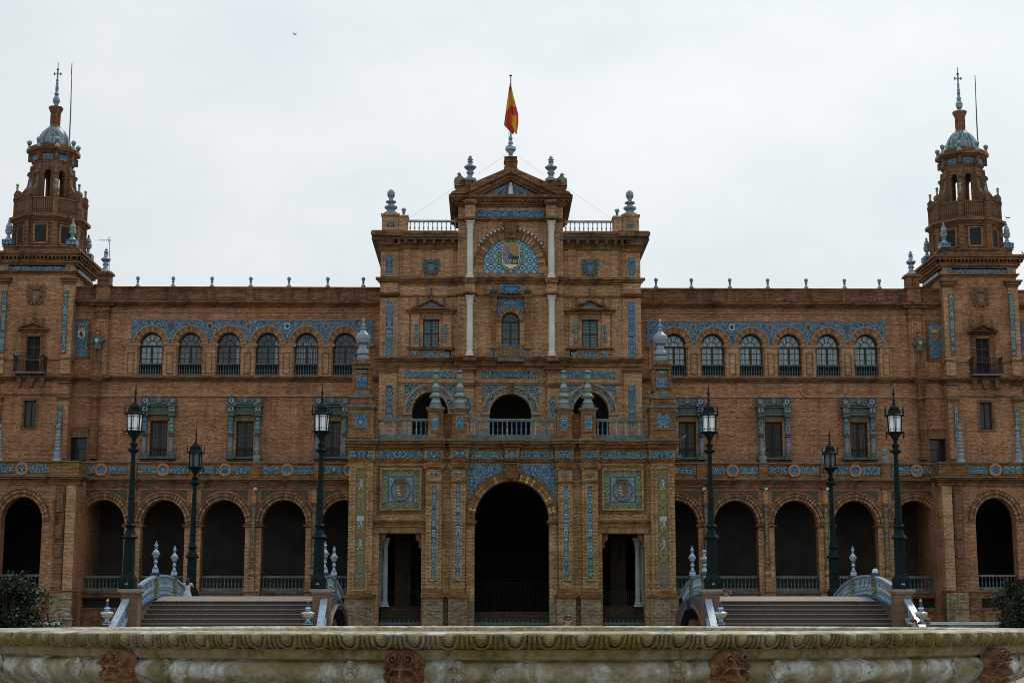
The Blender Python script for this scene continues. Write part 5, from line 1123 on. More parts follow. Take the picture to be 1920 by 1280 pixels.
    box('gallery_back_wall', M['dark'], R, L0+.5, L1-.5, YT+.2, YT+.45, ZG, az(930)) if False else box('gallery_back_wall', M['black'], R, L0+.5, L1-.5, YW+1.5, YW+1.7, ZG, ztop)
    box('gallery_ceiling', M['dark'], R, L0+.5, L1-.5, YL+.9, YW+1.5, ztop-.1, ztop-.01); box('gallery_floor', M['grat'], R, L0+.5, L1-.5, YL+.9, YW+1.5, zfl-.2, zfl)
    for r0, r1, p, mt in ((.01, .17, .08, 'vous'), (.17, .22, .04, 'wood'), (.22, .40, .14, 'vous'), (.40, .46, .18, 'terra')):
        O('arch_ring', MB().ring(c, zs2, ah+r0, ah+r1, YL-p, YL+.02, n=24, e=(rh2+.25)/(ah+.25)), M[mt], R, origin=(c, YL, zs2))
    bb = lm('arcade_baluster', BAL, .095, (az(1077)-az(1106))*.68, M['bcer'], 8)
    balustrade(R, c-ah+.02, c+ah-.02, YL+.45, az(1106), az(1076), bb, (az(1077)-az(1106))*.68, .23, M['gcer'], .24)
    mould(R, M['terra'], L0, L1, YL, [(ztop-.25, ztop, .1), (ztop, az(899), .18), (az(899), az(895), .34)], 'cornice', back=.8); mould(R, M['stone'], L0, L1, YL, [(az(895), az(893), .48)], 'cornice_edge', back=.8)
    mould(R, M['terra'], L0, L1, YL-.06, [(zfl-.06, zfl+.05, .1)], 'plinth_course', back=.3)
    m = MB(); m.box(L0, L1, YL-.05, YL+.3, az(893), az(867)); m.box(L0, L0+.35, YL+.3, YW, az(893), az(867)); m.box(L1-.35, L1, YL+.3, YW, az(893), az(867)); O('parapet', m, M['terrap'], R); mould(R, M['stone'], L0, L1, YL-.05, [(az(867), az(865), .12)], 'coping', back=.45)
    box('terrace_floor', M['stone'], R, L0, L1, YL+.3, YW, ztop, az(893)-.05)
    mc = ax(912, 880); O('roundel', MB().ring(mc, az(879.5), .26, .42, YL-.16, YL-.04, 0, 2*pi, 20), M['terral'], R); O('roundel_tile', MB().prism([(mc+.26*cos(t*pi/8), az(879.5)+.26*sin(t*pi/8)) for t in range(16)], YL-.1, YL-.04), M['blues'], R)
    for k in (-1, 1): a, b = srt_(mc+k*.5, mc+k*1.7); panel(R, a, b, az(886), az(873), YL-.05, M['blue']); frame(R, a, b, az(886), az(873), YL-.05, M['terrap'], .05, .05)
    for k, ed in ((-1, L0), (1, L1)):
        for kk in (0, 1):
            a = ed-k*(.35+kk*.72); 
            box('pier_pilaster', M['brickc' if kk == 0 else 'terra'], R, a-.3, a+.3, YL-(.3 if kk == 0 else .12), YL+.01, zfl+.05, ztop-.3)
            box('pier_plinth', M['brickg'], R, a-.34, a+.34, YL-.36+kk*.1, YL+.01, ZG, zfl-.07)
            if kk:
                for p0, p1 in ((1010, 985), (1045, 1022), (960, 925)): box('carved_panel', M['carved'], R, a-.2, a+.2, YL-.2, YL-.11, az(p0), az(p1))
    # finial on the terrace in front of the tower
    for k in (-1, 1):
        cxf = xt(848 if k < 0 else 957, 830, YL); O('finial', MB().lathe([(.29,0),(.29,.15),(.20,.3),(.21,.8),(.14,.9),(.21,1.05),(.18,1.25),(.14,1.35),(.21,1.5),(.21,1.65),(.10,1.75),(.12,1.9),(.10,2.05),(.16,2.15),(.16,2.3),(.02,2.4)], 12, (cxf, YL+.2, az(866))), M['ct'], R)
    SX[0] = 1
    return R
def outer(s):
    """the palace goes on beyond the tower"""
    SX[0] = s; side = 'left' if s < 0 else 'right'
    X0 = xt(887.5, 600, YT)+xt(70, 600, YT); X1 = X0+16; z = lambda p: zt(p, YW)
    R = thing('outer_wing', (s*(X0+8), YW, ZG), f'strip of brick wall beyond the {side} tower at the edge of the picture', 'building')
    box('upper_wall', M['brick'], R, X0, X1, YW, YW+12, zt(900, YA), z(545)); mould(R, M['terra'], X0+.01, X1, YW, [(z(577), z(571), .2), (z(571), z(567), .45)], 'cornice')
    mould(R, M['terra'], X0+.01, X1, YW, [(z(716), z(711), .15), (z(711), z(706.5), .34)], 'string_course'); mould(R, M['terra'], X0+.01, X1, YW, [(z(545), z(541), .12)], 'coping', back=.5)
    a = X0+.45; panel(R, a, a+.85, z(670), z(604), YW, M['blues']); frame(R, a, a+.85, z(670), z(604), YW, M['terra'], .18, .07)
    zs2 = zt(983, YA); rh2 = zt(937, YA)-zs2; L0 = xt(1018, 1000, YT-.6)
    m = MB(); ah = 1.45; cs = [L0+2.0+i*4 for i in range(3)]
    for c in cs: m.archbay(c-2, c+2, zt(1110, YA), zt(907, YA), c, ah, zs2, YA, YA+.8, rh2, 16)
    O('arcade_wall', m, M['brick'], R); box('basement_wall', M['brickt'], R, L0, cs[-1]+2, YA-.05, YW, ZG, zt(1110, YA)); box('parapet', M['terrap'], R, L0, cs[-1]+2, YA-.05, YW, zt(907, YA), zt(867, YA))
    for c in cs: O('arch_ring', MB().ring(c, zs2, ah+.01, ah+.4, YA-.1, YA+.02, n=20), M['vous'], R, origin=(c, YA, zs2))
    box('gallery_back_wall', M['dark'], R, L0, cs[-1]+2, YW-.2, YW-.01, zt(1110, YA), zt(907, YA))
    SX[0] = 1
def dome_mat():
    n = N('blue_dome_tiles'); g = n.n('ShaderNodeTexCoord').outputs['Object']; s = n.n('ShaderNodeSeparateXYZ', {0: g})
    a = n.math('MULTIPLY', n.math('ARCTAN2', s.outputs[1], s.outputs[0]), 9.5); zc = n.math('MULTIPLY', s.outputs[2], 5.0)
    w = n.n('ShaderNodeTexWhiteNoise', {0: n.n('ShaderNodeCombineXYZ', {0: n.math('FLOOR', a), 1: n.math('FLOOR', zc)}).outputs[0]}, noise_dimensions='2D').outputs[0]
    c = n.ramp(w, [(0, (.03,.09,.16)), (.3, (.08,.20,.28)), (.6, (.20,.32,.38)), (.85, (.36,.44,.46)), (1, (.36,.30,.24))])
    j = n.math('MAXIMUM', n.math('LESS_THAN', n.math('FRACT', a), .12), n.math('LESS_THAN', n.math('FRACT', zc), .12)); c = n.mix(n.math('MULTIPLY', j, .6), c, (.03,.05,.06,1))
    c = n.mix(n.ramp(n.noise(g, 1.2, 4), [(.4, 0.0), (.65, .8)]), c, (.55,.55,.5,1), 'MULTIPLY')
    n.put(n.b.inputs[0], c); n.b.inputs['Roughness'].default_value = .4; return n.m
M['dome'] = dome_mat()
# ================================================================ build the palace
PAV = pavilion(); portico(PAV)
for s in (-1, 1): wing(s); tower(s); outer(s)
XG = 0.0
# ================================================================ canal balustrade
def canal_rail(x0, x1, label):
    me = lm('canal_baluster', BAL, .09, .66, M['bcer']); R = thing('canal_balustrade', ((x0+x1)/2, 78, .62), label, 'balustrade', 'balustrades along the near bank of the canal')
    b = MB(); b.box(x0, x1, 77.86, 78.14, .62, .82); b.box(x0, x1, 77.84, 78.16, 1.48, 1.62)
    O('rail', b, M['marbled'], R); n = int((x1-x0)/.34)
    for i in range(n): inst('baluster', me, R, x0+(x1-x0)*(i+.5)/n, 78, .82)
    for xx in (x0, x1): 
        O('post', MB().box(xx-.22, xx+.22, 77.8, 78.2, .62, 1.72), M['stone'], R); O('post_cap', MB().lathe([(.3,0),(.3,.06),(.16,.1),(.2,.22),(.12,.3),(.01,.34)], 10, (xx, 78, 1.72)), M['stone'], R)
canal_rail(-33.5, -21.6, 'low stone and blue ceramic balustrade running left from the left bridge to the dark bush'); canal_rail(19.6, 32.0, 'low stone and blue ceramic balustrade running right from the right bridge')
# ================================================================ bridges
YN = 80.0
def zd(Y): return 2.95-.0175*(Y-86.5)**2
def dk(Y): return 2.95-(.033 if Y < 86.5 else .0175)*(Y-86.5)**2
def finial_post(R, x, Y, ball=False, cap=False):
    z0 = zd(Y)-.05; zt_ = zd(Y)+1.15
    O('post', MB().box(x-.17, x+.17, Y-.22, Y+.22, z0, zt_), M['green'], R); O('post_cap', MB().box(x-.21, x+.21, Y-.26, Y+.26, zt_, zt_+.12), M['blueg'], R)
    if cap: O('post_stub', MB().lathe([(.17,0),(.17,.1),(.12,.2),(.02,.24)], 10, (x, Y, zt_+.12)), M['white'], R); return
    h = 1.62 if not ball else 1.2
    pr = [(.155,0),(.155,.10),(.12,.16),(.06,.22),(.05,.28),(.10,.32),(.10,.35),(.05,.40),(.11,.46),(.13,.54),(.20,.60),(.20,.62),(.09,.71),(.06,.74)]
    pr += [(.08,.78),(.06,.84),(.10,.87),(.04,.93),(.065,.95),(.02,.98),(.025,.99),(.005,1)] if not ball else [(.06,.8),(.11,.86),(.11,.93),(.05,1)]
    O('finial', MB().lathe([(r*(1.1), z*h) for r, z in pr], 12, (x, Y, zt_+.12)), M['cw'], R)
def bridge(xa, xb, label, side):
    """xa < xb: the two rails; side -1 for the left bridge"""
    R = thing('footbridge', ((xa+xb)/2, 86.5, ZG), label, 'bridge')
    Ys = [80+.5*i for i in range(28)]
    # deck
    top = [(y, dk(y)) for y in [83.6+.6*i for i in range(18)]]
    v = []; m = MB()
    for (y0, z0), (y1, z1) in zip(top, top[1:]): m.add([(xa,y0,z0),(xb,y0,z0),(xb,y1,z1),(xa,y1,z1)], [(0,1,2,3)]); m.add([(xa,y0,z0-.3),(xb,y0,z0-.3),(xb,y1,z1-.3),(xa,y1,z1-.3)], [(3,2,1,0)])
    O('deck', m, M['nose'], R)
    # steps: five in view up to the deck, more below down to the plaza
    zz = dk(83.6); y = 83.6; k = 0
    while zz > .2:
        h = .235 if y > 79 else .2; d = .62 if y > 80.4 else .36
        w0 = 0 if y > 79.9 else -.9-.25*(80-y)
        st = box('step', M['grat'], R, xa-(-w0), xb+(-w0), y-d, y if k else y+.3, 0.0 if y < 78 else zz-h-.6, zz-h)
        box('step_nosing', M['nose'], st, xa+w0, xb-w0, y-d-.05, y-d+.12, zz-h-.002, zz-h+.05)
        box('riser', M['grat'], st, xa+w0+.01, xb-w0-.01, y-.004, y, zz-h, zz-.002) if k else None
        zz -= h; y -= d; k += 1
    box('top_riser', M['grat'], R, xa, xb, 83.6, 83.62, dk(83.6)-.235, dk(83.6)-.01); box('step_nosing', M['nose'], R, xa, xb, 83.52, 83.66, dk(83.6)-.05, dk(83.6)+.012)
    # pierced side walls with the arch, arch ring, keystone
    for x, o in ((xa, -1), (xb, 1)):
        n = 26; m = MB(); r = MB(); y0, y1 = 81.2, 92.6; yc = (y0+y1)/2; ry = (y1-y0)/2
        for i in range(n):
            ya, yb = 80+13.9*i/n, 80+13.9*(i+1)/n
            f = lambda q: -.2+2.55*sqrt(max(0, 1-((q-yc)/ry)**2)) if y0 < q < y1 else -1.4
            za, zb = f(ya), f(yb); X0, X1 = sorted((x, x+o*.42))
            m.add([(X0,ya,za),(X0,yb,zb),(X0,yb,zd(yb)-.02),(X0,ya,zd(ya)-.02),(X1,ya,za),(X1,yb,zb),(X1,yb,zd(yb)-.02),(X1,ya,zd(ya)-.02)], [(0,3,2,1),(4,5,6,7),(0,1,5,4),(3,7,6,2)])
        O('side_wall', m, M['grat'], R)
        mt = Matrix.Translation((x+o*.42, yc, -.2)) @ Matrix.Rotation(pi/2, 4, 'Z')
        O('arch_ring', MB().merge(MB().ring(0, 0, ry, ry+.32, -.10, .02, .05, pi-.05, 26, 2.55/ry), mt), M['grat'], R)
        O('arch_ring', MB().merge(MB().ring(0, 0, ry, ry+.07, -.13, .02, .05, pi-.05, 26, 2.55/ry), mt), M['terral'], R)
        O('arch_ring', MB().merge(MB().ring(0, 0, ry+.32, ry+.42, -.18, .02, .05, pi-.05, 26, 2.55/ry), mt), M['nose'], R)
        if abs(x) < 14: O('keystone', MB().box(x+o*.4, x+o*.60, yc-.10, yc+.10, 2.25, 2.75), M['blueg'], R)
        # ceramic balustrade following the hump
        me = lm('bridge_baluster', BAL, .085, .74, M['bcerb'], 8); band = MB(); low = MB(); mid = MB()
        ys = [80.4+.45*i for i in range(31)]
        for ya, yb in zip(ys, ys[1:]):
            za, zb = zd(ya), zd(yb)
            for mb_, w, h0, h1 in ((band, .13, 1.03, 1.13), (low, .12, 0, .12), (mid, .07, .50, .54)):
                mb_.add([(x-w,ya,za+h0),(x+w,ya,za+h0),(x+w,yb,zb+h0),(x-w,yb,zb+h0),(x-w,ya,za+h1),(x+w,ya,za+h1),(x+w,yb,zb+h1),(x-w,yb,zb+h1)], [(0,3,2,1),(4,5,6,7),(1,2,6,5),(3,0,4,7),(0,1,5,4),(2,3,7,6)])
        bl = O('balustrade', band, M['cap'], R); O('bottom_rail', low, M['glazeb'], bl); O('middle_band', mid, M['cap'], bl)
        n = 44
        for i in range(n): yy = 80.5+13.2*(i+.5)/n; p = inst('baluster', me, bl, x, yy, zd(yy)+.14); p.scale = (1, 1, 1.2)
        # near pedestal, flared lower rail
        px = x+o*.30; O('pedestal', MB().box(px-.42, px+.42, YN-.45, YN+.45, 0, 3.0), M['brickg2'], R)
        O('pedestal_cap', MB().box(px-.50, px+.50, YN-.53, YN+.53, 3.0, 3.08).box(px-.56, px+.56, YN-.59, YN+.59, 3.08, 3.20), M['nose'], R)
        e0 = Vector((px+o*.15, YN-.5, 2.72)); e1 = Vector((px+o*.22, YN-2.9, 1.40)); n = 9
        lr = MB()
        for (w, t, dz) in ((.17, .14, 0), (.15, .12, -.9)):
            a, b = e0+Vector((0,0,dz)), e1+Vector((0,0,dz)); lr.add([a+Vector(q) for q in ((-w,0,-t),(w,0,-t),(w,0,0),(-w,0,0))]+[b+Vector(q) for q in ((-w,0,-t),(w,0,-t),(w,0,0),(-w,0,0))], [(0,1,2,3),(7,6,5,4),(0,4,5,1),(1,5,6,2),(2,6,7,3),(3,7,4,0)])
        lo = O('stair_rail', lr, M['cap'], R); O('stair_wall', MB().add([(e0.x-.15,e0.y,0),(e0.x+.15,e0.y,0),(e1.x+.15,e1.y,0),(e1.x-.15,e1.y,0),(e0.x-.15,e0.y,e0.z-1.03),(e0.x+.15,e0.y,e0.z-1.03),(e1.x+.15,e1.y,e1.z-1.03),(e1.x-.15,e1.y,e1.z-1.03)], [(0,3,2,1),(4,5,6,7),(0,1,5,4),(1,2,6,5),(2,3,7,6),(3,0,4,7)]), M['grat'], R)
        for i in range(n): p = e0.lerp(e1, (i+.5)/n); inst('baluster', me, lo, p.x, p.y, p.z-.90)
        up = e1+Vector((o*.1, -.35, 0)); O('end_post', MB().box(up.x-.3, up.x+.3, up.y-.3, up.y+.3, 0, 1.32), M['white'], R)
        for (yy, kind) in ((84.0, 'near'), (89.0, 'far')):
            if side > 0 and kind == 'near' and o < 0: finial_post(R, x, yy, ball=True)
            elif side > 0 and kind == 'near' and o > 0: finial_post(R, x, yy, cap=True)
            else: finial_post(R, x, yy)
    return R
M['bcerb'] = plain('blue_white_glazed_baluster', (.24, .37, .47), .35, 0, .7, 9); M['cap'] = plain('pale_blue_glazed_rail', (.29, .40, .53), .35, 0, .55, 14)
M['brickg2'] = brick('pedestal_brick', (.24, .145, .10), (.30, .19, .13), (.15, .11, .09), dirt=.3, light=.15)
def urn(x, Y, z0, label):
    R = thing('ceramic_urn', (x, Y, z0), label, 'urn', 'urns at the foot of the bridge stairs')
    f = lambda n, pr, m: O(n, MB().lathe([(a*.86, b*.9) for a, b in pr], 16, (x, Y, z0)), m, R)
    f('foot', [(.26,0),(.26,.07),(.20,.10),(.10,.20),(.09,.28)], M['cw']); f('bowl', [(.09,.28),(.16,.33),(.27,.44),(.30,.52)], M['cap']); f('rim', [(.30,.52),(.36,.56),(.36,.60),(.30,.63)], M['white'])
    f('lid', [(.30,.63),(.20,.68),(.12,.72),(.10,.78)], M['cw']); f('lid_collar', [(.10,.78),(.17,.82),(.15,.87),(.08,.89)], M['white']); f('neck', [(.09,.89),(.075,1.0),(.07,1.14),(.09,1.16)], M['blueg']); f('knob', [(.05,1.16),(.085,1.20),(.07,1.27),(.01,1.32)], M['yel'])
    for i in range(8):
        a = 2*pi*i/8+.2; O('lobe', MB().ball((x+.202*cos(a), Y+.202*sin(a), z0+.405), .062, 8, 5, 1.1), M['yel'], R)
bl_ = {}
lx = [pt(258, 1120, 80).x, pt(602, 1120, 80).x, pt(1333, 1120, 80).x, pt(1679, 1120, 80).x]
bridge(lx[0], lx[1]-.25, 'left humped footbridge with blue and white ceramic railings and broad dark steps', -1)
bridge(lx[2]+.25, lx[3], 'right humped footbridge with blue and white ceramic railings and broad dark steps', 1)
for px, lb in ((200, 'blue and yellow urn left of the stairs of the left bridge'), (577, 'blue and yellow urn at the right end of the stairs of the left bridge'), (1352, 'blue and yellow urn at the left end of the stairs of the right bridge'), (1728, 'blue and yellow urn right of the stairs of the right bridge')):
    p = pt(px, 1170, 76.6); urn(p.x, 76.6, p.z, lb); 
# ================================================================ street lamps
def lamp(x, Y, z0, label, num=None, gl='lampw'):
    R = thing('street_lamp', (x, Y, z0), label, 'street lamp', 'cast iron street lamps on the bridges'); c = (x, Y, z0); k = .0267
    def lz(n, pr, m=M['iron'], seg=8): return O(n, MB().lathe(pr, seg, c, 1, pi/8), m, R)
    base = O('base', MB().box(x-.36, x+.36, Y-.36, Y+.36, 0+z0, z0+.52).taper(x-.36, x+.36, Y-.36, Y+.36, z0+.52, z0+.72, .70), M['iron'], R)
    sh = O('lower_shaft', MB().taper(x-.245, x+.245, Y-.245, Y+.245, z0+.72, z0+2.45, .90), M['iron'], R)
    for j in range(5):
        O('shaft_relief', MB().ring(x, z0+.98+j*.32, .035, .10, Y-.265, Y-.22, 0, 2*pi, 8), M['iron'], sh)
    lz('collar', [(.28,2.45),(.40,2.50),(.40,2.56),(.30,2.66),(.22,2.85),(.17,2.95)]); lz('knop', [(.17,2.95),(.20,3.0),(.28,3.08),(.28,3.14),(.19,3.20),(.19,3.28)])
    lz('shaft', [(.17,3.28),(.155,4.4),(.175,4.5),(.15,4.6),(.11,6.72)]); lz('upper_collar', [(.125,6.72),(.18,6.76),(.30,6.84),(.31,6.90),(.16,6.95),(.13,7.05),(.19,7.10),(.20,7.20),(.10,7.26),(.09,7.34)])
    H = 9.6/9.6; b0 = 7.34
    lz('lantern_bracket', [(.09,b0),(.14,b0+.12),(.30,b0+.36),(.40,b0+.42)], seg=6)
    q = lambda n, pr, m=M['iron']: O(n, MB().lathe(pr, 6, c, 1, pi/6-.18), m, R)
    q('lantern_sill', [(.40,b0+.42),(.50,b0+.44),(.50,b0+.48),(.36,b0+.50)])
    g = q('glass', [(.335,b0+.50),(.375,b0+1.30)], M[gl]); g0, g1 = b0+.50, b0+1.30
    fr = MB()
    for i in range(6):
        a = pi/6-.18+i*pi/3; a2 = a+pi/3; P0 = Vector((cos(a), sin(a), 0)); P1 = Vector((cos(a2), sin(a2), 0)); C_ = Vector(c)
        fr.tube([C_+P0*.345+Vector((0,0,g0)), C_+P0*.385+Vector((0,0,g1))], .028, 4)
        for t in (.2, .8): fr.tube([C_+P0.lerp(P1, t)*.352+Vector((0,0,g0)), C_+P0.lerp(P1, t)*.392+Vector((0,0,g1))], .011, 4)
        for h in (.12, .88): fr.tube([C_+P0*(.35+.04*h)+Vector((0,0,g0+.8*h)), C_+P1*(.35+.04*h)+Vector((0,0,g0+.8*h))], .011, 4)
        for (t0, t1, h0, h1) in ((.2,.34,.24,.12),(.8,.66,.24,.12),(.2,.34,.76,.88),(.8,.66,.76,.88)):
            fr.tube([C_+P0.lerp(P1, t0)*(.352+.04*h0)+Vector((0,0,g0+.8*h0)), C_+P0.lerp(P1, t1)*(.352+.04*h1)+Vector((0,0,g0+.8*h1))], .010, 4)
    O('lantern_frame', fr, M['iron'], R)
    q('roof', [(.38,b0+1.28),(.54,b0+1.30),(.54,b0+1.35),(.38,b0+1.42),(.34,b0+1.58),(.26,b0+1.60),(.30,b0+1.66),(.22,b0+1.80),(.12,b0+1.86),(.10,b0+1.92)])
    lz('roof_finial', [(.10,b0+1.92),(.06,b0+1.96),(.05,b0+2.1),(.11,b0+2.13),(.04,b0+2.18),(.04,b0+2.36),(.09,b0+2.42),(.04,b0+2.50),(.02,b0+2.75),(.004,b0+2.95)])
    for i in range(6):
        a = pi/6-.18+i*pi/3; xx, yy = x+.50*cos(a), Y+.50*sin(a)
        O('spike', MB().lathe([(.03,0),(.02,.05),(.045,.12),(.02,.2),(.03,.28),(.004,.48)], 6, (xx, yy, z0+b0+1.33)), M['iron'], R)
        O('pendant', MB().lathe([(.004,-.3),(.03,-.2),(.015,-.1),(.03,0)], 6, (xx*.98+x*.02, yy*.98+Y*.02, z0+b0+.46)), M['iron'], R)
    if num:
        cu = bpy.data.curves.new('number', 'FONT'); cu.body = num; cu.size = .17; cu.align_x = 'CENTER'; cu.extrude = .004
        t = bpy.data.objects.new('number', cu); me = bpy.data.meshes.new_from_object(t); bpy.data.objects.remove(t)
        me.transform(Matrix.Rotation(pi/2, 4, 'X')); me.materials.clear(); me.materials.append(M['white']); place('number', me, R, (x, Y-.37, z0+.20))
    return R
def lamp_glass(em=.16):
    n = N('milky_lamp_glass'); t = n.n('ShaderNodeBsdfTranslucent', {'Color': (.80, .86, .88, 1) if em > .1 else (.22, .27, .28, 1)}); d = n.n('ShaderNodeBsdfDiffuse', {'Color': (.55, .60, .62, 1) if em > .1 else (.14, .17, .18, 1)}); tr = n.n('ShaderNodeBsdfTransparent', {'Color': (.9,.95,.97,1)})
    m = n.n('ShaderNodeMixShader', {0: .5, 1: t.outputs[0], 2: d.outputs[0]}); m2 = n.n('ShaderNodeMixShader', {0: .25, 1: m.outputs[0], 2: tr.outputs[0]}); e = n.n('ShaderNodeEmission', {'Color': (.9,.96,1,1), 'Strength': em}); a = n.n('ShaderNodeAddShader', {0: m2.outputs[0], 1: e.outputs[0]})
    n.put(n.o.inputs[0], a.outputs[0]); return n.m
M['lampw'] = lamp_glass(); M['lampd'] = lamp_glass(.02)
for px, lb, num in ((240, 'tall lamp numbered 45 on the left pedestal of the left bridge', '45'), (597, 'tall lamp on the right pedestal of the left bridge beside the portico', '46'), (1336, 'tall lamp numbered 47 on the left pedestal of the right bridge', '47'), (1690, 'tall lamp on the right pedestal of the right bridge', '44')):
    p = pt(px, 1100, 80); lamp(p.x, 80, 3.20, lb, num)
for px, lb in ((358, 'lamp with dim glass at the far end of the left bridge'), (1565, 'lamp with dim glass at the far end of the right bridge')):
    p = pt(px, 1114, 95.2); lamp(p.x, 95.2, p.z-.35, lb, gl='lampd'); O('lamp_plinth', MB().box(p.x-.45, p.x+.45, 94.75, 95.65, ZG, p.z-.35), M['brickg2'], bpy.data.objects[[o.name for o in bpy.data.objects if o.name.startswith('street_lamp')][-1]])
# ================================================================ figures
def skin_body(name, pts, edges, rad, mat, parent=None, sub=2):
    me = bpy.data.meshes.new(name); me.from_pydata(pts, edges, []); me.materials.append(mat)
    o = place(name, me, parent, (0,0,0) if not parent else WP[parent.name])
    bm = bmesh.new(); bm.from_mesh(me); ly = bm.verts.layers.skin.verify(); bm.verts.ensure_lookup_table()
    for i, r in enumerate(rad): bm.verts[i][ly].radius = (r, r) if not isinstance(r, tuple) else r
    bm.verts[0][ly].use_root = True; bm.to_mesh(me); bm.free()
    m = o.modifiers.new('skin', 'SKIN'); m.use_smooth_shade = True; s_ = o.modifiers.new('sub', 'SUBSURF'); s_.levels = s_.render_levels = sub
    return o
def person(px_, Y, zf, H, label, hair=M['hair'], top=M['white'], legs=M['bar'], yaw=0, arms='down', dress=False, glasses=False, long_hair=False):
    """one continuous skinned body with head, hands and feet; clothing and hair are its children"""
    R = thing('person', (px_, Y, zf), label, 'person'); k = H/1.75
    A = {'down': [((.20,0,1.42),(.26,.02,1.14),(.27,-.06,.88)), ((-.20,0,1.42),(-.26,.02,1.14),(-.27,-.06,.88))],
         'hair': [((.19,0,1.42),(.33,-.08,1.24),(.20,-.22,1.36)), ((-.19,0,1.42),(-.34,-.06,1.22),(-.24,-.22,1.30))],
         'phone': [((.19,0,1.42),(.25,-.18,1.22),(.13,-.42,1.44)), ((-.19,0,1.42),(-.26,-.18,1.22),(-.12,-.42,1.46))]}[arms]
    P_ = [(0,0,.95),(0,0,1.12),(0,0,1.30),(0,0,1.42),(0,.01,1.50),(0,-.012,1.565),(0,-.018,1.635),(0,-.010,1.70)]; E = [(0,1),(1,2),(2,3),(3,4),(4,5),(5,6),(6,7)]; r = [(.16,.11),(.135,.095),(.155,.10),(.14,.085),(.05,.05),(.058,.072),(.080,.100),(.066,.080)]
    for sgn, arm in zip((1, -1), A):
        n = len(P_); P_ += list(arm); E += [(3, n), (n, n+1), (n+1, n+2)]; r += [.055, .042, .032]
        h = Vector(arm[2]); d = (h-Vector(arm[1])).normalized(); n2 = len(P_); P_.append(tuple(h+d*.07)); E.append((n+2, n2)); r.append((.038, .022))
        for q in range(4): P_.append(tuple(h+d*(.15-.012*abs(q-1))+Vector(((q-1.5)*.019, -.01, 0)))); E.append((n2, len(P_)-1)); r.append(.009)
        P_.append(tuple(h+d*.08+Vector((-sgn*.045, -.03, 0)))); E.append((n2-1, len(P_)-1)); r.append(.011)
    for sgn in (1, -1):
        n = len(P_); P_ += [(sgn*.09,0,.86),(sgn*.10,-.01,.48),(sgn*.10,.02,.09),(sgn*.11,-.14,.03)]; E += [(0,n),(n,n+1),(n+1,n+2),(n+2,n+3)]; r += [.085,.058,.038,(.04,.028)]
    b = skin_body('body', [(a*k, c*k, d*k) for a, c, d in P_], E, [(q[0]*k, q[1]*k) if isinstance(q, tuple) else q*k for q in r], M['skin'], R)
    hd = Vector((px_, Y-.015*k, zf+1.63*k)); 
    def L(p): return (px_+p[0]*k, Y+p[1]*k, zf+p[2]*k)
    nose = MB().tube([L((0,-.115,1.655)), L((0,-.138,1.615)), L((0,-.115,1.605))], [.006*k, .011*k, .006*k], 8)
    O('nose', nose, M['skin'], R, smooth=True)
    for s_ in (-1, 1): O('ear', MB().ball(L((s_*.080, 0, 1.635)), .018*k, 8, 6, 1.5, .8), M['skin'], R, smooth=True)
    O('mouth', MB().box(*[v for p in zip(L((-.022,-.112,1.575)), L((.022,-.098,1.582))) for v in p]), M['lip'], R)
    for s_ in (-1, 1): O('eye', MB().ball(L((s_*.032, -.096, 1.655)), .012*k, 6, 4), M['bar'], R)
    if glasses:
        g = MB()
        for s_ in (-1, 1): g.ring(px_+s_*.036*k, zf+1.653*k, .001, .029*k, Y-.124*k, Y-.118*k, 0, 2*pi, 10, .72)
        g.box(*[v for p in zip(L((-.083,-.120,1.660)), L((.083,-.112,1.668))) for v in p]); O('glasses', g, M['bar'], R)
    hm = MB(); n = 12
    hm.lathe([(.092*k*sin(pi*t/10)+.004, .115*k*(1-cos(pi*t/10))-.02*k) for t in range(11)][6:], n, (px_, Y+.020*k, zf+1.63*k-.070*k), 1.16)
    if long_hair: hm.lathe([(.05*k,-.30*k),(.11*k,-.22*k),(.115*k,0),(.10*k,.09*k)], 10, (px_, Y+.055*k, zf+1.56*k), .7)
    else: hm.lathe([(.07*k,-.06*k),(.088*k,.0*k),(.088*k,.09*k)], 14, (px_, Y+.028*k, zf+1.62*k), .95)
    O('hair', hm, hair, R, smooth=True)
    if dress:
        O('dress', MB().lathe([(.34*k,.30*k),(.27*k,.6*k),(.19*k,.9*k),(.145*k,1.1*k),(.165*k,1.25*k),(.17*k,1.36*k),(.13*k,1.42*k)], 14, (px_, Y, zf), .72), top, R, smooth=True)
        sl = MB(); [sl.tube([L((s_*.15,0,1.42)), L((s_*.25,-.03,1.34))], [.08*k, .085*k], 8) for s_ in (-1, 1)]; O('sleeve', sl, top, R, smooth=True)
    else:
        O('shirt', MB().lathe([(.19*k,.88*k),(.165*k,1.1*k),(.19*k,1.28*k),(.18*k,1.40*k),(.09*k,1.47*k),(.07*k,1.49*k)], 14, (px_, Y, zf), .68), top, R, smooth=True)
        for s_, arm in zip((1, -1), A): O('sleeve', MB().tube([L((s_*.14,0,1.42)), L(arm[0]), L(tuple(Vector(arm[0]).lerp(Vector(arm[1]), .8)))], [.085*k, .075*k, .062*k], 8), top, R, smooth=True)
        for s_ in (-1, 1): O('trouser_leg', MB().tube([L((s_*.07,0,.95)), L((s_*.095,0,.80)), L((s_*.10,-.01,.48)), L((s_*.10,.01,.08))], [.12*k, .10*k, .075*k, .06*k], 8), legs, R, smooth=True)
    R.rotation_euler.z = yaw
    return R
def head_at(px, py, Y): return pt(px, py, Y)
h = pt(1064.5, 1152.5, 37); person(h.x, 37, h.z-1.80, 1.80, 'man with dark hair and dark glasses facing the camera behind the fountain rim', hair=M['hair'], glasses=True)
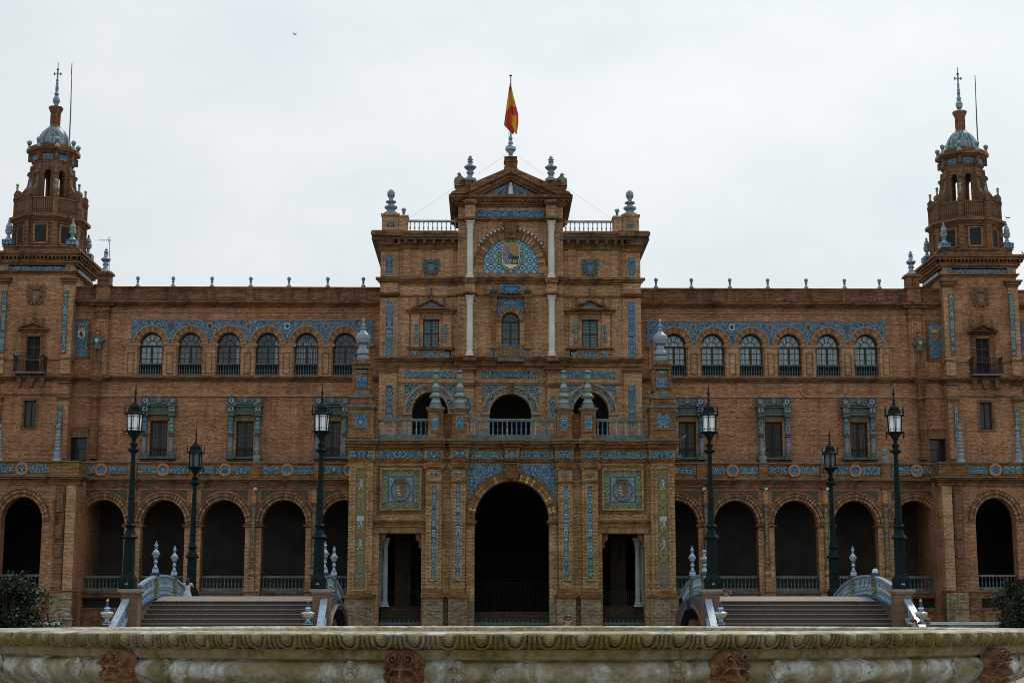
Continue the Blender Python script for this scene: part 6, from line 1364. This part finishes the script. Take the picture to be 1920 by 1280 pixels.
h = pt(1713.5, 1160.5, 38); person(h.x, 38, h.z-1.75, 1.75, 'dark haired person in sunglasses just above the fountain rim at the right', glasses=True, long_hair=True, yaw=.5)
h = pt(352.5, 1082, 91); person(h.x, 91, h.z-1.72, 1.70, 'woman with long dark hair in a white dress on the left bridge, seen from behind', top=M['white'], dress=True, arms='hair', long_hair=True, yaw=pi)
h = pt(1371, 1102.5, 93.2); person(h.x, 93.2, h.z-1.70, 1.68, 'dark haired woman in black on the right bridge, nearer the stairs', top=M['bar'], arms='phone', yaw=-1.2, long_hair=True)
h = pt(1361, 1106, 94.3); person(h.x, 94.3, h.z-1.62, 1.60, 'person in dark clothes holding a phone up on the right bridge, left of the other', top=M['wood'], arms='phone', yaw=1.4)
# statues on the end bays: heralds in tabards
def statue(s, label, tab):
    YS = YW-.45; c2 = xt(770, 700, YW); R = thing('herald_statue', (s*c2, YS, zt(682, YW)), label, 'statue', 'ceramic heralds on the end bays'); x, z0 = s*c2, zt(682, YW)
    H = zt(624, YW)-z0; k = H/1.78
    L = lambda p: (x+p[0]*k, YS+p[1]*k, z0+p[2]*k)
    P_ = [(0,0,.95),(0,0,1.2),(0,0,1.42),(0,0,1.54),(0,-.01,1.66)]; E = [(0,1),(1,2),(2,3),(3,4)]; r = [.15,.16,.14,.055,.085]
    for g in (1, -1):
        n = len(P_); P_ += [(g*.20,0,1.40),(g*.30,.0,1.12),(g*.16,-.2,1.02)]; E += [(2,n),(n,n+1),(n+1,n+2)]; r += [.07,.055,.04]
        n = len(P_); P_ += [(g*.09,0,.85),(g*.10,0,.45),(g*.09,.02,.06),(g*.13,-.12,.02)]; E += [(0,n),(n,n+1),(n+1,n+2),(n+2,n+3)]; r += [.09,.06,.045,.04]
    skin_body('body', [(a*k, b*k, c*k) for a, b, c in P_], E, [q*k for q in r], M['carved'], R)
    O('tabard', MB().lathe([(.27*k,.72*k),(.23*k,1.0*k),(.25*k,1.2*k),(.27*k,1.38*k),(.12*k,1.5*k)], 12, (x, YS, z0), .7), tab, R)
    for g in (-1, 1): O('sleeve', MB().tube([L((g*.18,0,1.42)), L((g*.34,0,1.16)), L((g*.26,-.14,1.04))], [.10*k, .13*k, .09*k], 8), tab, R)
    O('head', MB().ball(L((0,-.02,1.66)), .10*k, 10, 7, 1.2), M['terral'], R); O('cap', MB().lathe([(.10*k,0),(.13*k,.03*k),(.12*k,.10*k),(.03*k,.13*k)], 10, L((0,.02,1.70))), M['wood'], R)
    O('emblem', MB().prism([(x-.10*k, z0+1.3*k), (x+.10*k, z0+1.3*k), (x+.10*k, z0+1.15*k), (x, z0+1.05*k), (x-.10*k, z0+1.15*k)], YS-.24*k, YS-.19*k), M['marbled'] if s < 0 else M['yel'], R)
    O('base', MB().lathe([(.26*k,-.04*k),(.26*k,.03*k)], 10, (x, YS, z0)), M['blueg'], R)
statue(-1, 'glazed herald statue in a grey green tabard between the left tower and the window row', M['glaze']); statue(1, 'glazed herald statue with a yellow shield on its tabard beside the right tower', M['glaze'])
# eagles beside the pediment
for s in (-1, 1):
    x0 = s*xt(95.5, 340, YB); z0 = zt(352, YB); R = thing('eagle_statue', (x0, YB, z0), f'dark stone eagle perched at the {"left" if s < 0 else "right"} foot of the pediment', 'statue', 'stone eagles beside the pediment')
    f = MB().lathe([(.16,0),(.26,.15),(.30,.42),(.24,.66),(.12,.78),(.10,.84)], 10, (x0, YB, z0+.04), .8); O('body', f, M['stone'], R, smooth=True)
    O('head', MB().ball((x0+s*.03, YB-.03, z0+.90), .12, 8, 6).tube([(x0+s*.1, YB-.04, z0+.92), (x0+s*.22, YB-.05, z0+.88)], [.05, .01], 5), M['stone'], R)
    for g in (-1, 1): O('wing', MB().prism([(x0+g*.15, z0+.62), (x0+g*.32, z0+.66), (x0+g*.38, z0+.40), (x0+g*.33, z0+.12), (x0+g*.24, z0+.02), (x0+g*.18, z0+.2)], YB-.12, YB+.12), M['stone'], R)
    O('base', MB().box(x0-.26, x0+.26, YB-.26, YB+.26, z0-.0, z0+.08), M['stone'], R)
# ================================================================ flag
fz0 = zt(274, YB)-.3; fz1 = zt(143, YB); FP = thing('flagpole', (0, YB, fz0), 'grey flagpole rising from the top of the pediment', 'flagpole')
O('pole', MB().tube([(0, YB, fz0), (0, YB, fz1)], [.075, .05], 8), M['marbled'], FP); O('cap', MB().lathe([(.09,0),(.09,.06),(.02,.1)], 8, (0, YB, fz1)), M['iron'], FP)
O('halyard', MB().tube([(-.13, YB-.05, fz0+.3), (-.10, YB-.05, fz1-.5)], .012, 4), M['marbled'], FP)
def flag_():
    zz = lambda p: zt(p, YB-.1); X = lambda d: d/F*107.5
    n, mr_ = 30, 16; v = []; f = []
    for j in range(n+1):
        t = j/n; py = 158+(250-158)*t
        lw_ = -1.0-11.5*min(1, t/.82)**.8 if t < .82 else -12.5+(t-.82)/.18*16; rw = .6+13.5*min(1, t/.62)**1.1 if t < .8 else 14.1-(t-.8)/.2*2.5
        for i in range(mr_+1):
            u = i/mr_; xx = lw_+(rw-lw_)*u; yy = YB-.12+.22*sin(u*9+t*2.2)*min(1, t*2.2); v.append((X(xx), yy, zz(py+ (3*sin(u*9)) * t - (12*(1-u) if t > .8 else 0)*(t-.8)*0)))
    for j in range(n):
        for i in range(mr_): f.append((j*(mr_+1)+i, j*(mr_+1)+i+1, (j+1)*(mr_+1)+i+1, (j+1)*(mr_+1)+i))
    FL = thing('flag', (0, YB-.1, zz(250)), 'red and yellow flag hanging limp from the pole above the pediment', 'flag')
    me = bpy.data.meshes.new('cloth'); me.from_pydata([Vector(p)-WP[FL.name] for p in v], [], f)
    me.materials.append(M['redt']); me.materials.append(M['yelt']); me.materials.append(M['crst'])
    for p in me.polygons:
        j, i = divmod(p.index, mr_); t = (j+.5)/n; u = (i+.5)/mr_
        w = t+.10*(u-.5)                                     # the bands hang nearly level, folded over
        p.material_index = 0 if w < .14 else 1 if w < .47 else 0 if w < .64 else (0 if (u < .42 or u > .93) and w > .64 and not(.42 < u) or u > .9 else 1)
        if .30 < t < .40 and u > .74: p.material_index = 2
        p.use_smooth = True
    place('cloth', me, FL, WP[FL.name])
def cloth(name, c):
    n = N(name); a = n.n('ShaderNodeBsdfTranslucent', {'Color': c4(c)}); d = n.n('ShaderNodeBsdfDiffuse', {'Color': c4(c)}); m = n.n('ShaderNodeMixShader', {0: .5, 1: a.outputs[0], 2: d.outputs[0]}); n.put(n.o.inputs[0], m.outputs[0]); return n.m
M['redt'] = cloth('red_flag_cloth', (.50, .06, .05)); M['yelt'] = cloth('yellow_flag_cloth', (.58, .33, .03)); M['crst'] = cloth('flag_emblem_cloth', (.42, .20, .08))
flag_()
for s in (-1, 1):
    w = thing('guy_wire', (s*6.5, YB, zt(385, YB)), f'thin wire from the top finial down to the {"left" if s < 0 else "right"} roof corner', 'wire')
    O('wire', MB().tube([(s*.2, YB-.1, zt(288, YB)), (s*xt(62, 328, YB), YB-.1, zt(328, YB))], .007, 4), M['marbled'], w); O('wire', MB().tube([(s*xt(104, 352, YB), YB-.1, zt(352, YB)), (s*xt(192, 412, YB), YB-.1, zt(412, YB))], .007, 4), M['marbled'], w)
# masts, antenna, cameras, birds
for px0, py0, px1, py1, lb in ((131, 262, 135, 119, 'thin lightning mast right of the left tower dome'), (1833, 268, 1828, 142, 'thin lightning mast right of the right tower dome')):
    Yq = 109; a, b = pt(px0, py0, Yq), pt(px1, py1, Yq); r = thing('lightning_mast', (a.x, Yq, zt(560, YW)), lb, 'mast', 'lightning masts'); O('mast', MB().tube([(a.x, Yq, zt(560, YW)), a.lerp(b, .35), b], [.06, .045, .02], 6), M['glaze'], r); O('mast_tip', MB().lathe([(.03,0),(.03,.8)], 6, tuple(b-Vector((0,0,.8)))), M['bar'], r)
a = pt(205, 520, 108); r = thing('tv_antenna', (a.x, 108, zt(560, YW)), 'small television antenna on the roof beside the left tower', 'antenna'); tp = pt(206, 450, 108); m = MB().tube([(a.x, 108, zt(560, YW)), tp], .03, 5); O('mast', m, M['marbled'], r)
m = MB().tube([tp+Vector((-.75,0,-.02)), tp+Vector((.1,0,0))], .02, 4); [m.tube([tp+Vector((-.7+k*.14,-.3,0)), tp+Vector((-.7+k*.14,.3,0))], .01, 4) for k in range(6)]; m.tube([tp+Vector((0,-.2,.2)), tp+Vector((-.1,.2,-.2))], .012, 4); m.tube([tp+Vector((-.1,0,.2)), tp+Vector((-.1,0,-.2))], .012, 4); O('aerial', m, M['marbled'], r)
for px, lb in ((479, 'white security camera above the arcade, left of the portico'), (1320, 'white security camera above the arcade, nearest the portico on the right'), (1437, 'white security camera above the second arcade pier right of the portico'), (1552, 'white security camera above the arcade, behind the dim right lamp')):
    p = pt(px, 917.5, YA-.35); r = thing('security_camera', tuple(p), lb, 'camera', 'security cameras on the arcade'); O('housing', MB().ball(tuple(p), .13, 10, 6), M['white'], r); O('lens', MB().ball((p.x+.03, p.y-.10, p.z-.04), .06, 8, 5), M['bar'], r); O('bracket', MB().box(p.x-.04, p.x+.04, p.y, YA+.02, p.z-.02, p.z+.05), M['marbled'], r)
def bird(px, py, Y, sp, label, rot=0):
    p = pt(px, py, Y); r = thing('bird', tuple(p), label, 'bird', 'small dark birds in flight'); M_ = Matrix.Translation(p) @ Matrix.Rotation(rot, 4, 'Y')
    O('body', MB().add(*(lambda b: (b.v, b.f))(MB().tube([(-.10,0,0),(0,0,.01),(.13,0,0)], [.01,.035,.008], 5)), M_), M['bar'], r)
    for g in (-1, 1): O('wing', MB().add([(0,0,.01),(g*.05,-.02,.03),(g*sp,.0,.14),(g*.10,0,.0),(g*sp,.01,.135)], [(0,1,2,3),(3,4,1,0)], M_), M['bar'], r)
for i, (px, py, lb) in enumerate(((1502, 740, 'swallow in flight just left of the centre ornate window on the right wing'), (1556, 738, 'swallow flying under the arched windows of the right wing'), (1371, 772, 'tiny swallow against bricks right of the right lamp'), (1384, 784, 'lower tiny swallow right of the right lamp'), (552, 65, 'tiny bird high in the sky left of the flag'), (1918, 475, 'bird in the sky at the right edge'), (1890, 409, 'bird in the sky beside the right tower'))):
    bird(px, py, 92, .30 if i < 2 else .10 if i == 4 else .16, lb, (.9, -.3, .5, 0, .2, .6, 0)[i])
def pigeon(px, py, Y, lb):
    p = pt(px, py, Y); r = thing('pigeon', tuple(p), lb, 'bird', 'pigeons on the portico cornice')
    O('body', MB().ball((p.x, p.y, p.z+.16), .11, 8, 6, .85, 1.0).tube([(p.x-.05, p.y, p.z+.15), (p.x-.26, p.y, p.z+.06)], [.07, .02], 6), M['glaze'], r); O('head', MB().ball((p.x+.10, p.y, p.z+.30), .055, 8, 5).tube([(p.x+.06, p.y, p.z+.2), (p.x+.10, p.y, p.z+.3)], [.06, .04], 6).tube([(p.x+.14, p.y, p.z+.3), (p.x+.2, p.y, p.z+.28)], [.02, .004], 4), M['glazeb'], r)
    for g in (-.03, .03): O('leg', MB().tube([(p.x+g, p.y, p.z), (p.x+g, p.y, p.z+.1)], .012, 4), M['terrap'], r)
pigeon(1282, 825, YP-.4, 'pigeon on the right end of the portico cornice'); pigeon(1273, 862, YP-.55, 'pigeon low at the right corner of the portico entablature')
# ================================================================ shrubs at both edges
def shrub(x, Y, z0, r, h, label, seed):
    rnd = random.Random(seed); R = thing('shrub', (x, Y, z0), label, 'bush'); m = MB()
    tr = MB()
    for i in range(9):
        a = rnd.uniform(0, 2*pi); tx, ty = x+r*.6*cos(a)*rnd.random(), Y+r*.6*sin(a)*rnd.random(); tr.tube([(x+.1*cos(a), Y+.1*sin(a), z0), ((x+tx)/2, (Y+ty)/2, z0+h*.4), (tx, ty, z0+h*rnd.uniform(.7,.95))], [.07, .045, .015], 5)
    O('stem', tr, M['bark'], R)
    cl = [(x+rnd.gauss(0, .45)*r, Y+rnd.gauss(0, .45)*r, z0+h*(.25+.68*rnd.random())) for _ in range(95)]
    for c in cl:
        d = sqrt((c[0]-x)**2+(c[1]-Y)**2)/r
        if c[2] > z0+h*(1.02-.5*d*d): continue
        for _ in range(210):
            p = Vector(c)+Vector((rnd.gauss(0,.19), rnd.gauss(0,.19), rnd.gauss(0,.17)))*(r*.62); u = Vector((rnd.uniform(-1,1), rnd.uniform(-1,1), rnd.uniform(-.6,1))).normalized(); w = u.cross(Vector((rnd.random(), rnd.random(), rnd.random()+.1))).normalized(); L_ = rnd.uniform(.08,.17)
            m.add([p, p+u*L_*.5+w*L_*.3, p+u*L_, p+u*L_*.5-w*L_*.3], [(0,1,2,3)])
    tag(O('leaves', m, M['leaf'], R), kind='stuff')
p = pt(20, 1160, 60); shrub(p.x, 60, 0, 1.75, 3.35, 'dark leafy bush at the left edge behind the fountain', 3)
p = pt(1925, 1160, 60); shrub(p.x, 60, 0, 1.25, 3.25, 'dark leafy bush at the right edge behind the fountain', 5)
# ================================================================ fountain in the foreground
def fountain():
    D_, RR = 11.0, 5.15; cx, cy = CX+.02+math.tan(YAW)*D_, D_+RR; zr = 1.665; 
    R = thing('fountain_basin', (cx, cy, 0), 'huge round stone fountain basin with carved rim and terracotta masks in the foreground', 'fountain')
    st = stone_mat()
    def ring_lathe(pr, n, a0, a1):
        m = MB(); v = []; f = []
        for i in range(n+1):
            a = a0+(a1-a0)*i/n
            for r, z in pr: v.append((cx+r*sin(a), cy-r*cos(a), z))
        k = len(pr)
        for i in range(n):
            for j in range(k-1): f.append((i*k+j, (i+1)*k+j, (i+1)*k+j+1, i*k+j+1))
        m.add(v, f); return m
    # profile of the outside from the rim down: r relative to RR
    body = [(RR-.62,zr-.10),(RR-.55,zr-.015),(RR-.46,zr),(RR-.05,zr-.004),(RR-.012,zr-.014),(RR+.0,zr-.03)]
    low = [(RR-.055,zr-.118),(RR-.075,zr-.125),(RR-.085,zr-.135),(RR-.088,zr-.165),(RR-.105,zr-.178),(RR-.100,zr-.186),(RR-.125,zr-.190),(RR-.165,zr-.196),(RR-.165,zr-.203),(RR-.140,zr-.206),(RR-.118,zr-.222),(RR-.098,zr-.25),(RR-.092,zr-.28),(RR-.105,zr-.315),(RR-.15,zr-.36),(RR-.26,zr-.42),(RR-.42,zr-.49),(RR-.62,zr-.58),(RR-1.1,zr-.68),(RR-1.8,zr-.74)]
    n = 14
    for i in range(n):                               # stones of the basin, cut at narrow joints
        a0, a1 = 2*pi*(i+.475)/n-.0006, 2*pi*(i+1.475)/n+.0006; g = .0011
        O('rim_stone', ring_lathe(list(reversed(body)), 16, a0+g, a1-g), st, R, smooth=False)
        m = ring_lathe([(r, z) for r, z in reversed(low)], 24, a0+g, a1-g); m.f = [tuple(reversed(q)) for q in m.f] if False else m.f
        O('bowl_stone', m, st, R, smooth=True)
    O('joint_mortar', ring_lathe([(r-.004, z) for r, z in reversed(low)], 280, 0, 2*pi), M['stone'], R)
    O('inner_bowl', ring_lathe([(RR-.62,zr-.10),(RR-.70,zr-.30),(RR-1.4,zr-.5),(.5,zr-.55)], 96, 0, 2*pi), st, R)
    O('stem', MB().lathe([(2.6,0),(2.6,.15),(2.2,.3),(1.7,.5),(1.9,.75),(3.2,.93)], 48, (cx, cy, 0)), st, R)
    # egg and dart moulding: quarter round with separate eggs, shells and darts
    ov = [(RR-.085,zr-.118),(RR-.062,zr-.110),(RR-.032,zr-.09),(RR-.014,zr-.065),(RR-.008,zr-.045),(RR-.010,zr-.030)]
    O('ovolo', ring_lathe(ov, 280, 0, 2*pi), st, R, smooth=True)
    NE = 142; stp = 2*pi/NE
    def on(a, zrel, out):                            # a point on the ovolo surface
        t = (zrel)/.1; r = RR-.105+.105*sqrt(max(0, 1-(t*.93)**2))+out; return (cx+r*sin(a), cy-r*cos(a), zr-.018-zrel)
    def loft(w_of_t, out_of, n=10, k=8, t0=0, t1=.1, a_off=0):
        v = []; f = []
        for j in range(n+1):
            t = j/n; z = t0+(t1-t0)*t
            for i in range(k+1):
                u = -1+2*i/k; v.append(on(a_off+u*w_of_t(t), z, out_of(t, u)))
        for j in range(n):
            for i in range(k): q = j*(k+1)+i; f.append((q+1, q, q+k+1, q+k+2))
        return MB().add(v, f)
    egg = loft(lambda t: .0085*sqrt(max(.001, 1-(max(0, t-.15)/.80)**2.2)) if t < .95 else .0002, lambda t, u: .004+.046*sqrt(max(0, 1-u*u))*(.35+.65*sin(pi*min(1, t*.85+.10))), 12, 10, .004, .084)
    def shell(sg):
        v = []; f = []; n = 14
        for j in range(n+1):
            t = j/n; th = pi*.5*t; wi = .0112*cos(th*1.0)**.8 if t < 1 else 0; wo = .0165*cos(th)**.62 if t < 1 else 0
            z0_, z1_ = .002+.088*sin(th), .002+.100*sin(th)
            for i, (w, z, o) in enumerate(((wi, z0_, -.004), (wi+.0010, z0_, .030), (wo-.0016, z1_, .026), (wo, z1_, -.004))): v.append(on(sg*w, z, o))
        for j in range(n):
            for i in range(3): q = j*4+i; f.append((q, q+4, q+5, q+1) if sg > 0 else (q+1, q+5, q+4, q))
        return MB().add(v, f)
    sh_ = shell(1).merge(shell(-1))
    dart = MB()
    for sg in (-1, 1): dart.merge(loft(lambda t: .0026*(1-.30*t), lambda t, u: .030*(1-u*u)+.002, 8, 4, 0, .098, sg*.0034))
    c0 = Vector((cx, cy, 0)); meshes = []
    for nm, mb_ in (('egg', egg), ('egg_shell', sh_), ('dart', dart)):
        me = make_mesh(nm, mb_, st, (cx, cy, 0), smooth=True); meshes.append((nm, me))
    for i in range(NE):
        a = stp*i; jit, jz = random.uniform(-.0007, .0007), random.uniform(-.0012, .0012)
        for nm, me in meshes:
            o = place(nm, me, R, (cx, cy, 0)); o.rotation_euler.z = a+(stp/2 if nm == 'dart' else 0)+jit; o.location.z += jz
    # masks
    mk = mask_mesh()
    for i, a in enumerate((-.603, -.150, .300, .845, 1.30, 1.75, 2.2, 2.65, 3.1, -1.05, -1.5, -1.95, -2.4, -2.85)):
        r = RR-.075; o = place('mask', mk, R, (cx+r*sin(a), cy-r*cos(a), zr-.135)); o.rotation_euler.z = a
        if i == 0: tag(o, 'darker worn terracotta mask')
    # quatrefoil reliefs with a trail of drops, on both sides of every mask
    fm = flower_mesh(st)
    for i, a in enumerate((-.70, -.515, -.225, -.075, .225, .375, .735, .98, 1.2, 1.4, -.95, -1.15)):
        r = RR-.0925; fl, dr, pts = fm[i % 2]; P0 = Vector((cx+r*sin(a), cy-r*cos(a), zr-.262)); o = place('quatrefoil_relief', fl, R, P0); o.rotation_euler = (0, 0, a)
        for q in pts: d = place('drop_relief', dr, o, P0+q)
def stone_mat():
    n = N('mossy_veined_marble'); g = n.n('ShaderNodeNewGeometry').outputs['Position']; s = n.n('ShaderNodeSeparateXYZ', {0: g})
    d = n.scale(g, (1.6, 1.6, 2.2)); a = n.noise(d, 1.9, 7, .62, .6); b = n.noise(n.scale(g, (9, 9, 1.3)), 1.0, 6, .65, .4)
    c = n.ramp(a, [(.32, (.09,.09,.06)), (.42, (.24,.235,.15)), (.50, (.42,.43,.37)), (.58, (.66,.71,.74)), (.66, (.46,.45,.36)), (.74, (.28,.25,.12))])
    c = n.mix(n.ramp(b, [(.42, 0.0), (.62, .75)]), c, (.20, .185, .085, 1))
    k = n.noise(n.scale(g, (14, 14, 10)), 1.0, 7, .7); c = n.mix(n.ramp(k, [(.56, 0.0), (.68, .85)]), c, (.055, .06, .04, 1))
    oc = n.noise(n.scale(g, (2.2, 2.2, 1)), 1.3, 3); c = n.mix(n.math('MULTIPLY', n.ramp(oc, [(.45, 0.0), (.6, 1.0)]), .5), c, (.30, .22, .085, 1))
    # the carved rim is browner than the bowl, its top surface left out
    rim = n.math('MULTIPLY', n.math('GREATER_THAN', s.outputs[2], 1.475), n.math('LESS_THAN', s.outputs[2], 1.642)); c = n.mix(n.math('MULTIPLY', rim, .8), c, n.ramp(k, [(.35, (.34,.24,.075)), (.62, (.12,.085,.028))]))
    n.put(n.b.inputs[0], c); n.b.inputs['Roughness'].default_value = .55; n.b.inputs['Specular IOR Level'].default_value = .25
    n.bump(n.math('ADD', n.noise(g, 45, 5), n.math('MULTIPLY', n.noise(g, 9, 4), 1.5)), .012, .6); return n.m
def mask_mesh():
    W_, H_ = .145, .345; nx, nz_ = 64, 84
    def hgt(u, v):                                   # u -1..1, v 0 top .. 1 bottom
        x = u; y = v; h = 0.0
        g = lambda cx, cy, rx, ry, a: a*math.exp(-((x-cx)/rx)**2-((y-cy)/ry)**2)
        ax = abs(x)
        h += .055*sqrt(max(0, 1-(ax/1.02)**2))*(1 if v < .9 else 1-(v-.9)*3)
        h += .006*sin(ax*20-y*24)*max(0, min(1, (ax-.40)*4))*(1 if y > .2 else 0)+g(0,.50,.15,.16,.055)+g(0,.58,.22,.05,.022)+(.016*math.exp(-((ax-.17)/.07)**2-((y-.59)/.035)**2))      # nose, wings
        h += .040*math.exp(-((ax-.34)/.30)**2-((y-(.335+.38*max(0, ax-.40)))/.032)**2)                                   # brows
        h -= .030*math.exp(-((ax-.36)/.20)**2-((y-.415)/.040)**2); h += .020*math.exp(-((ax-.36)/.10)**2-((y-.415)/.024)**2)
        h += .022*math.exp(-((ax-.50)/.20)**2-((y-.56)/.09)**2)                                                        # cheeks
        h += .028*math.exp(-((ax-.22)/.20)**2-((y-.675-.10*ax)/.030)**2)                                               # moustache
        h -= .045*math.exp(-((ax)/.26)**2-((y-.76)/.042)**2); h += .020*math.exp(-((ax)/.2)**2-((y-.82)/.03)**2)
        for (cx_, cy_, rr) in ((.37,.13,.36),(.80,.27,.27),(.84,.50,.24),(.78,.73,.28),(.50,.93,.26)):   # curls
            dx, dy = (ax-cx_), (y-cy_)*2.35; r = sqrt(dx*dx+dy*dy)
            if r < rr: h += .034*cos(r/rr*pi/2)+.022*sin(r/rr*14-atan2(dy, dx)*1.0)*(1-r/rr)**.35
        h += .010*math.sin(ax*26+y*30)*(max(0, ax-.55))
        return h
    v = []; f = []
    for j in range(nz_+1):
        t = j/nz_; y = t
        half = (.80+.22*sin(pi*min(1, t*1.3+.05)) - (.12 if t > .93 else 0))*(1 if t > .06 else .75+4*t)
        for i in range(nx+1):
            u = -1+2*i/nx; e = max(0, 1-abs(u)**8)*(1 if 0 < j < nz_ else 0)
            jag = 1+.022*sin(t*30)+.012*sin(t*61)
            v.append((u*half*W_*jag, -(.0+(hgt(u, y)*1.5+.03)*e)+.04+(.15*max(0, t-.45)**1.6 if True else 0), -t*H_))
    for j in range(nz_):
        for i in range(nx): q = j*(nx+1)+i; f.append((q, q+nx+1, q+nx+2, q+1))
    m = N('mask_terracotta'); g = m.n('ShaderNodeTexCoord').outputs['Object']; inf = m.n('ShaderNodeObjectInfo').outputs['Random']
    c = m.ramp(m.math('ADD', m.noise(g, 14, 6, .65), m.math('MULTIPLY', m.math('SUBTRACT', inf, .5), .22)), [(.3, (.07,.028,.014)), (.52, (.19,.085,.038)), (.72, (.40,.22,.08))]); c = m.mix(m.ramp(m.noise(g, 34, 5), [(.55, 0.0), (.7, .8)]), c, (.07,.045,.03,1))
    m.put(m.b.inputs[0], c); m.b.inputs['Roughness'].default_value = .6; m.bump(m.noise(g, 90, 4), .004, .6)
    return make_mesh('mask', MB().add(v, f), m.m, (0,0,0), smooth=True)
def flower_mesh(mat):
    out_ = []
    for sg in (1, -1):
        m = MB()
        def torus(cx, cz, R_, r, y=0, e=1):
            n, k = 18, 6; v = []; f = []
            for i in range(n):
                a = 2*pi*i/n
                for j in range(k): b = 2*pi*j/k; v.append((cx+(R_+r*cos(b))*cos(a), y-r*sin(b), cz+(R_+r*cos(b))*sin(a)*e))
            for i in range(n):
                for j in range(k): f.append((i*k+j, i*k+(j+1) % k, ((i+1) % n)*k+(j+1) % k, ((i+1) % n)*k+j))
            m.add(v, f)
        for dx, dz in ((.034,0),(-.034,0),(0,.034),(0,-.034)): torus(dx, dz, .026, .006); m.ball((dx, .004, dz), .0215, 10, 6, 1, .55)
        m.ball((0,0,0), .013, 8, 5, 1, .8)
        fl = make_mesh('quatrefoil_relief', m, mat, (0,0,0), smooth=True); m = MB(); torus(0, 0, .012, .004, 0, 1.5); dr = make_mesh('drop_relief', m, mat, (0,0,0), smooth=True); pts = []
        p = Vector((sg*.012, .012, -.075))
        for i in range(4): pts.append(p.copy()); p += Vector((sg*.012, .012+.012*i, -.042))
        out_.append((fl, dr, pts))
    return out_
fountain()
